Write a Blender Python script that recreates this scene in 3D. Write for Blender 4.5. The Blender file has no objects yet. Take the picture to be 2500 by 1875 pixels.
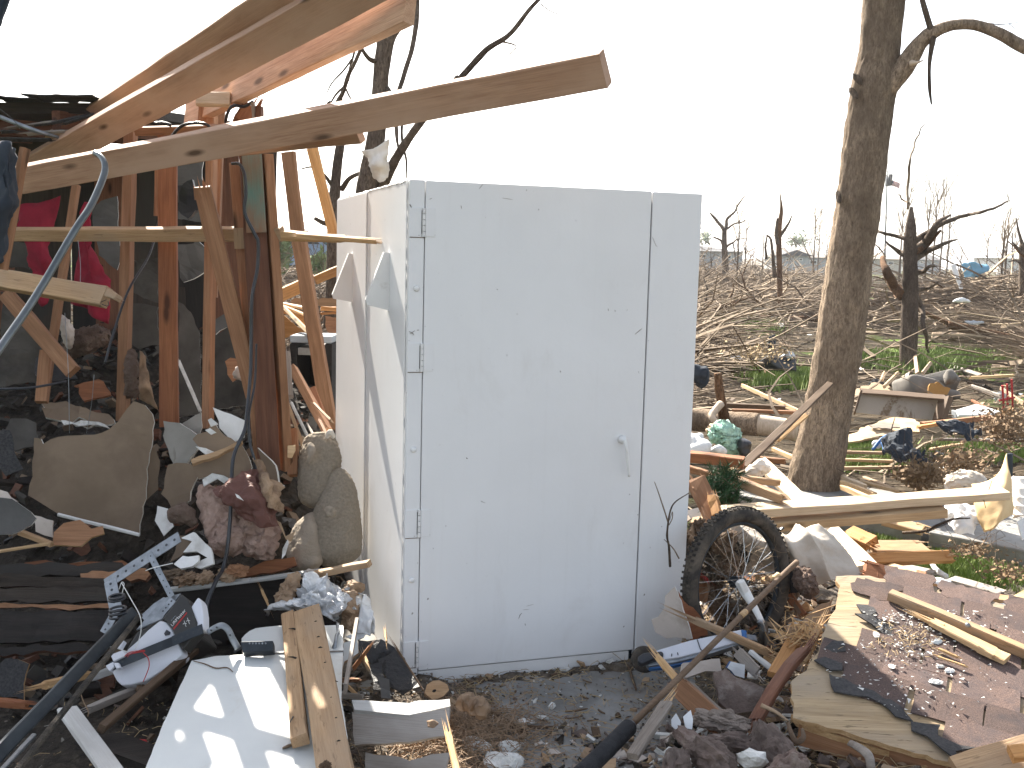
import bpy, bmesh, math, random
from mathutils import Vector, Matrix, noise, Quaternion
random.seed(7)
sc = bpy.context.scene
C = sc.collection
R = math.radians

# ------------------------------------------------------------------ camera
F = 2613.65; PITCH = 0.118; ROLL = 0.0258; EYE = Vector((0, 0, 1.6))
_fw = Vector((0, math.cos(PITCH), -math.sin(PITCH))); _rt = Vector((1, 0, 0)); _up = _rt.cross(_fw)
_r2 = _rt * math.cos(ROLL) + _up * math.sin(ROLL); _u2 = -_rt * math.sin(ROLL) + _up * math.cos(ROLL)
cam = bpy.data.cameras.new('camera'); cam.sensor_width = 36; cam.lens = F / 2500 * 36
cam.clip_start = 0.05; cam.clip_end = 9000
co = bpy.data.objects.new('camera', cam); C.objects.link(co)
co.matrix_world = Matrix(((_r2.x, _u2.x, -_fw.x, 0), (_r2.y, _u2.y, -_fw.y, 0), (_r2.z, _u2.z, -_fw.z, 1.6), (0, 0, 0, 1)))
sc.camera = co
# ------------------------------------------------------------------ light
HAZE = 0.0004
SUN_AZ, SUN_EL = -23.2, 38.5          # degrees left of the view direction, degrees up
wd = bpy.data.worlds.new('World'); sc.world = wd; wd.use_nodes = True
nt = wd.node_tree; bg = nt.nodes['Background']
sky = nt.nodes.new('ShaderNodeTexSky'); sky.sky_type = 'NISHITA'; sky.sun_disc = False
sky.sun_elevation = R(SUN_EL); sky.sun_rotation = R(SUN_AZ); sky.air_density = 1.0; sky.dust_density = 2.2; sky.ozone_density = 1.0
hs = nt.nodes.new('ShaderNodeHueSaturation'); hs.inputs['Saturation'].default_value = .50      # thin bright spring haze: a pale sky
nt.links.new(sky.outputs[0], hs.inputs['Color']); nt.links.new(hs.outputs[0], bg.inputs[0]); bg.inputs[1].default_value = 0.085
sl = bpy.data.lights.new('sun', 'SUN'); sl.energy = 5.0; sl.angle = R(0.5); sl.color = (1, .93, .82)
so = bpy.data.objects.new('sun', sl); C.objects.link(so)
sd = Vector((math.sin(R(SUN_AZ)) * math.cos(R(SUN_EL)), math.cos(R(SUN_AZ)) * math.cos(R(SUN_EL)), math.sin(R(SUN_EL))))
so.rotation_euler = (-sd).to_track_quat('-Z', 'Y').to_euler(); so.location = (0, 0, 30)
vs = sc.view_settings; sc.display_settings.display_device = 'sRGB'
vs.view_transform = 'Standard'; vs.look = 'None'; vs.exposure = 2.08; vs.gamma = 1; vs.use_curve_mapping = False
sc.cycles.max_bounces = 6; sc.cycles.diffuse_bounces = 4

# ------------------------------------------------------------------ picture measurements -> points in the place
ZT = dict(N=(0, 0, 1), D=(0, 0, .8848), Z1=(0, 0, 2.6544), Z2=(400, 0, 2.6544), Z3=(0, 500, 2.6544), Z4=(400, 500, 2.6544),
          Z5=(0, 950, 3.318), Z6=(400, 950, 3.318), Z7=(0, 1375, 3.318), Z8=(400, 1375, 3.318),
          R1=(850, 400, 2.458), R2=(850, 1050, 2.458), R3=(1650, 0, 2.592), R4=(1680, 440, 2.698), R5=(1680, 800, 2.698),
          R6=(1550, 1150, 3.318), R7=(1900, 1150, 3.318), R8=(1000, 1475, 3.687), S1=(1500, 1475, 3.687), S2=(1900, 1475, 3.687),
          S3=(1690, 460, 7.135), S4=(2050, 320, 4.74), S5=(240, 1280, 4.147), S6=(650, 550, 5.53))
def ray(k, x, y):
    a = ZT[k]; X = a[0] + x / a[2] - 1250; Y = a[1] + y / a[2] - 937.5
    return _r2 * (X / F) - _u2 * (Y / F) + _fw
def at(k, x, y, Y):
    d = ray(k, x, y); return EYE + d * (Y / d.y)
def gz(k, x, y, z):
    d = ray(k, x, y); return EYE + d * ((z - 1.6) / d.z)
def onp(k, x, y, P, n):
    d = ray(k, x, y); return EYE + d * ((P - EYE).dot(n) / d.dot(n))
def pt(a):
    return a if isinstance(a, Vector) else at(*a)
def nrm(az, el):
    return Vector((math.sin(R(az)) * math.cos(R(el)), -math.cos(R(az)) * math.cos(R(el)), math.sin(R(el))))

# ------------------------------------------------------------------ materials
def newmat(name):
    m = bpy.data.materials.new(name); m.use_nodes = True
    t = m.node_tree; b = t.nodes['Principled BSDF']
    return m, t, b
def nd(t, typ, **kw):
    n = t.nodes.new(typ)
    for k, v in kw.items():
        if k in n.inputs: n.inputs[k].default_value = v
        else: setattr(n, k, v)
    return n
def ramp(t, fac, stops):
    r = t.nodes.new('ShaderNodeValToRGB'); e = r.color_ramp.elements
    while len(e) < len(stops): e.new(0.5)
    for i, (p, c) in enumerate(stops):
        e[i].position = p; e[i].color = (*c, 1) if len(c) == 3 else c
    t.links.new(fac, r.inputs[0]); return r
def coords(t, scale, rnd=True):
    tc = nd(t, 'ShaderNodeTexCoord'); mp = nd(t, 'ShaderNodeMapping'); mp.inputs['Scale'].default_value = scale
    if rnd:
        oi = nd(t, 'ShaderNodeObjectInfo'); mu = nd(t, 'ShaderNodeMath', operation='MULTIPLY'); mu.inputs[1].default_value = 37
        t.links.new(oi.outputs['Random'], mu.inputs[0]); ad = nd(t, 'ShaderNodeVectorMath', operation='ADD')
        t.links.new(tc.outputs['Object'], ad.inputs[0]); t.links.new(mu.outputs[0], ad.inputs[1]); t.links.new(ad.outputs[0], mp.inputs[0])
    else: t.links.new(tc.outputs['Object'], mp.inputs[0])
    return mp.outputs[0]
def noi(t, vec, scale, detail=6, rough=.6, dist=0):
    n = nd(t, 'ShaderNodeTexNoise'); n.inputs['Scale'].default_value = scale; n.inputs['Detail'].default_value = detail
    n.inputs['Roughness'].default_value = rough; n.inputs['Distortion'].default_value = dist
    t.links.new(vec, n.inputs['Vector']); return n.outputs['Fac']
def mixc(t, fac, a, b, mode='MIX'):
    m = nd(t, 'ShaderNodeMix', data_type='RGBA', blend_type=mode)
    for i, v in ((0, fac), (6, a), (7, b)):
        if hasattr(v, 'is_linked') or hasattr(v, 'links'): t.links.new(v, m.inputs[i])
        else: m.inputs[i].default_value = v if not isinstance(v, tuple) else (*v, 1)
    return m.outputs[2]
def hsvr(t, col, amt):
    oi = nd(t, 'ShaderNodeObjectInfo'); mr = nd(t, 'ShaderNodeMapRange'); mr.inputs['To Min'].default_value = 1 - amt; mr.inputs['To Max'].default_value = 1 + amt
    t.links.new(oi.outputs['Random'], mr.inputs[0]); h = nd(t, 'ShaderNodeHueSaturation')
    t.links.new(mr.outputs[0], h.inputs['Value']); t.links.new(col, h.inputs['Color']); return h.outputs[0]
def bump(t, b, h, st, dist=.01):
    n = nd(t, 'ShaderNodeBump'); n.inputs['Strength'].default_value = st; n.inputs['Distance'].default_value = dist
    t.links.new(h, n.inputs['Height']); t.links.new(n.outputs[0], b.inputs['Normal'])
def wood(name, c1, c2, bmp=.35, rough=.75, knots=1, gray=None, var=.18, gs=1, specks=0):
    m, t, b = newmat(name)
    v = coords(t, (1.3 * gs, 16 * gs, 16 * gs)); g = noi(t, v, 2.2, 8, .62, .7)
    v2 = coords(t, (3 * gs, 130 * gs, 130 * gs)); g2 = noi(t, v2, 2, 4, .6)
    v3 = coords(t, (.9, 2.2, 2.2)); g3 = noi(t, v3, 1.6, 5, .6)
    c = ramp(t, g, [(.30, c1), (.5, tuple((x + y) / 2 for x, y in zip(c1, c2))), (.68, c2)]).outputs[0]
    f2 = ramp(t, g2, [(.35, (.62, .58, .55)), (.6, (1, 1, 1))]).outputs[0]
    c = mixc(t, .55, c, f2, 'MULTIPLY')
    if gray:
        f3 = ramp(t, g3, [(.42, (0, 0, 0)), (.62, (1, 1, 1))]).outputs[0]; c = mixc(t, f3, c, gray)
    else:
        f3 = ramp(t, g3, [(.32, (.66, .62, .6)), (.6, (1, 1, 1))]).outputs[0]; c = mixc(t, .7, c, f3, 'MULTIPLY')
    if knots:
        vk = coords(t, (2.6, 9, 9)); vo = nd(t, 'ShaderNodeTexVoronoi'); vo.inputs['Scale'].default_value = 1.0
        t.links.new(vk, vo.inputs['Vector']); kf = ramp(t, vo.outputs['Distance'], [(.07, (1, 1, 1)), (.16, (0, 0, 0))]).outputs[0]
        c = mixc(t, kf, c, tuple(x * .32 for x in c1))
    if specks:
        sk = noi(t, coords(t, (9, 55, 55)), 1.4, 4, .6, .4); c = mixc(t, ramp(t, sk, [(.60, (0, 0, 0)), (.68, (specks,) * 3)]).outputs[0], c, tuple(x * .3 for x in c1))
    c = hsvr(t, c, var)
    t.links.new(c, b.inputs['Base Color']); b.inputs['Roughness'].default_value = rough
    b.inputs['Specular IOR Level'].default_value = .25
    bump(t, b, g2, bmp, .004); return m
def plain(name, c1, c2=None, scale=6, rough=.8, bmp=.2, bscale=60, metal=0, dirt=None, dscale=4, dth=(.5, .68), var=.08, spec=.3, stretch=(1, 1, 1), bd=.005, coat=0, ramp_=(.35, .65)):
    m, t, b = newmat(name); c2 = c2 or c1
    v = coords(t, stretch); g = noi(t, v, scale, 7, .62, .2)
    c = ramp(t, g, [(ramp_[0], c1), (ramp_[1], c2)]).outputs[0]
    if dirt:
        d = noi(t, v, dscale, 8, .68, .5); f = ramp(t, d, [(dth[0], (0, 0, 0)), (dth[1], (1, 1, 1))]).outputs[0]; c = mixc(t, f, c, dirt)
    c = hsvr(t, c, var); t.links.new(c, b.inputs['Base Color'])
    b.inputs['Roughness'].default_value = rough; b.inputs['Metallic'].default_value = metal; b.inputs['Specular IOR Level'].default_value = spec
    b.inputs['Coat Weight'].default_value = coat
    if bmp:
        v2 = coords(t, (1, 1, 1)); bump(t, b, noi(t, v2, bscale, 5, .6), bmp, bd)
    return m
W_STUD = wood('stud_pine', (.25, .125, .062), (.39, .21, .115))
W_BOUNCE = wood('bounce_lit_pine', (.46, .28, .17), (.60, .40, .27))  # pine lightened: light bounced off the ground is put into the colour
W_RED = wood('red_pine', (.20, .075, .035), (.32, .135, .06))
W_DARKP = wood('dark_post', (.10, .045, .028), (.19, .085, .05))
W_NEW = wood('fresh_pine', (.50, .33, .17), (.68, .49, .29))
W_TAN = wood('tan_pine', (.33, .205, .11), (.50, .33, .185), gray=(.33, .24, .16), specks=.45)
W_ORANGE = wood('orange_pine', (.42, .20, .07), (.60, .33, .13))
W_BEAM = wood('beam_pine', (.31, .18, .115), (.45, .28, .185), gray=(.41, .27, .19))
W_GRAY = wood('weathered_wood', (.16, .13, .105), (.30, .26, .22), gray=(.34, .31, .28), knots=0, bmp=.6)
W_DARK = wood('dark_plank', (.022, .016, .012), (.06, .044, .032), knots=0, bmp=.7, gray=(.038, .034, .03))
W_CHAR = wood('black_plank', (.013, .011, .010), (.03, .025, .022), knots=0, bmp=.5)
W_SPL = wood('splintered_pine', (.42, .25, .11), (.66, .45, .24), knots=0, bmp=.7)
W_PLY = wood('plywood', (.29, .205, .115), (.46, .345, .205), bmp=.6, knots=0, gs=.8, gray=(.31, .25, .18), specks=.8)
W_STICK = wood('stick_wood', (.10, .065, .04), (.17, .115, .075), knots=0)
W_WHITE = wood('white_painted_wood', (.50, .51, .50), (.62, .63, .62), knots=0, bmp=.25, gray=(.40, .39, .37))
W_PALE = wood('pale_pine', (.58, .44, .28), (.74, .6, .43))  # paler than the fresh pine
W_SKY = wood('pale_teal_post', (.05, .17, .15), (.09, .23, .2), knots=0, gray=(.2, .1, .055))
GYP_W = plain('gypsum_white', (.62, .61, .58), (.72, .71, .69), 9, .9, .5, 50, dirt=(.34, .31, .27), dscale=3)
GYP_E = plain('gypsum_core', (.55, .54, .5), (.76, .75, .72), 20, .95, 1, 45, bd=.02)
GYP_B = plain('gypsum_paper', (.15, .108, .072), (.205, .15, .102), 4, .85, .15, 120, dirt=(.14, .1, .07), dscale=2.5)
GYP_G = plain('gypsum_grey', (.22, .205, .18), (.30, .28, .25), 5, .85, .2, 100, dirt=(.14, .12, .1))
GYP_P = plain('gypsum_pinkish', (.42, .36, .31), (.5, .44, .39), 5, .85, .2, 100, dirt=(.3, .25, .2))
PINK = plain('pink_insulation', (.30, .195, .155), (.43, .305, .25), 22, .98, 1, 110, bd=.012, dirt=(.26, .18, .13), dscale=5)
PINKD = plain('dirty_insulation', (.12, .08, .06), (.22, .155, .12), 14, .95, 1, 70, bd=.03)
SHEET_SHADE = plain('shaded_cream', (.40, .355, .30), (.50, .45, .385), 4, .9, .2, 120, dirt=(.34, .27, .2), dscale=3, dth=(.5, .8))  # cream cloth darkened: the sheet's shade is put into its colour
MINT = plain('green_insulation', (.34, .62, .50), (.55, .80, .68), 14, .95, 1, 60, bd=.03)
KRAFT = plain('kraft_paper', (.25, .165, .1), (.36, .25, .16), 7, .7, .3, 40, dirt=(.13, .08, .05))
REDPAP = plain('red_brown_paper', (.085, .036, .028), (.14, .062, .048), 7, .7, .3, 40)
CARPET = plain('carpet_brown', (.255, .215, .165), (.34, .29, .225), 90, .98, 1, 260, bd=.006)
CARPET2 = plain('carpet_back', (.27, .225, .175), (.34, .285, .225), 12, .95, .6, 160)
def foilmat():
    m, t, b = newmat('foil'); v = coords(t, (1, 1, 1)); g = noi(t, v, 16, 6, .6, .5)
    b.inputs['Metallic'].default_value = .85; b.inputs['Roughness'].default_value = .28
    c = ramp(t, g, [(.35, (.42, .44, .46)), (.6, (.85, .86, .87))]).outputs[0]; t.links.new(c, b.inputs['Base Color'])
    bump(t, b, noi(t, v, 32, 6, .7, 1), .9, .02); return m
FOIL = foilmat()
def steelpaint():
    m, t, b = newmat('white_steel_paint'); v = coords(t, (1, 1, 1), False)
    g = noi(t, v, 2.2, 6, .6, .4); c = ramp(t, g, [(.3, (.70, .70, .70)), (.7, (.75, .752, .755))]).outputs[0]
    d = noi(t, coords(t, (2.4, 2.4, 1.2), False), 2.1, 10, .72, .9); f = ramp(t, d, [(.57, (0, 0, 0)), (.8, (.22, .22, .22))]).outputs[0]
    c = mixc(t, f, c, (.42, .38, .33))
    st = noi(t, coords(t, (26, 26, .7), False), 1.5, 5, .6, .2); fs = ramp(t, st, [(.55, (0, 0, 0)), (.85, (.07, .07, .07))]).outputs[0]
    c = mixc(t, fs, c, (.40, .36, .31))
    s = noi(t, coords(t, (9, 9, 34), False), 2.2, 8, .75, 2.5); fsc = ramp(t, s, [(.655, (0, 0, 0)), (.70, (.45, .45, .45))]).outputs[0]
    c = mixc(t, fsc, c, (.26, .22, .18))
    p = noi(t, coords(t, (1, 1, 1), False), 46, 2, .5); fp = ramp(t, p, [(.745, (0, 0, 0)), (.775, (.8, .8, .8))]).outputs[0]
    c = mixc(t, fp, c, (.16, .13, .11))
    t.links.new(c, b.inputs['Base Color']); b.inputs['Roughness'].default_value = .42; b.inputs['Specular IOR Level'].default_value = .4
    bump(t, b, noi(t, v, 60, 4, .6), .12, .003); return m
STEEL = steelpaint()
STEEL2 = plain('paint_plain_white', (.66, .655, .64), (.72, .715, .705), 5, .45, .1, 60, dirt=(.46, .42, .37), dscale=7, dth=(.62, .8), spec=.4)
WPANEL = plain('white_laminate', (.50, .52, .51), (.57, .59, .575), 3, .5, .06, 40, dirt=(.40, .36, .29), dscale=5, dth=(.58, .85), spec=.35)
GALV = plain('galvanised', (.19, .205, .22), (.31, .33, .35), 22, .5, .1, 40, metal=.7)
DARKMET = plain('dark_metal', (.02, .025, .03), (.04, .048, .056), 12, .5, .1, 40, metal=.4)
CHROME = plain('bright_tube', (.42, .44, .46), (.55, .57, .58), 6, .22, .05, 40, metal=.9)
POLEM = plain('dull_steel_tube', (.10, .11, .11), (.16, .17, .17), 6, .3, .05, 40, metal=.9)
RUBBER = plain('black_rubber', (.018, .017, .016), (.04, .036, .031), 20, .9, .4, 90, dirt=(.13, .105, .08), dscale=11, dth=(.42, .72))
FOAM = plain('black_foam', (.018, .018, .02), (.034, .034, .036), 30, .95, .8, 260, bd=.003)
BLACKPL = plain('black_plastic', (.012, .013, .016), (.022, .024, .03), 8, .35, .3, 12, spec=.5, bd=.02)
GRAYPL = plain('charcoal_plastic', (.030, .029, .028), (.045, .043, .04), 8, .5, .1, 60)
WHITEPL = plain('milky_plastic', (.55, .56, .60), (.63, .64, .68), 3, .4, .05, 30, dirt=(.42, .42, .42), dscale=6, dth=(.6, .8))
REDPL = plain('red_plastic', (.35, .02, .02), (.45, .03, .03), 5, .5)
BLUEPL = plain('blue_plastic', (.03, .10, .27), (.05, .15, .36), 5, .5)
REDCL = plain('red_cloth', (.16, .008, .02), (.26, .015, .035), 5, .9, .4, 90)
NAVY = plain('navy_cloth', (.022, .028, .038), (.045, .055, .07), 6, .9, .4, 90)
WHITECL = plain('cream_sheet', (.60, .54, .46), (.72, .67, .60), 4, .9, .2, 120, dirt=(.46, .36, .26), dscale=3, dth=(.5, .8))
WHITEBG = plain('white_plastic_sheet', (.60, .61, .61), (.72, .73, .73), 5, .35, .4, 16, bd=.02)
YELLOW = plain('tan_card', (.56, .40, .20), (.64, .47, .26), 4, .75, .2, 40)
SHING = plain('red_brown_shingle', (.068, .045, .038), (.165, .112, .094), 240, .95, .8, 420, dirt=(.07, .055, .055), dscale=9, dth=(.45, .7), var=.22, bd=.003)
SHINGK = plain('torn_shingle_felt', (.028, .028, .03), (.06, .058, .058), 120, .95, .7, 300, bd=.003)
TAR = plain('tar_paper', (.012, .011, .011), (.03, .028, .027), 20, .5, .6, 40, spec=.5, bd=.02)
CONC = plain('concrete', (.17, .166, .156), (.27, .265, .25), 5, .9, .5, 90, dirt=(.15, .13, .11), dscale=2.6, dth=(.45, .68))
MORTAR = plain('brick_mortar', (.18, .14, .115), (.31, .26, .22), 14, .95, .9, 60, dirt=(.14, .09, .075), dscale=4, bd=.02)
BRICKM = plain('old_brick', (.085, .064, .054), (.155, .115, .097), 12, .92, .8, 70, dirt=(.3, .26, .23), dscale=8, dth=(.58, .8), bd=.01)
DIRT = plain('rubble_dirt', (.055, .042, .03), (.15, .12, .09), 26, .97, 1, 40, dirt=(.26, .23, .2), dscale=15, dth=(.52, .72), bd=.03)
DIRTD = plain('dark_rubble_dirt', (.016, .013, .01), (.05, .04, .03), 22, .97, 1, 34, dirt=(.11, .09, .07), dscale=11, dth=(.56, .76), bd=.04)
STRAW = plain('straw', (.24, .17, .09), (.42, .31, .17), 5, .9, 0)
DEADLEAF = plain('dead_leaves', (.11, .065, .032), (.22, .14, .07), 30, .85, 0)
NEEDLE = plain('pine_needles', (.012, .045, .02), (.035, .10, .04), 30, .7, 0)
LEAF_FLARE = plain('flare_leaves', (.34, .38, .27), (.46, .5, .37), 20, .8, 0)  # leaf green paled: the veil of lens flare is put into the colour
LEAF = plain('bush_leaves', (.12, .16, .07), (.2, .25, .11), 20, .8, 0)
def barkmat(name, c1, c2, peel=None, sc_=1):
    m, t, b = newmat(name); v = coords(t, (9 * sc_, 9 * sc_, 3.2 * sc_)); g = noi(t, v, 3.2, 9, .7, .6)
    c = ramp(t, g, [(.33, c1), (.62, c2)]).outputs[0]
    hf = noi(t, coords(t, (34 * sc_, 34 * sc_, 11 * sc_)), 2.2, 5, .7, .8); c = mixc(t, .85, c, ramp(t, hf, [(.36, (.38, .36, .34)), (.5, (.95, .95, .95)), (.66, (1.3, 1.28, 1.22))]).outputs[0], 'MULTIPLY')
    g4 = noi(t, coords(t, (1, 1, .6)), 2.2, 5, .6); c = mixc(t, ramp(t, g4, [(.4, (0, 0, 0)), (.65, (.75, .75, .75))]).outputs[0], c, tuple(x * .55 for x in c1))
    if peel:
        p = noi(t, coords(t, (2.2, 2.2, .8)), 1.5, 4, .5, .2); c = mixc(t, ramp(t, p, [(.70, (0, 0, 0)), (.73, (1, 1, 1))]).outputs[0], c, peel)
    t.links.new(c, b.inputs['Base Color']); b.inputs['Roughness'].default_value = .95; b.inputs['Specular IOR Level'].default_value = .1
    bump(t, b, g, 1, .03); return m
BARK = barkmat('bark', (.19, .14, .10), (.42, .325, .235), (.42, .29, .19), 1.3)
BARKD = barkmat('dark_bark', (.085, .062, .048), (.19, .15, .115))
BARKR = barkmat('reddish_bark', (.10, .055, .032), (.22, .13, .075))
BARE = plain('bare_wood', (.42, .33, .24), (.56, .46, .36), 9, .8, .3, 40, stretch=(6, 6, 1))
TWIG = plain('twig', (.12, .088, .06), (.26, .2, .14), 3, .95, 0)
TWIGL = plain('pale_twig', (.22, .165, .11), (.40, .32, .23), 3, .95, 0)
BRUSH = plain('brush_brown', (.07, .05, .034), (.15, .11, .075), 3, .95, 0)
def groundmat():
    m, t, b = newmat('field_ground'); v = coords(t, (1, 1, 1), False)
    g = noi(t, v, .9, 10, .7); c = ramp(t, g, [(.34, (.02, .016, .011)), (.5, (.06, .047, .032)), (.66, (.16, .125, .088))]).outputs[0]
    fine = noi(t, v, 14, 8, .75); c = mixc(t, .7, c, ramp(t, fine, [(.3, (.35, .35, .35)), (.65, (1.2, 1.2, 1.2))]).outputs[0], 'MULTIPLY')
    p = noi(t, v, .17, 4, .55, .4); f = ramp(t, p, [(.54, (0, 0, 0)), (.6, (.8, .8, .8))]).outputs[0]
    gc = ramp(t, fine, [(.3, (.06, .12, .015)), (.7, (.17, .27, .05))]).outputs[0]
    c = mixc(t, f, c, gc); t.links.new(c, b.inputs['Base Color']); b.inputs['Roughness'].default_value = 1
    b.inputs['Specular IOR Level'].default_value = .05; bump(t, b, fine, 1, .05); return m
GROUND = groundmat()
GRASS = plain('grass', (.10, .145, .032), (.19, .245, .07), 3, .8, 0)

# ------------------------------------------------------------------ mesh helpers
def tag(o, label=None, cat=None, group=None, kind=None):
    if label: o['label'] = label
    if cat: o['category'] = cat
    if group: o['group'] = group
    if kind: o['kind'] = kind
    return o
def adopt(o, parent):
    if parent is not None:
        o.parent = parent; o.matrix_parent_inverse = parent.matrix_basis.inverted()
    return o
def put(name, V, Fc, mats, mi=None, smooth=False, parent=None, M=None, label=None, cat=None, group=None, kind=None):
    mats = mats if isinstance(mats, (list, tuple)) else [mats]
    if M is None:
        n = len(V); cx = sum(v[0] for v in V) / n; cy = sum(v[1] for v in V) / n; cz = min(v[2] for v in V)
        V = [(v[0] - cx, v[1] - cy, v[2] - cz) for v in V]; M = Matrix.Translation((cx, cy, cz))
    me = bpy.data.meshes.new(name); me.from_pydata([tuple(v) for v in V], [], Fc); 
    for m in mats: me.materials.append(m)
    if mi: me.polygons.foreach_set('material_index', mi)
    if smooth: me.polygons.foreach_set('use_smooth', [True] * len(me.polygons))
    me.update()
    o = bpy.data.objects.new(name, me); C.objects.link(o); o.matrix_basis = M; adopt(o, parent)
    return tag(o, label, cat, group, kind)
def empty(name, loc, label, cat, group=None):
    o = bpy.data.objects.new(name, None); C.objects.link(o); o.matrix_basis = Matrix.Translation(loc); o.empty_display_size = .1
    return tag(o, label, cat, group)
def wz(w, A):   # a width given in picture pixels of the zoom of A -> metres at A's distance
    if w < 1: return w
    if isinstance(A, Vector): return w * A.y / F
    return w / ZT[A[0]][2] * A[3] / F
def board_mesh(L, w, t, ns, end, bend, rnd, taper=1.0):
    c = min(.0035, t * .2); V = []; Fc = []
    prof = [(-w/2+c, -t/2), (w/2-c, -t/2), (w/2, -t/2+c), (w/2, t/2-c), (w/2-c, t/2), (-w/2+c, t/2), (-w/2, t/2-c), (-w/2, -t/2+c)]
    j = min(.0022, t * .07)
    for i in range(ns + 1):
        u = i / ns; x = (u - .5) * L; s = 1 + (taper - 1) * u
        dz = bend * (1 - (2 * u - 1) ** 2); e = 0
        for q, (y, z) in enumerate(prof):
            xe = 0
            if i == 0 and end[0]: xe = rnd.uniform(-.03, .05) * end[0]
            if i == ns and end[1]: xe = -rnd.uniform(-.03, .05) * end[1]
            V.append((x + xe, y * s + rnd.uniform(-j, j), z + dz + rnd.uniform(-j, j)))
    for i in range(ns):
        for q in range(8):
            a = i * 8 + q; b = i * 8 + (q + 1) % 8; Fc.append((a, b, b + 8, a + 8))
    Fc.append(tuple(range(7, -1, -1))); Fc.append(tuple(ns * 8 + q for q in range(8)))
    for side, e in ((0, end[0]), (1, end[1])):
        if not e: continue
        sx = -1 if side == 0 else 1; ww = w * (1 if side == 0 else taper)
        for q in range(int(4 + 5 * e)):
            y = rnd.uniform(-.48, .48) * ww; z = rnd.uniform(-.45, .45) * t; hw = rnd.uniform(.04, .16) * ww; hz = rnd.uniform(.12, .3) * t
            ln = rnd.uniform(.04, .2) * e; x0 = sx * (L / 2 - .05); x1 = sx * (L / 2 + ln); yy = y + rnd.uniform(-.3, .3) * hw
            b = len(V); dz = 0
            V += [(x0, y - hw, z - hz), (x0, y + hw, z - hz), (x0, y + hw, z + hz), (x0, y - hw, z + hz), (x1, yy, z * .8)]
            Fc += [(b, b+1, b+4), (b+1, b+2, b+4), (b+2, b+3, b+4), (b+3, b, b+4)]
    return V, Fc
def frame(A, B, rot, nref=None):
    x = (B - A).normalized(); mid = (A + B) / 2
    n = nref if nref is not None else (EYE - mid)
    z = (n - x * n.dot(x)).normalized(); z = Quaternion(x, R(rot)) @ z; y = z.cross(x)
    return x, y, z, mid
def board(name, A, B, w, t, mat, label=None, cat=None, rot=0, group=None, parent=None, end=(0, 0), bend=0, n=None, taper=1.0, seed=None):
    w = wz(w, A); A3, B3 = pt(A), pt(B); t = wz(t, A)
    x, y, z, mid = frame(A3, B3, rot, n); L = (B3 - A3).length
    rnd = random.Random(seed if seed is not None else int(abs(mid.x * 991 + mid.y * 773 + mid.z * 517) * 100))
    V, Fc = board_mesh(L, w, t, max(3, min(14, int(L / .16))), end, bend, rnd, taper)
    M = Matrix(((x.x, y.x, z.x, mid.x), (x.y, y.y, z.y, mid.y), (x.z, y.z, z.z, mid.z), (0, 0, 0, 1)))
    return put(name, V, Fc, mat, parent=parent, M=M, label=label, cat=cat if parent is None else None, group=group)
def box(name, o, ux, uy, uz, sx, sy, sz, mat, parent=None, bev=.0, label=None, cat=None, kind=None, group=None):
    """box from corner o along unit axes"""
    bm = bmesh.new(); vs_ = [bm.verts.new((x, y, z)) for x in (0, sx) for y in (0, sy) for z in (0, sz)]
    for f in ((0, 1, 3, 2), (4, 6, 7, 5), (0, 4, 5, 1), (2, 3, 7, 6), (0, 2, 6, 4), (1, 5, 7, 3)): bm.faces.new([vs_[i] for i in f])
    if bev: bmesh.ops.bevel(bm, geom=list(bm.edges), offset=bev, segments=2, affect='EDGES', profile=.5)
    bmesh.ops.recalc_face_normals(bm, faces=bm.faces)
    me = bpy.data.meshes.new(name); bm.to_mesh(me); bm.free(); me.materials.append(mat)
    ob = bpy.data.objects.new(name, me); C.objects.link(ob)
    ob.matrix_basis = Matrix(((ux.x, uy.x, uz.x, o.x), (ux.y, uy.y, uz.y, o.y), (ux.z, uy.z, uz.z, o.z), (0, 0, 0, 1)))
    adopt(ob, parent); return tag(ob, label, cat, group, kind)
def catmull(P, per=6):
    if len(P) < 3: per_ = per; return [P[0].lerp(P[-1], i / per) for i in range(per + 1)]
    Q = [P[0] * 2 - P[1]] + list(P) + [P[-1] * 2 - P[-2]]; out = []
    for i in range(1, len(Q) - 2):
        a, b, c, d = Q[i-1], Q[i], Q[i+1], Q[i+2]
        for s in range(per):
            u = s / per; out.append(.5 * ((2 * b) + (c - a) * u + (2 * a - 5 * b + 4 * c - d) * u * u + (3 * b - a - 3 * c + d) * u ** 3))
    out.append(P[-1].copy()); return out
def lerp_list(Rr, n):
    out = []
    for i in range(n):
        u = i / (n - 1) * (len(Rr) - 1); a = min(int(u), len(Rr) - 2); f = u - a
        out.append(Rr[a] * (1 - f) + Rr[a + 1] * f)
    return out
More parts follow.
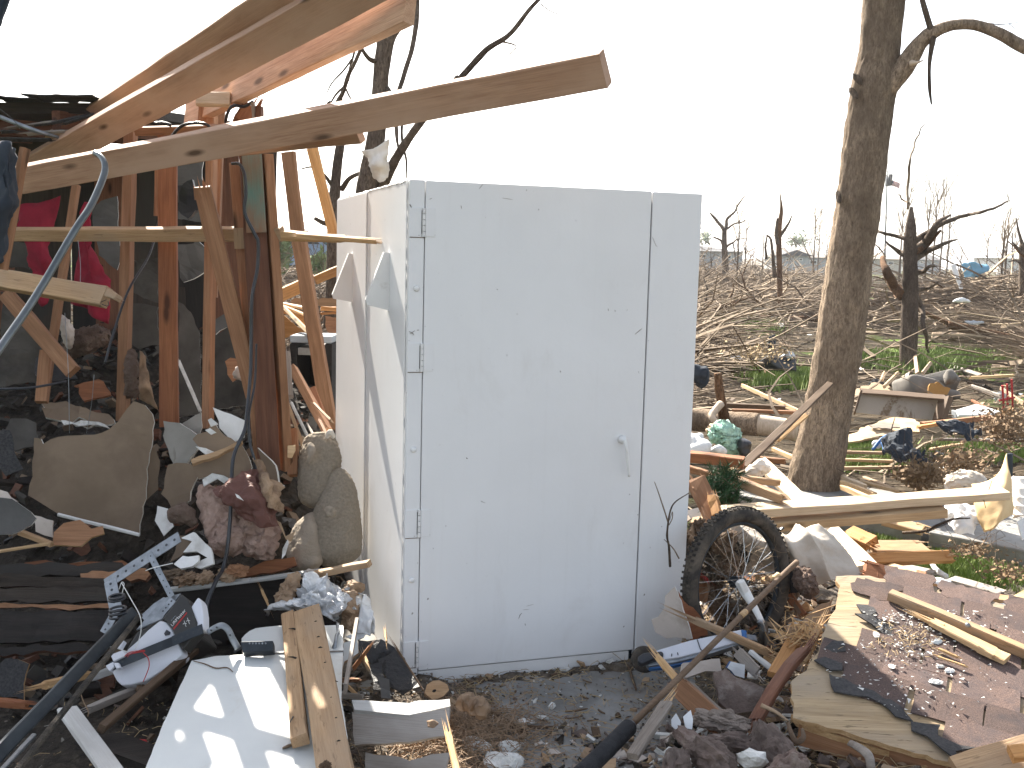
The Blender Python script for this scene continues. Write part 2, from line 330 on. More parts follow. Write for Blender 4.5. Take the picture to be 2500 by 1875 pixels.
def tube_vf(P, rad, sides, V, Fc, amp=0, fr=6, caps=True, sq=1.0, ref=None):
    n = len(P); b0 = len(V); T0 = (P[1] - P[0]).normalized()
    u = T0.orthogonal().normalized() if ref is None else (ref - T0 * ref.dot(T0)).normalized()
    for i in range(n):
        T = (P[min(i + 1, n - 1)] - P[max(i - 1, 0)])
        T = T.normalized() if T.length > 1e-9 else T0
        u = (u - T * u.dot(T)); u = u.normalized() if u.length > 1e-6 else T.orthogonal().normalized(); w = T.cross(u)
        for k in range(sides):
            a = 2 * math.pi * k / sides; d = u * math.cos(a) + w * (math.sin(a) * sq); r = rad[i]
            if amp:
                q = (P[i] + d * r) * fr; r *= 1 + amp * (noise.noise(q) + .5 * noise.noise(q * 2.7))
            V.append(P[i] + d * r)
    for i in range(n - 1):
        for k in range(sides):
            a = b0 + i * sides + k; b = b0 + i * sides + (k + 1) % sides; Fc.append((a, b, b + sides, a + sides))
    if caps:
        Fc.append(tuple(b0 + k for k in range(sides - 1, -1, -1))); Fc.append(tuple(b0 + (n - 1) * sides + k for k in range(sides)))
def tube(name, pts, rad, mat, sides=10, per=6, amp=0, fr=6, label=None, cat=None, parent=None, smooth=True, group=None, sq=1.0):
    P = catmull([pt(p) for p in pts], per); rad = rad if isinstance(rad, (list, tuple)) else [rad, rad]
    r = lerp_list([wz(x, pts[0]) if x >= 1 else x for x in rad], len(P)); V = []; Fc = []
    tube_vf(P, r, sides, V, Fc, amp, fr, sq=sq)
    return put(name, V, Fc, mat, smooth=smooth, parent=parent, label=label, cat=cat, group=group)
def blob(name, pts, rad, mat, label=None, cat=None, parent=None, sides=40, per=14, amp=.18, fr=7, sq=1.0, fine=.05, finefr=60, group=None, ref=None):
    P = catmull([pt(p) for p in pts], per); r = lerp_list([wz(x, pts[min(i, len(pts) - 1)]) if x >= 1 else x for i, x in enumerate(rad)], len(P))
    n = len(P)
    for i in range(n):     # rounded ends
        u = i / (n - 1); e = min(u, 1 - u) * 2
        r[i] *= math.sqrt(max(0.02, 1 - (1 - min(1, e * 3.2)) ** 2))
    V = []; Fc = []; tube_vf(P, r, sides, V, Fc, amp, fr, sq=sq, ref=ref)
    if fine:
        V = [v + Vector((noise.noise(v * finefr), noise.noise(v * finefr + Vector((9, 0, 0))), noise.noise(v * finefr + Vector((0, 7, 0))))) * fine * min(r[n // 2], .12) for v in V]
    return put(name, V, Fc, mat, smooth=True, parent=parent, label=label, cat=cat, group=group)
def shard(name, k, pts, Y, nn, t, mats, label=None, cat=None, jag=.008, warp=.0, wf=4, parent=None, group=None, sub=.08, P=None, jn=3, seed=0):
    """irregular sheet: outline measured in the picture, put on its own plane, given thickness and a broken edge. mats=(front, back, edge)"""
    cx = sum(p[0] for p in pts) / len(pts); cy = sum(p[1] for p in pts) / len(pts)
    n = nrm(*nn) if isinstance(nn, tuple) else nn
    P0 = P if P is not None else at(k, cx, cy, Y)
    Q = [onp(k, x, y, P0, n) for x, y in pts]
    up = Vector((0, 0, 1)) if abs(n.z) < .9 else Vector((0, 1, 0)); ax = up.cross(n).normalized(); ay = n.cross(ax)
    o = sum(Q, Vector()) / len(Q); loc = [((q - o).dot(ax), (q - o).dot(ay)) for q in Q]
    return flat_shard(name, loc, o, ax, ay, n, t, mats, label, cat, jag, warp, wf, parent, group, sub, jn, seed)
def flat_shard(name, loc, o, ax, ay, n, t, mats, label, cat, jag, warp, wf, parent, group, sub, jn, seed=0):
    rnd = random.Random(len(loc) * 13 + int(abs(o.x * 311 + o.z * 127) * 50) + seed); out = []
    for i in range(len(loc)):
        a, b = Vector(loc[i]), Vector(loc[(i + 1) % len(loc)]); L = (b - a).length; m = max(1, min(jn * 3, int(L / .03 * jn / 3)))
        for s in range(m):
            p = a.lerp(b, s / m)
            if jag: p += Vector((rnd.uniform(-jag, jag), rnd.uniform(-jag, jag)))
            out.append(p)
    bm = bmesh.new(); vs_ = [bm.verts.new((p.x, p.y, 0)) for p in out]
    f = bm.faces.new(vs_); bm.normal_update()
    if f.normal.z < 0: f.normal_flip()
    ring = [v.index for v in vs_]
    r_ = bmesh.ops.triangulate(bm, faces=[f])
    if warp:
        for _ in range(2):
            es = [e for e in bm.edges if e.calc_length() > sub and not e.is_boundary]
            if es: bmesh.ops.subdivide_edges(bm, edges=es, cuts=1); bmesh.ops.triangulate(bm, faces=list(bm.faces))
    bm.verts.index_update(); tv = [v.co.copy() for v in bm.verts]; tf = [[v.index for v in f.verts] for f in bm.faces]
    be = [(e.verts[0].index, e.verts[1].index, e.link_faces[0]) for e in bm.edges if e.is_boundary]
    sides = []
    for f in bm.faces:
        vv = [l for l in f.loops]
        for l in vv:
            if l.edge.is_boundary: sides.append((l.vert.index, l.link_loop_next.vert.index))
    bm.free()
    sd_ = rnd.uniform(0, 50)
    if warp:
        for v in tv: v.z += warp * (noise.noise(Vector((v.x * wf + sd_, v.y * wf, 0))) + .4 * noise.noise(Vector((v.x * wf * 3, v.y * wf * 3 + sd_, 3))))
    N = len(tv); V = [(v.x, v.y, v.z) for v in tv] + [(v.x, v.y, v.z - t) for v in tv]; Fc = []; mi = []
    for f in tf:
        Fc.append(tuple(f)); mi.append(0); Fc.append(tuple(N + i for i in reversed(f))); mi.append(1)
    for a, b in sides: Fc.append((b, a, N + a, N + b)); mi.append(2)
    mats = list(mats) if isinstance(mats, (list, tuple)) else [mats] * 3
    M = Matrix(((ax.x, ay.x, n.x, o.x), (ax.y, ay.y, n.y, o.y), (ax.z, ay.z, n.z, o.z), (0, 0, 0, 1)))
    return put(name, V, Fc, mats, mi, parent=parent, M=M, label=label, cat=cat if parent is None else None, group=group)
def patch(name, rows, mat, thick=.003, sub=8, amp=.01, fr=9, label=None, cat=None, parent=None, group=None, fold=0, ff=20, smooth=True, fv=(1, 0, 0)):
    G = [catmull([pt(p) for p in r], sub) for r in rows]; nc = len(G[0])
    cols = [catmull([G[r][c] for r in range(len(G))], sub) for c in range(nc)]; nr = len(cols[0])
    V = [cols[c][r] for r in range(nr) for c in range(nc)]
    fvv = Vector(fv)
    def nrml(r, c):
        a = cols[min(c + 1, nc - 1)][r] - cols[max(c - 1, 0)][r]; b = cols[c][min(r + 1, nr - 1)] - cols[c][max(r - 1, 0)]
        n = a.cross(b); return n.normalized() if n.length > 1e-9 else Vector((0, -1, 0))
    Ns = [nrml(r, c) for r in range(nr) for c in range(nc)]; V2 = []
    for v, n in zip(V, Ns):
        d = amp * (noise.noise(v * fr) + .5 * noise.noise(v * fr * 2.3) + .3 * noise.noise(v * fr * 5))
        if fold: d += fold * (2 * abs(math.sin(v.dot(fvv) * ff * .5 + 2.2 * noise.noise(v * 3))) ** .8 - 1)
        V2.append(v + n * d)
    N = len(V2); VV = V2 + [v - n * thick for v, n in zip(V2, Ns)]; Fc = []
    for r in range(nr - 1):
        for c in range(nc - 1):
            a = r * nc + c; Fc.append((a, a + 1, a + nc + 1, a + nc)); Fc.append((N + a, N + a + nc, N + a + nc + 1, N + a + 1))
    for r in range(nr - 1):
        a = r * nc; Fc.append((a, a + nc, N + a + nc, N + a)); a = r * nc + nc - 1; Fc.append((a + nc, a, N + a, N + a + nc))
    for c in range(nc - 1):
        a = c; Fc.append((a + 1, a, N + a, N + a + 1)); a = (nr - 1) * nc + c; Fc.append((a, a + 1, N + a + 1, N + a))
    return put(name, VV, Fc, mat, smooth=smooth, parent=parent, label=label, cat=cat, group=group)
def lump(name, c, r, mat, label=None, cat=None, group=None, parent=None, sq=(1, 1, 1), amp=.35, fr=2.2, sub=2, rot=None, smooth=False, seed=0):
    if sub == 3 and not smooth: sub = 4
    bm = bmesh.new(); bmesh.ops.create_icosphere(bm, subdivisions=sub, radius=1); off = Vector((c.x * 7 + seed, c.y * 5, c.z * 3))
    Rm = Matrix.Rotation(rot if rot is not None else c.x * 9, 3, 'Z') @ Matrix.Rotation(c.y * 3, 3, 'X')
    V = []
    for v in bm.verts:
        p = v.co.copy(); d = 1 + amp * (noise.noise(p * fr + off) + .45 * noise.noise(p * fr * 3 + off) + (.25 * noise.noise(p * fr * 8 + off) if sub > 2 else 0)); p = p * d
        V.append(c + Rm @ Vector((p.x * sq[0] * r, p.y * sq[1] * r, p.z * sq[2] * r)))
    Fc = [tuple(v.index for v in f.verts) for f in bm.faces]; bm.free()
    return put(name, V, Fc, mat, smooth=smooth, parent=parent, label=label, cat=cat, group=group)
def sstep(a, b, x):
    u = max(0, min(1, (x - a) / (b - a))); return u * u * (3 - 2 * u)

# ================================================================== SETTING
def field_h(x, y):
    d = math.hypot(x, y)
    h = -.05 + .05 * noise.noise(Vector((x * .35, y * .35, 0))) * sstep(4, 9, y)
    h += .25 * noise.noise(Vector((x * .05, y * .05, 4))) * sstep(15, 45, d)
    return h
def heap_h(x, y):
    """rubble piled up on the left (inside the collapsed garage) and low on the right"""
    l = sstep(3.75, 5.3, y) * (1 - sstep(-1.0, -.62, x + max(0, (y - 4.2)) * .12)) * .62 + sstep(5.3, 7.5, y) * .35 * (1 - sstep(-2.2, -1.2, x))
    r = sstep(.62, 1.3, x + (4.4 - y) * .12) * .15 * (1 - sstep(5.2, 6.2, y)) * (1 - sstep(1.35, 1.8, x) * sstep(3.75, 4.2, y)) * sstep(2.0, 2.8, y + .4 * x)
    l = max(l, .035 * (1 - sstep(-1.05, -.85, x)) * (1 - sstep(3.9, 4.4, y)))
    n = noise.noise(Vector((x * 2.6, y * 2.6, 1))) + .6 * noise.noise(Vector((x * 6, y * 6, 2)))
    return l * (1 + .18 * n) + r * (1 + .3 * n)
LAWN = []
def lawn_test(x, y, pad=1.0):
    for cx, cy, rx, ry in LAWN:
        dy = (y - cy) / (ry * (1.0 if y > cy else 2.3)); dx = (x - cx * y / cy) / (rx * 1.05)
        if dx * dx + dy * dy < pad + .35 * noise.noise(Vector((x * .9, y * .5, 2))): return True
    return False
def grid_sheet(name, xs, ys, hf, mat, kind):
    V = [(x, y, hf(x, y)) for y in ys for x in xs]; nx = len(xs); Fc = []
    for j in range(len(ys) - 1):
        for i in range(nx - 1):
            a = j * nx + i; Fc.append((a, a + 1, a + nx + 1, a + nx))
    return put(name, V, Fc, mat, smooth=True, M=Matrix(), kind=kind)
def spaced(a, b, n, p): return [a + (b - a) * (i / n) ** p for i in range(n + 1)]
xs = [-x for x in spaced(0, 4500, 60, 3.4)][::-1][:-1] + spaced(0, 4500, 60, 3.4)
ys = [-x for x in spaced(0, 600, 10, 3)][::-1][:-1] + spaced(0, 6000, 110, 3.6)
tag(grid_sheet('ground', xs, ys, field_h, GROUND, 'structure'), 'brown littered ground with patches of bright green grass', 'ground')
for k, cx, cy, rx, ry in (('R4', 300, 965, 260, 62), ('R4', 140, 805, 90, 28), ('R4', 650, 612, 60, 16), ('R5', 650, 330, 170, 46), ('R5', 1700, 225, 330, 52), ('R5', 1190, 830, 190, 50), ('R5', 1900, 790, 200, 36), ('R5', 1180, 210, 120, 30), ('R4', 1290, 605, 110, 14), ('R7', 900, 540, 200, 70), ('R7', 1420, 720, 300, 100), ('R7', 1150, 830, 150, 50), ('R7', 1800, 820, 260, 110)):
    c = gz(k, cx, cy, 0); LAWN.append((c.x, c.y, .82 * rx / ZT[k][2] * c.y / F, max(.15, (gz(k, cx, cy - ry, 0).y - gz(k, cx, cy + ry, 0).y) / 2)))
GRASSG = plain('lawn_ground', (.075, .105, .028), (.16, .2, .065), 9, 1, 1, 30, dirt=(.20, .16, .09), dscale=3, dth=(.56, .74), spec=.05, bd=.03)
V = []; Fc = []
for cx, cy, rx, ry in LAWN:
    n = 26; b = len(V)
    for j in range(n):
        for i in range(n):
            u, w = (i / (n - 1) * 2 - 1) * 1.25, (j / (n - 1) * 2 - 1) * 1.25; x, y = cx + rx * u, cy + ry * w; d = u * u + w * w + .35 * noise.noise(Vector((x * 1.3, y * 1.3, 6)))
            V.append((x, y, field_h(x, y) + (.012 if d < .9 else -.03)))
    for j in range(n - 1):
        for i in range(n - 1): a = b + j * n + i; Fc.append((a, a + 1, a + n + 1, a + n))
tag(put('lawn', V, Fc, GRASSG, smooth=True, M=Matrix(), kind='structure'), 'patches of bright green lawn showing between the debris', 'lawn')
sl_ = box('concrete_slab', Vector((-3.6, 1.2, -.10)), Vector((1, 0, 0)), Vector((0, 1, 0)), Vector((0, 0, 1)), 4.9, 4.9, .10, CONC, kind='structure', bev=.006)
tag(sl_, 'grey dusty concrete slab in front of the white steel shelter', 'floor')

gx = [-4.6 + .07 * i for i in range(int((4.6 + .0) / .07))]
def fr_h(x, y): return heap_h(x, y) - .02
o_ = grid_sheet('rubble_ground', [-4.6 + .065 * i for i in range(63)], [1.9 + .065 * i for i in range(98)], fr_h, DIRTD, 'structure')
tag(o_, 'dark rubble heap piled behind and under the broken garage studs', 'rubble')
o_ = grid_sheet('rubble_ground', [.55 + .05 * i for i in range(70)], [1.9 + .05 * i for i in range(86)], fr_h, DIRT, 'structure')
tag(o_, 'brown rubble and dirt under the broken roof panel', 'rubble')

# ------------------------------------------------------------------ the white steel shelter
yaw = .3196; SO = Vector((-.3788, 3.8388, 0)); SU = Vector((math.cos(yaw), math.sin(yaw), 0)); SV = Vector((-math.sin(yaw), math.cos(yaw), 0)); SZ = Vector((0, 0, 1))
SW, SH, SD = 1.1557, 1.8639, 1.6154; uh, ug = .0491 * SW, .8152 * SW
sh = empty('steel_shelter', SO + SU * SW / 2 + SV * SD / 2, 'white painted steel storm shelter box standing on the slab', 'storm shelter')
def sp(a, s, z): return SO + SU * a + SV * s + SZ * z
def fpl(k, x, y):
    p = onp(k, x, y, SO, SV) - SO; return p.dot(SU), p.z
def lpl(k, x, y):
    p = onp(k, x, y, SO, SU) - SO; return p.dot(SV), p.z
seam = lpl('R1', 116, 300)[0]
box('jamb', sp(0, 0, 0), SU, SV, SZ, uh - .0015, .03, SH, STEEL, sh, .003)
box('jamb', sp(ug + .0035, 0, 0), SU, SV, SZ, SW - ug - .0035, .03, SH - .003, STEEL, sh, .003)
box('dark_backing', sp(.012, .032, .006), SU, SV, SZ, SW - .024, .03, SH - .03, DARKMET, sh)  # dark sheet behind the door, put in for the shaded void in the gaps
door = box('door', sp(uh + .0012, -.002, .052), SU, SV, SZ, ug - uh - .0042, .03, SH - .0535, STEEL, sh, .003)
box('sill', sp(uh + .002, .004, 0), SU, SV, SZ, (ug - uh) * .975, .026, .047, STEEL2, sh, .003)
box('side_panel', sp(0, .0315, 0), SU, SV, SZ, .02, seam - .033, SH - .004, STEEL, sh, .002)
box('side_panel', sp(-.004, seam, 0), SU, SV, SZ, .024, SD - seam, SH - .006, STEEL, sh, .002)
box('side_panel', sp(SW - .02, .0315, 0), SU, SV, SZ, .02, SD - .032, SH - .004, STEEL, sh, .002)
box('back_panel', sp(.022, SD - .02, 0), SU, SV, SZ, SW - .044, .02, SH - .004, STEEL, sh, .002)
box('roof_panel', sp(.022, .064, SH - .03), SU, SV, SZ, SW - .044, SD - .09, .022, STEEL, sh, .002)
# weld beads along the left top edge
V = []; Fc = []; rn = random.Random(3); P = [sp(.004, .04 + (SD - .06) * i / 60, SH - .004 + .004 * noise.noise(Vector((i * .35, 0, 0)))) for i in range(61)]
tube_vf(P, [.005 + .004 * abs(noise.noise(Vector((i * .8, 3, 0)))) for i in range(61)], 6, V, Fc)
put('weld_bead', V, Fc, STEEL2, smooth=True, parent=sh)
P = [sp(-.003, .033, .1 + (SH - .1) * i / 90) for i in range(91)]; V = []; Fc = []
tube_vf(P, [.003 + .0025 * noise.noise(Vector((i * .9, 8, 0))) for i in range(91)], 5, V, Fc); put('weld_bead', V, Fc, STEEL2, smooth=True, parent=sh)
P = [sp(-.004, seam, .05 + (SH - .06) * i / 90) for i in range(91)]; V = []; Fc = []
tube_vf(P, [.003 + .0025 * noise.noise(Vector((i * .9, 1, 0))) for i in range(91)], 5, V, Fc); put('weld_bead', V, Fc, STEEL2, smooth=True, parent=sh)
for k, yt, yb in (('R1', 265, 440), ('R1', 1075, 1248), ('R2', 475, 642), ('R2', 1262, 1418)):
    zt = fpl(k, 450, yt)[1]; zb = fpl(k, 450, yb)[1]; h = zt - zb
    hg = box('hinge', sp(-.0005, -.0032, zb), SU, SV, SZ, .044, .0032, h, STEEL, sh, .001)
    box('hinge_leaf', sp(.058, -.0048, zb + .002), SU, SV, SZ, .036, .0028, h - .003, STEEL, hg, .001)
    for i in range(5):
        z0 = zb + h * i / 5; V = []; Fc = []
        tube_vf([sp(.0515, -.005, z0 + .0012), sp(.0515, -.005, z0 + h / 5 - .0012)], [.0058, .0058], 12, V, Fc); put('knuckle', V, Fc, STEEL2, smooth=False, parent=hg)
    box('hinge_gap', sp(.0437, -.0034, zb + .012), SU, SV, SZ, .0022, .003, h * .8, BLACKPL, hg)
    for zz in (zb - .003, ):
        box('rust_line', sp(.001, -.0012, zz), SU, SV, SZ, .09, .001, .0022, W_STICK, hg)
def dome(name, c, r, hgt, parent):
    V = []; Fc = []; tube_vf([c, c - SV * hgt * .5, c - SV * hgt * .85, c - SV * hgt], [r, r * .9, r * .55, r * .08], 20, V, Fc)
    return put(name, V, Fc, STEEL2, smooth=True, parent=parent)
for k, x, y in (('R1', 410, 748), ('R2', 393, 118), ('R2', 381, 900)):
    a, z = fpl(k, x, y); dome('bolt_head', sp(a, 0, z), .0115, .008, sh)
a, z = fpl('R2', 1640, 55)
hd = dome('door_handle', sp(a, -.001, z), .017, .03, sh)
a2, z2 = fpl('R2', 1668, 270)
V = []; Fc = []; P = catmull([sp(a, -.026, z + .002), sp(a + .006, -.036, z - .025), sp((a + a2) / 2 + .002, -.032, (z + z2) / 2), sp(a2, -.028, z2)], 7)
tube_vf(P, lerp_list([.010, .0065, .0058, .0068, .0045], len(P)), 14, V, Fc, amp=.08, fr=40); put('lever', V, Fc, STEEL2, smooth=True, parent=hd)
for k, xt, yt, xb, yb, xp, yp in (('R1', 245, 533, 243, 880, 103, 815), ('Z4', 1228, 318, 1222, 630, 1090, 580)):
    s1, z1 = lpl(k, xt, yt); s2, z2 = lpl(k, xb, yb); s = (s1 + s2) / 2
    tip = onp(k, xp, yp, sp(0, s, 1.4), SV); tipl = tip - SO; d = max(.06, min(.3, -tipl.dot(SU))); zt = tipl.z
    A = [(0, z1), (-.022, z1 + .002), (-d, zt), (-d + .006, zt - .02), (0, z2)]
    V = [sp(a, s - .013, z) for a, z in A] + [sp(a, s + .013, z) for a, z in A]; n = len(A)
    Fc = [tuple(range(n)), tuple(range(2 * n - 1, n - 1, -1))] + [((i + 1) % n, i, n + i, n + (i + 1) % n) for i in range(n)]
    put('side_bracket', V, Fc, STEEL2, parent=sh)
    print('bracket', s, d, z1, zt, z2)
# scuffs and chipped paint on the door
for k, pts, w in (('R2', [(1022, 1130), (1030, 1108), (1042, 1096)], .0022), ('R2', [(1060, 1160), (1063, 1172)], .002), ('R2', [(1048, 1078), (1085, 1074)], .001), ('R2', [(1070, 1055), (1112, 1044)], .001),
                  ('R1', [(365, 1005), (388, 1018), (395, 1030)], .002), ('R1', [(372, 1020), (400, 1000)], .0016), ('R1', [(412, 998), (425, 997)], .0022), ('R1', [(368, 243), (380, 262)], .003),
                  ('R1', [(1720, 1022), (1762, 988)], .0022), ('R1', [(925, 205), (985, 215)], .0014), ('R1', [(785, 150), (808, 122)], .0014), ('R1', [(676, 250), (680, 270)], .002), ('R1', [(1558, 868), (1561, 882)], .002),
                  ('R1', [(1825, 440), (1845, 490), (1855, 497)], .0014), ('R2', [(708, 165), (715, 172)], .0032), ('R2', [(796, 424), (800, 428), (822, 437)], .0014), ('R1', [(487, 213), (502, 207)], .0018)):
    P = []
    for x, y in pts:
        a, z = fpl(k, x, y); P.append(sp(a, -.0024, z))
    if len(P) == 2: P = [P[0], P[0].lerp(P[1], .5), P[1]]
    V = []; Fc = []; tube_vf(P, lerp_list([w * .4, w * .6, w * .3], len(P)), 4, V, Fc); put('scuff', V, Fc, W_STICK, parent=sh)

# ================================================================== TREES
def wiggle(P, amp, fr):
    return [p + Vector((noise.noise(p * fr), noise.noise(p * fr + Vector((5, 0, 0))), noise.noise(p * fr + Vector((0, 5, 0))) * .5)) * amp for p in P]
def limb(parent, pts, rad, mat, sides=8, name='branch', amp=.12, fr=10, wig=0):
    P = catmull([pt(p) for p in pts], 6)
    if wig: P = wiggle(P, wig, 3)
    r = lerp_list([wz(x, pts[0]) if x >= 1 else x for x in rad], len(P)); V = []; Fc = []; tube_vf(P, r, sides, V, Fc, amp, fr)
    return put(name, V, Fc, mat, smooth=True, parent=parent)
def twigs_vf(P0, d, L, r, depth, rnd, V, Fc, spread=.6, grav=.0, sides=4):
    n = 5; P = [P0]; dd = d.normalized(); 
    for i in range(n):
        dd = (dd + Vector((rnd.gauss(0, .16), rnd.gauss(0, .16), rnd.gauss(0, .12) + grav))).normalized(); P.append(P[-1] + dd * L / n)
    tube_vf(P, [r * (1 - .6 * i / n) for i in range(n + 1)], sides, V, Fc, caps=False)
    if depth:
        for q in range(rnd.randint(2, 4)):
            i = rnd.randint(1, n); nd_ = (dd + Vector((rnd.gauss(0, spread), rnd.gauss(0, spread), rnd.gauss(.1, spread * .8)))).normalized()
            twigs_vf(P[i], nd_, L * rnd.uniform(.4, .72), r * .5, depth - 1, rnd, V, Fc, spread, grav, max(3, sides - 1))
def tree_obj(base, label, group=None): return empty('broken_tree', base, label, 'tree', group)
Y = 7.2
t = tree_obj(at('R5', 820, 1150, Y), 'thick leaning tree trunk with torn bark, standing right of the white shelter')
cen = [((1330, -1100), 96), ((1328, -800), 108), ((1322, -450), 120), ((1318, -160), 128), ((1316, 0), 123), ((1290, 300), 118), ((1252, 560), 134), ((1238, 640), 130), ((1198, 950), 136), ((1155, 1300), 133), ((1108, 1590), 132)]
pts = [at('R3', x, y, Y) for (x, y), r in cen] + [at('R5', x, y, Y) for x, y in ((1010, 0), (945, 400), (893, 700), (845, 950), (815, 1140), (800, 1230))]
rad = [r / 2.592 * Y / F for _, r in cen] + [r / 2.698 * Y / F for r in (150, 147, 156, 172, 190, 215)]
P = catmull(pts, 14); rr = lerp_list(rad, len(P)); V = []; Fc = []
tube_vf(P, rr, 72, V, Fc, .045, 9)
V2 = []
for i, v in enumerate(V):
    c = P[i // 72]; d = (v - c).normalized(); q = Vector((v.x * 26, v.y * 26, v.z * 5)); q2 = Vector((v.x * 60, v.y * 60, v.z * 14))
    V2.append(v + d * (.006 * (1 - abs(noise.noise(q)) * 2) + .003 * noise.noise(q2)))
put('trunk', V2, Fc, BARK, smooth=True, parent=t)
limb(t, [('R3', 1330, 560, 7.15), ('R3', 1440, 430, 7.1), ('R3', 1560, 255, 7.05), ('R3', 1650, 195, 7.0), ('R3', 1760, 160, 6.95), ('R3', 1900, 160, 6.9), ('R3', 2050, 215, 6.85), ('R3', 2240, 315, 6.8), ('R3', 2500, 430, 6.75), ('R3', 2800, 470, 6.7), ('R3', 3050, 600, 6.7)], [74, 62, 46, 38, 32, 30, 34, 36, 30, 22, 10], BARK, 16, amp=.14)
limb(t, [('R3', 1600, -520, 7.0), ('R3', 1560, -260, 7.0), ('R3', 1555, -40, 7.0), ('R3', 1585, 90, 7.0), ('R3', 1622, 210, 7.0), ('R3', 1625, 260, 7.0), ('R3', 1605, 400, 7.0), ('R3', 1606, 560, 7.0), ('R3', 1618, 662, 7.0)], [6, 12, 17, 18, 22, 20, 12, 11, 5], BARKD, 8)
limb(t, [('R3', 1900, 150, 6.9), ('R3', 1960, 145, 6.9), ('R3', 2060, 155, 6.9), ('R3', 2185, 138, 6.9)], [5, 4, 3, 2], BARKD, 5)
limb(t, [('R3', 2110, 152, 6.9), ('R3', 2150, 185, 6.9), ('R3', 2190, 216, 6.9)], [3, 2, 1.5], BARKD, 4)
limb(t, [('R3', 1490, 400, 7.0), ('R3', 1530, 395, 6.95), ('R3', 1578, 375, 6.9)], [20, 9, 1.5], BARE, 5)
for k, q in enumerate((('R3', 1125, 590), ('R3', 1030, 1250), ('R3', 1150, 500))):
    lump('bark_flake', at(*q, 7.1), .035, BARKD, parent=t, sq=(.5, .6, 1.6), seed=k)

Y = 17.
t = tree_obj(at('R5', 1455, 275, Y), 'broken dark tree with jagged top and side limbs beyond the thick trunk')
limb(t, [('R4', 1472, 175, Y), ('R4', 1466, 300, Y), ('R4', 1462, 420, Y), ('R4', 1462, 700, Y), ('R4', 1455, 900, Y), ('R4', 1452, 1180, Y), ('R4', 1450, 1260, Y)], [8, 32, 40, 52, 54, 56, 66], BARKD, 18, 'trunk', .1, 3)
for pts, rad, m in (([(1490, 400), (1560, 350), (1700, 275), (1850, 225), (1960, 205), (2105, 140)], [24, 18, 15, 12, 10, 6], BARKD), ([(1480, 470), (1560, 410), (1640, 290), (1730, 225)], [34, 30, 22, 5], BARKD),
                    ([(1500, 470), (1570, 420), (1665, 330)], [30, 22, 8], BARKR), ([(1490, 520), (1560, 475), (1660, 430), (1760, 390)], [26, 20, 15, 6], BARKD), ([(1430, 385), (1350, 365), (1280, 350), (1215, 318)], [14, 12, 10, 6], BARKD),
                    ([(1430, 490), (1375, 465), (1310, 405)], [24, 15, 5], BARKD), ([(1425, 760), (1360, 700), (1310, 600), (1280, 510)], [40, 34, 28, 16], BARKR), ([(1475, 610), (1540, 600), (1600, 565), (1640, 570)], [22, 15, 10, 4], BARKD),
                    ([(1470, 720), (1560, 710), (1640, 675)], [22, 12, 6], BARKD), ([(1490, 760), (1530, 830), (1555, 980), (1580, 1130)], [24, 18, 14, 8], BARKD), ([(1450, 190), (1450, 0), (1455, -120), (1500, -260), (1560, -380)], [9, 9, 8, 6, 3], TWIG),
                    ([(1300, 500), (1260, 450), (1215, 405)], [6, 5, 3], TWIG), ([(1455, 150), (1420, 130), (1370, 85)], [6, 5, 2], TWIG)):
    limb(t, [('R4', x, y, Y + .15 * i * (1 if i % 2 else -1)) for i, (x, y) in enumerate(pts)], rad, m, 7, wig=.03)
Y = 31.
t = tree_obj(at('R4', 610, 925, Y), 'slim splintered tree stem, middle one beyond the grass patch', None)
limb(t, [('R4', 606, 88, Y), ('R4', 614, 200, Y), ('R4', 598, 330, Y), ('R4', 600, 560, Y), ('R4', 605, 760, Y), ('R4', 612, 925, Y)], [3, 12, 18, 18, 17, 24], BARKR, 9, 'trunk', .15, 3)
for pts, rad in (([(605, 370), (640, 320), (684, 235)], [12, 10, 4]), ([(592, 420), (580, 340), (588, 250)], [16, 14, 6]), ([(575, 640), (555, 480), (545, 390), (515, 360)], [16, 10, 8, 5]), ([(512, 520), (510, 440), (518, 362)], [9, 7, 4])):
    limb(t, [('R4', x, y, Y) for x, y in pts], rad, BARKD, 6, wig=.04)
Y = 48.
t = tree_obj(at('R4', 245, 700, Y), 'forked bare tree left among the far trees, beside the shelter edge')
limb(t, [('R4', 240, 310, Y), ('R4', 238, 420, Y), ('R4', 245, 560, Y), ('R4', 245, 710, Y)], [14, 18, 22, 26], BARKD, 9, 'trunk', .12, 2)
for pts, rad in (([(240, 330), (200, 280), (165, 240), (148, 215)], [14, 10, 9, 5]), ([(248, 310), (262, 250), (310, 200), (350, 135), (388, 92)], [12, 9, 6, 5, 2]), ([(250, 325), (300, 290), (345, 280), (380, 262)], [9, 6, 5, 3]),
                 ([(232, 430), (210, 395), (172, 372)], [11, 7, 5]), ([(250, 440), (290, 415), (325, 390), (388, 385)], [10, 7, 5, 2]), ([(295, 420), (310, 470), (320, 540)], [5, 4, 3])):
    limb(t, [('R4', x, y, Y) for x, y in pts], rad, BARKD, 6, wig=.06)
Y = 26.
t = tree_obj(at('R4', 2200, 600, Y), 'half seen broken tree at the right edge of the photo')
limb(t, [('R4', 2215, 420, Y), ('R4', 2215, 520, Y), ('R4', 2222, 760, Y)], [30, 34, 40], BARKD, 9, 'trunk', .12, 2)
for pts in ([(2215, 460), (2190, 380), (2170, 300), (2155, 245)], [(2210, 480), (2165, 440), (2130, 400)], [(2208, 560), (2160, 530), (2110, 540)]):
    limb(t, [('R4', x, y, Y) for x, y in pts], [16, 9, 6, 3], BARKD, 6, wig=.05)
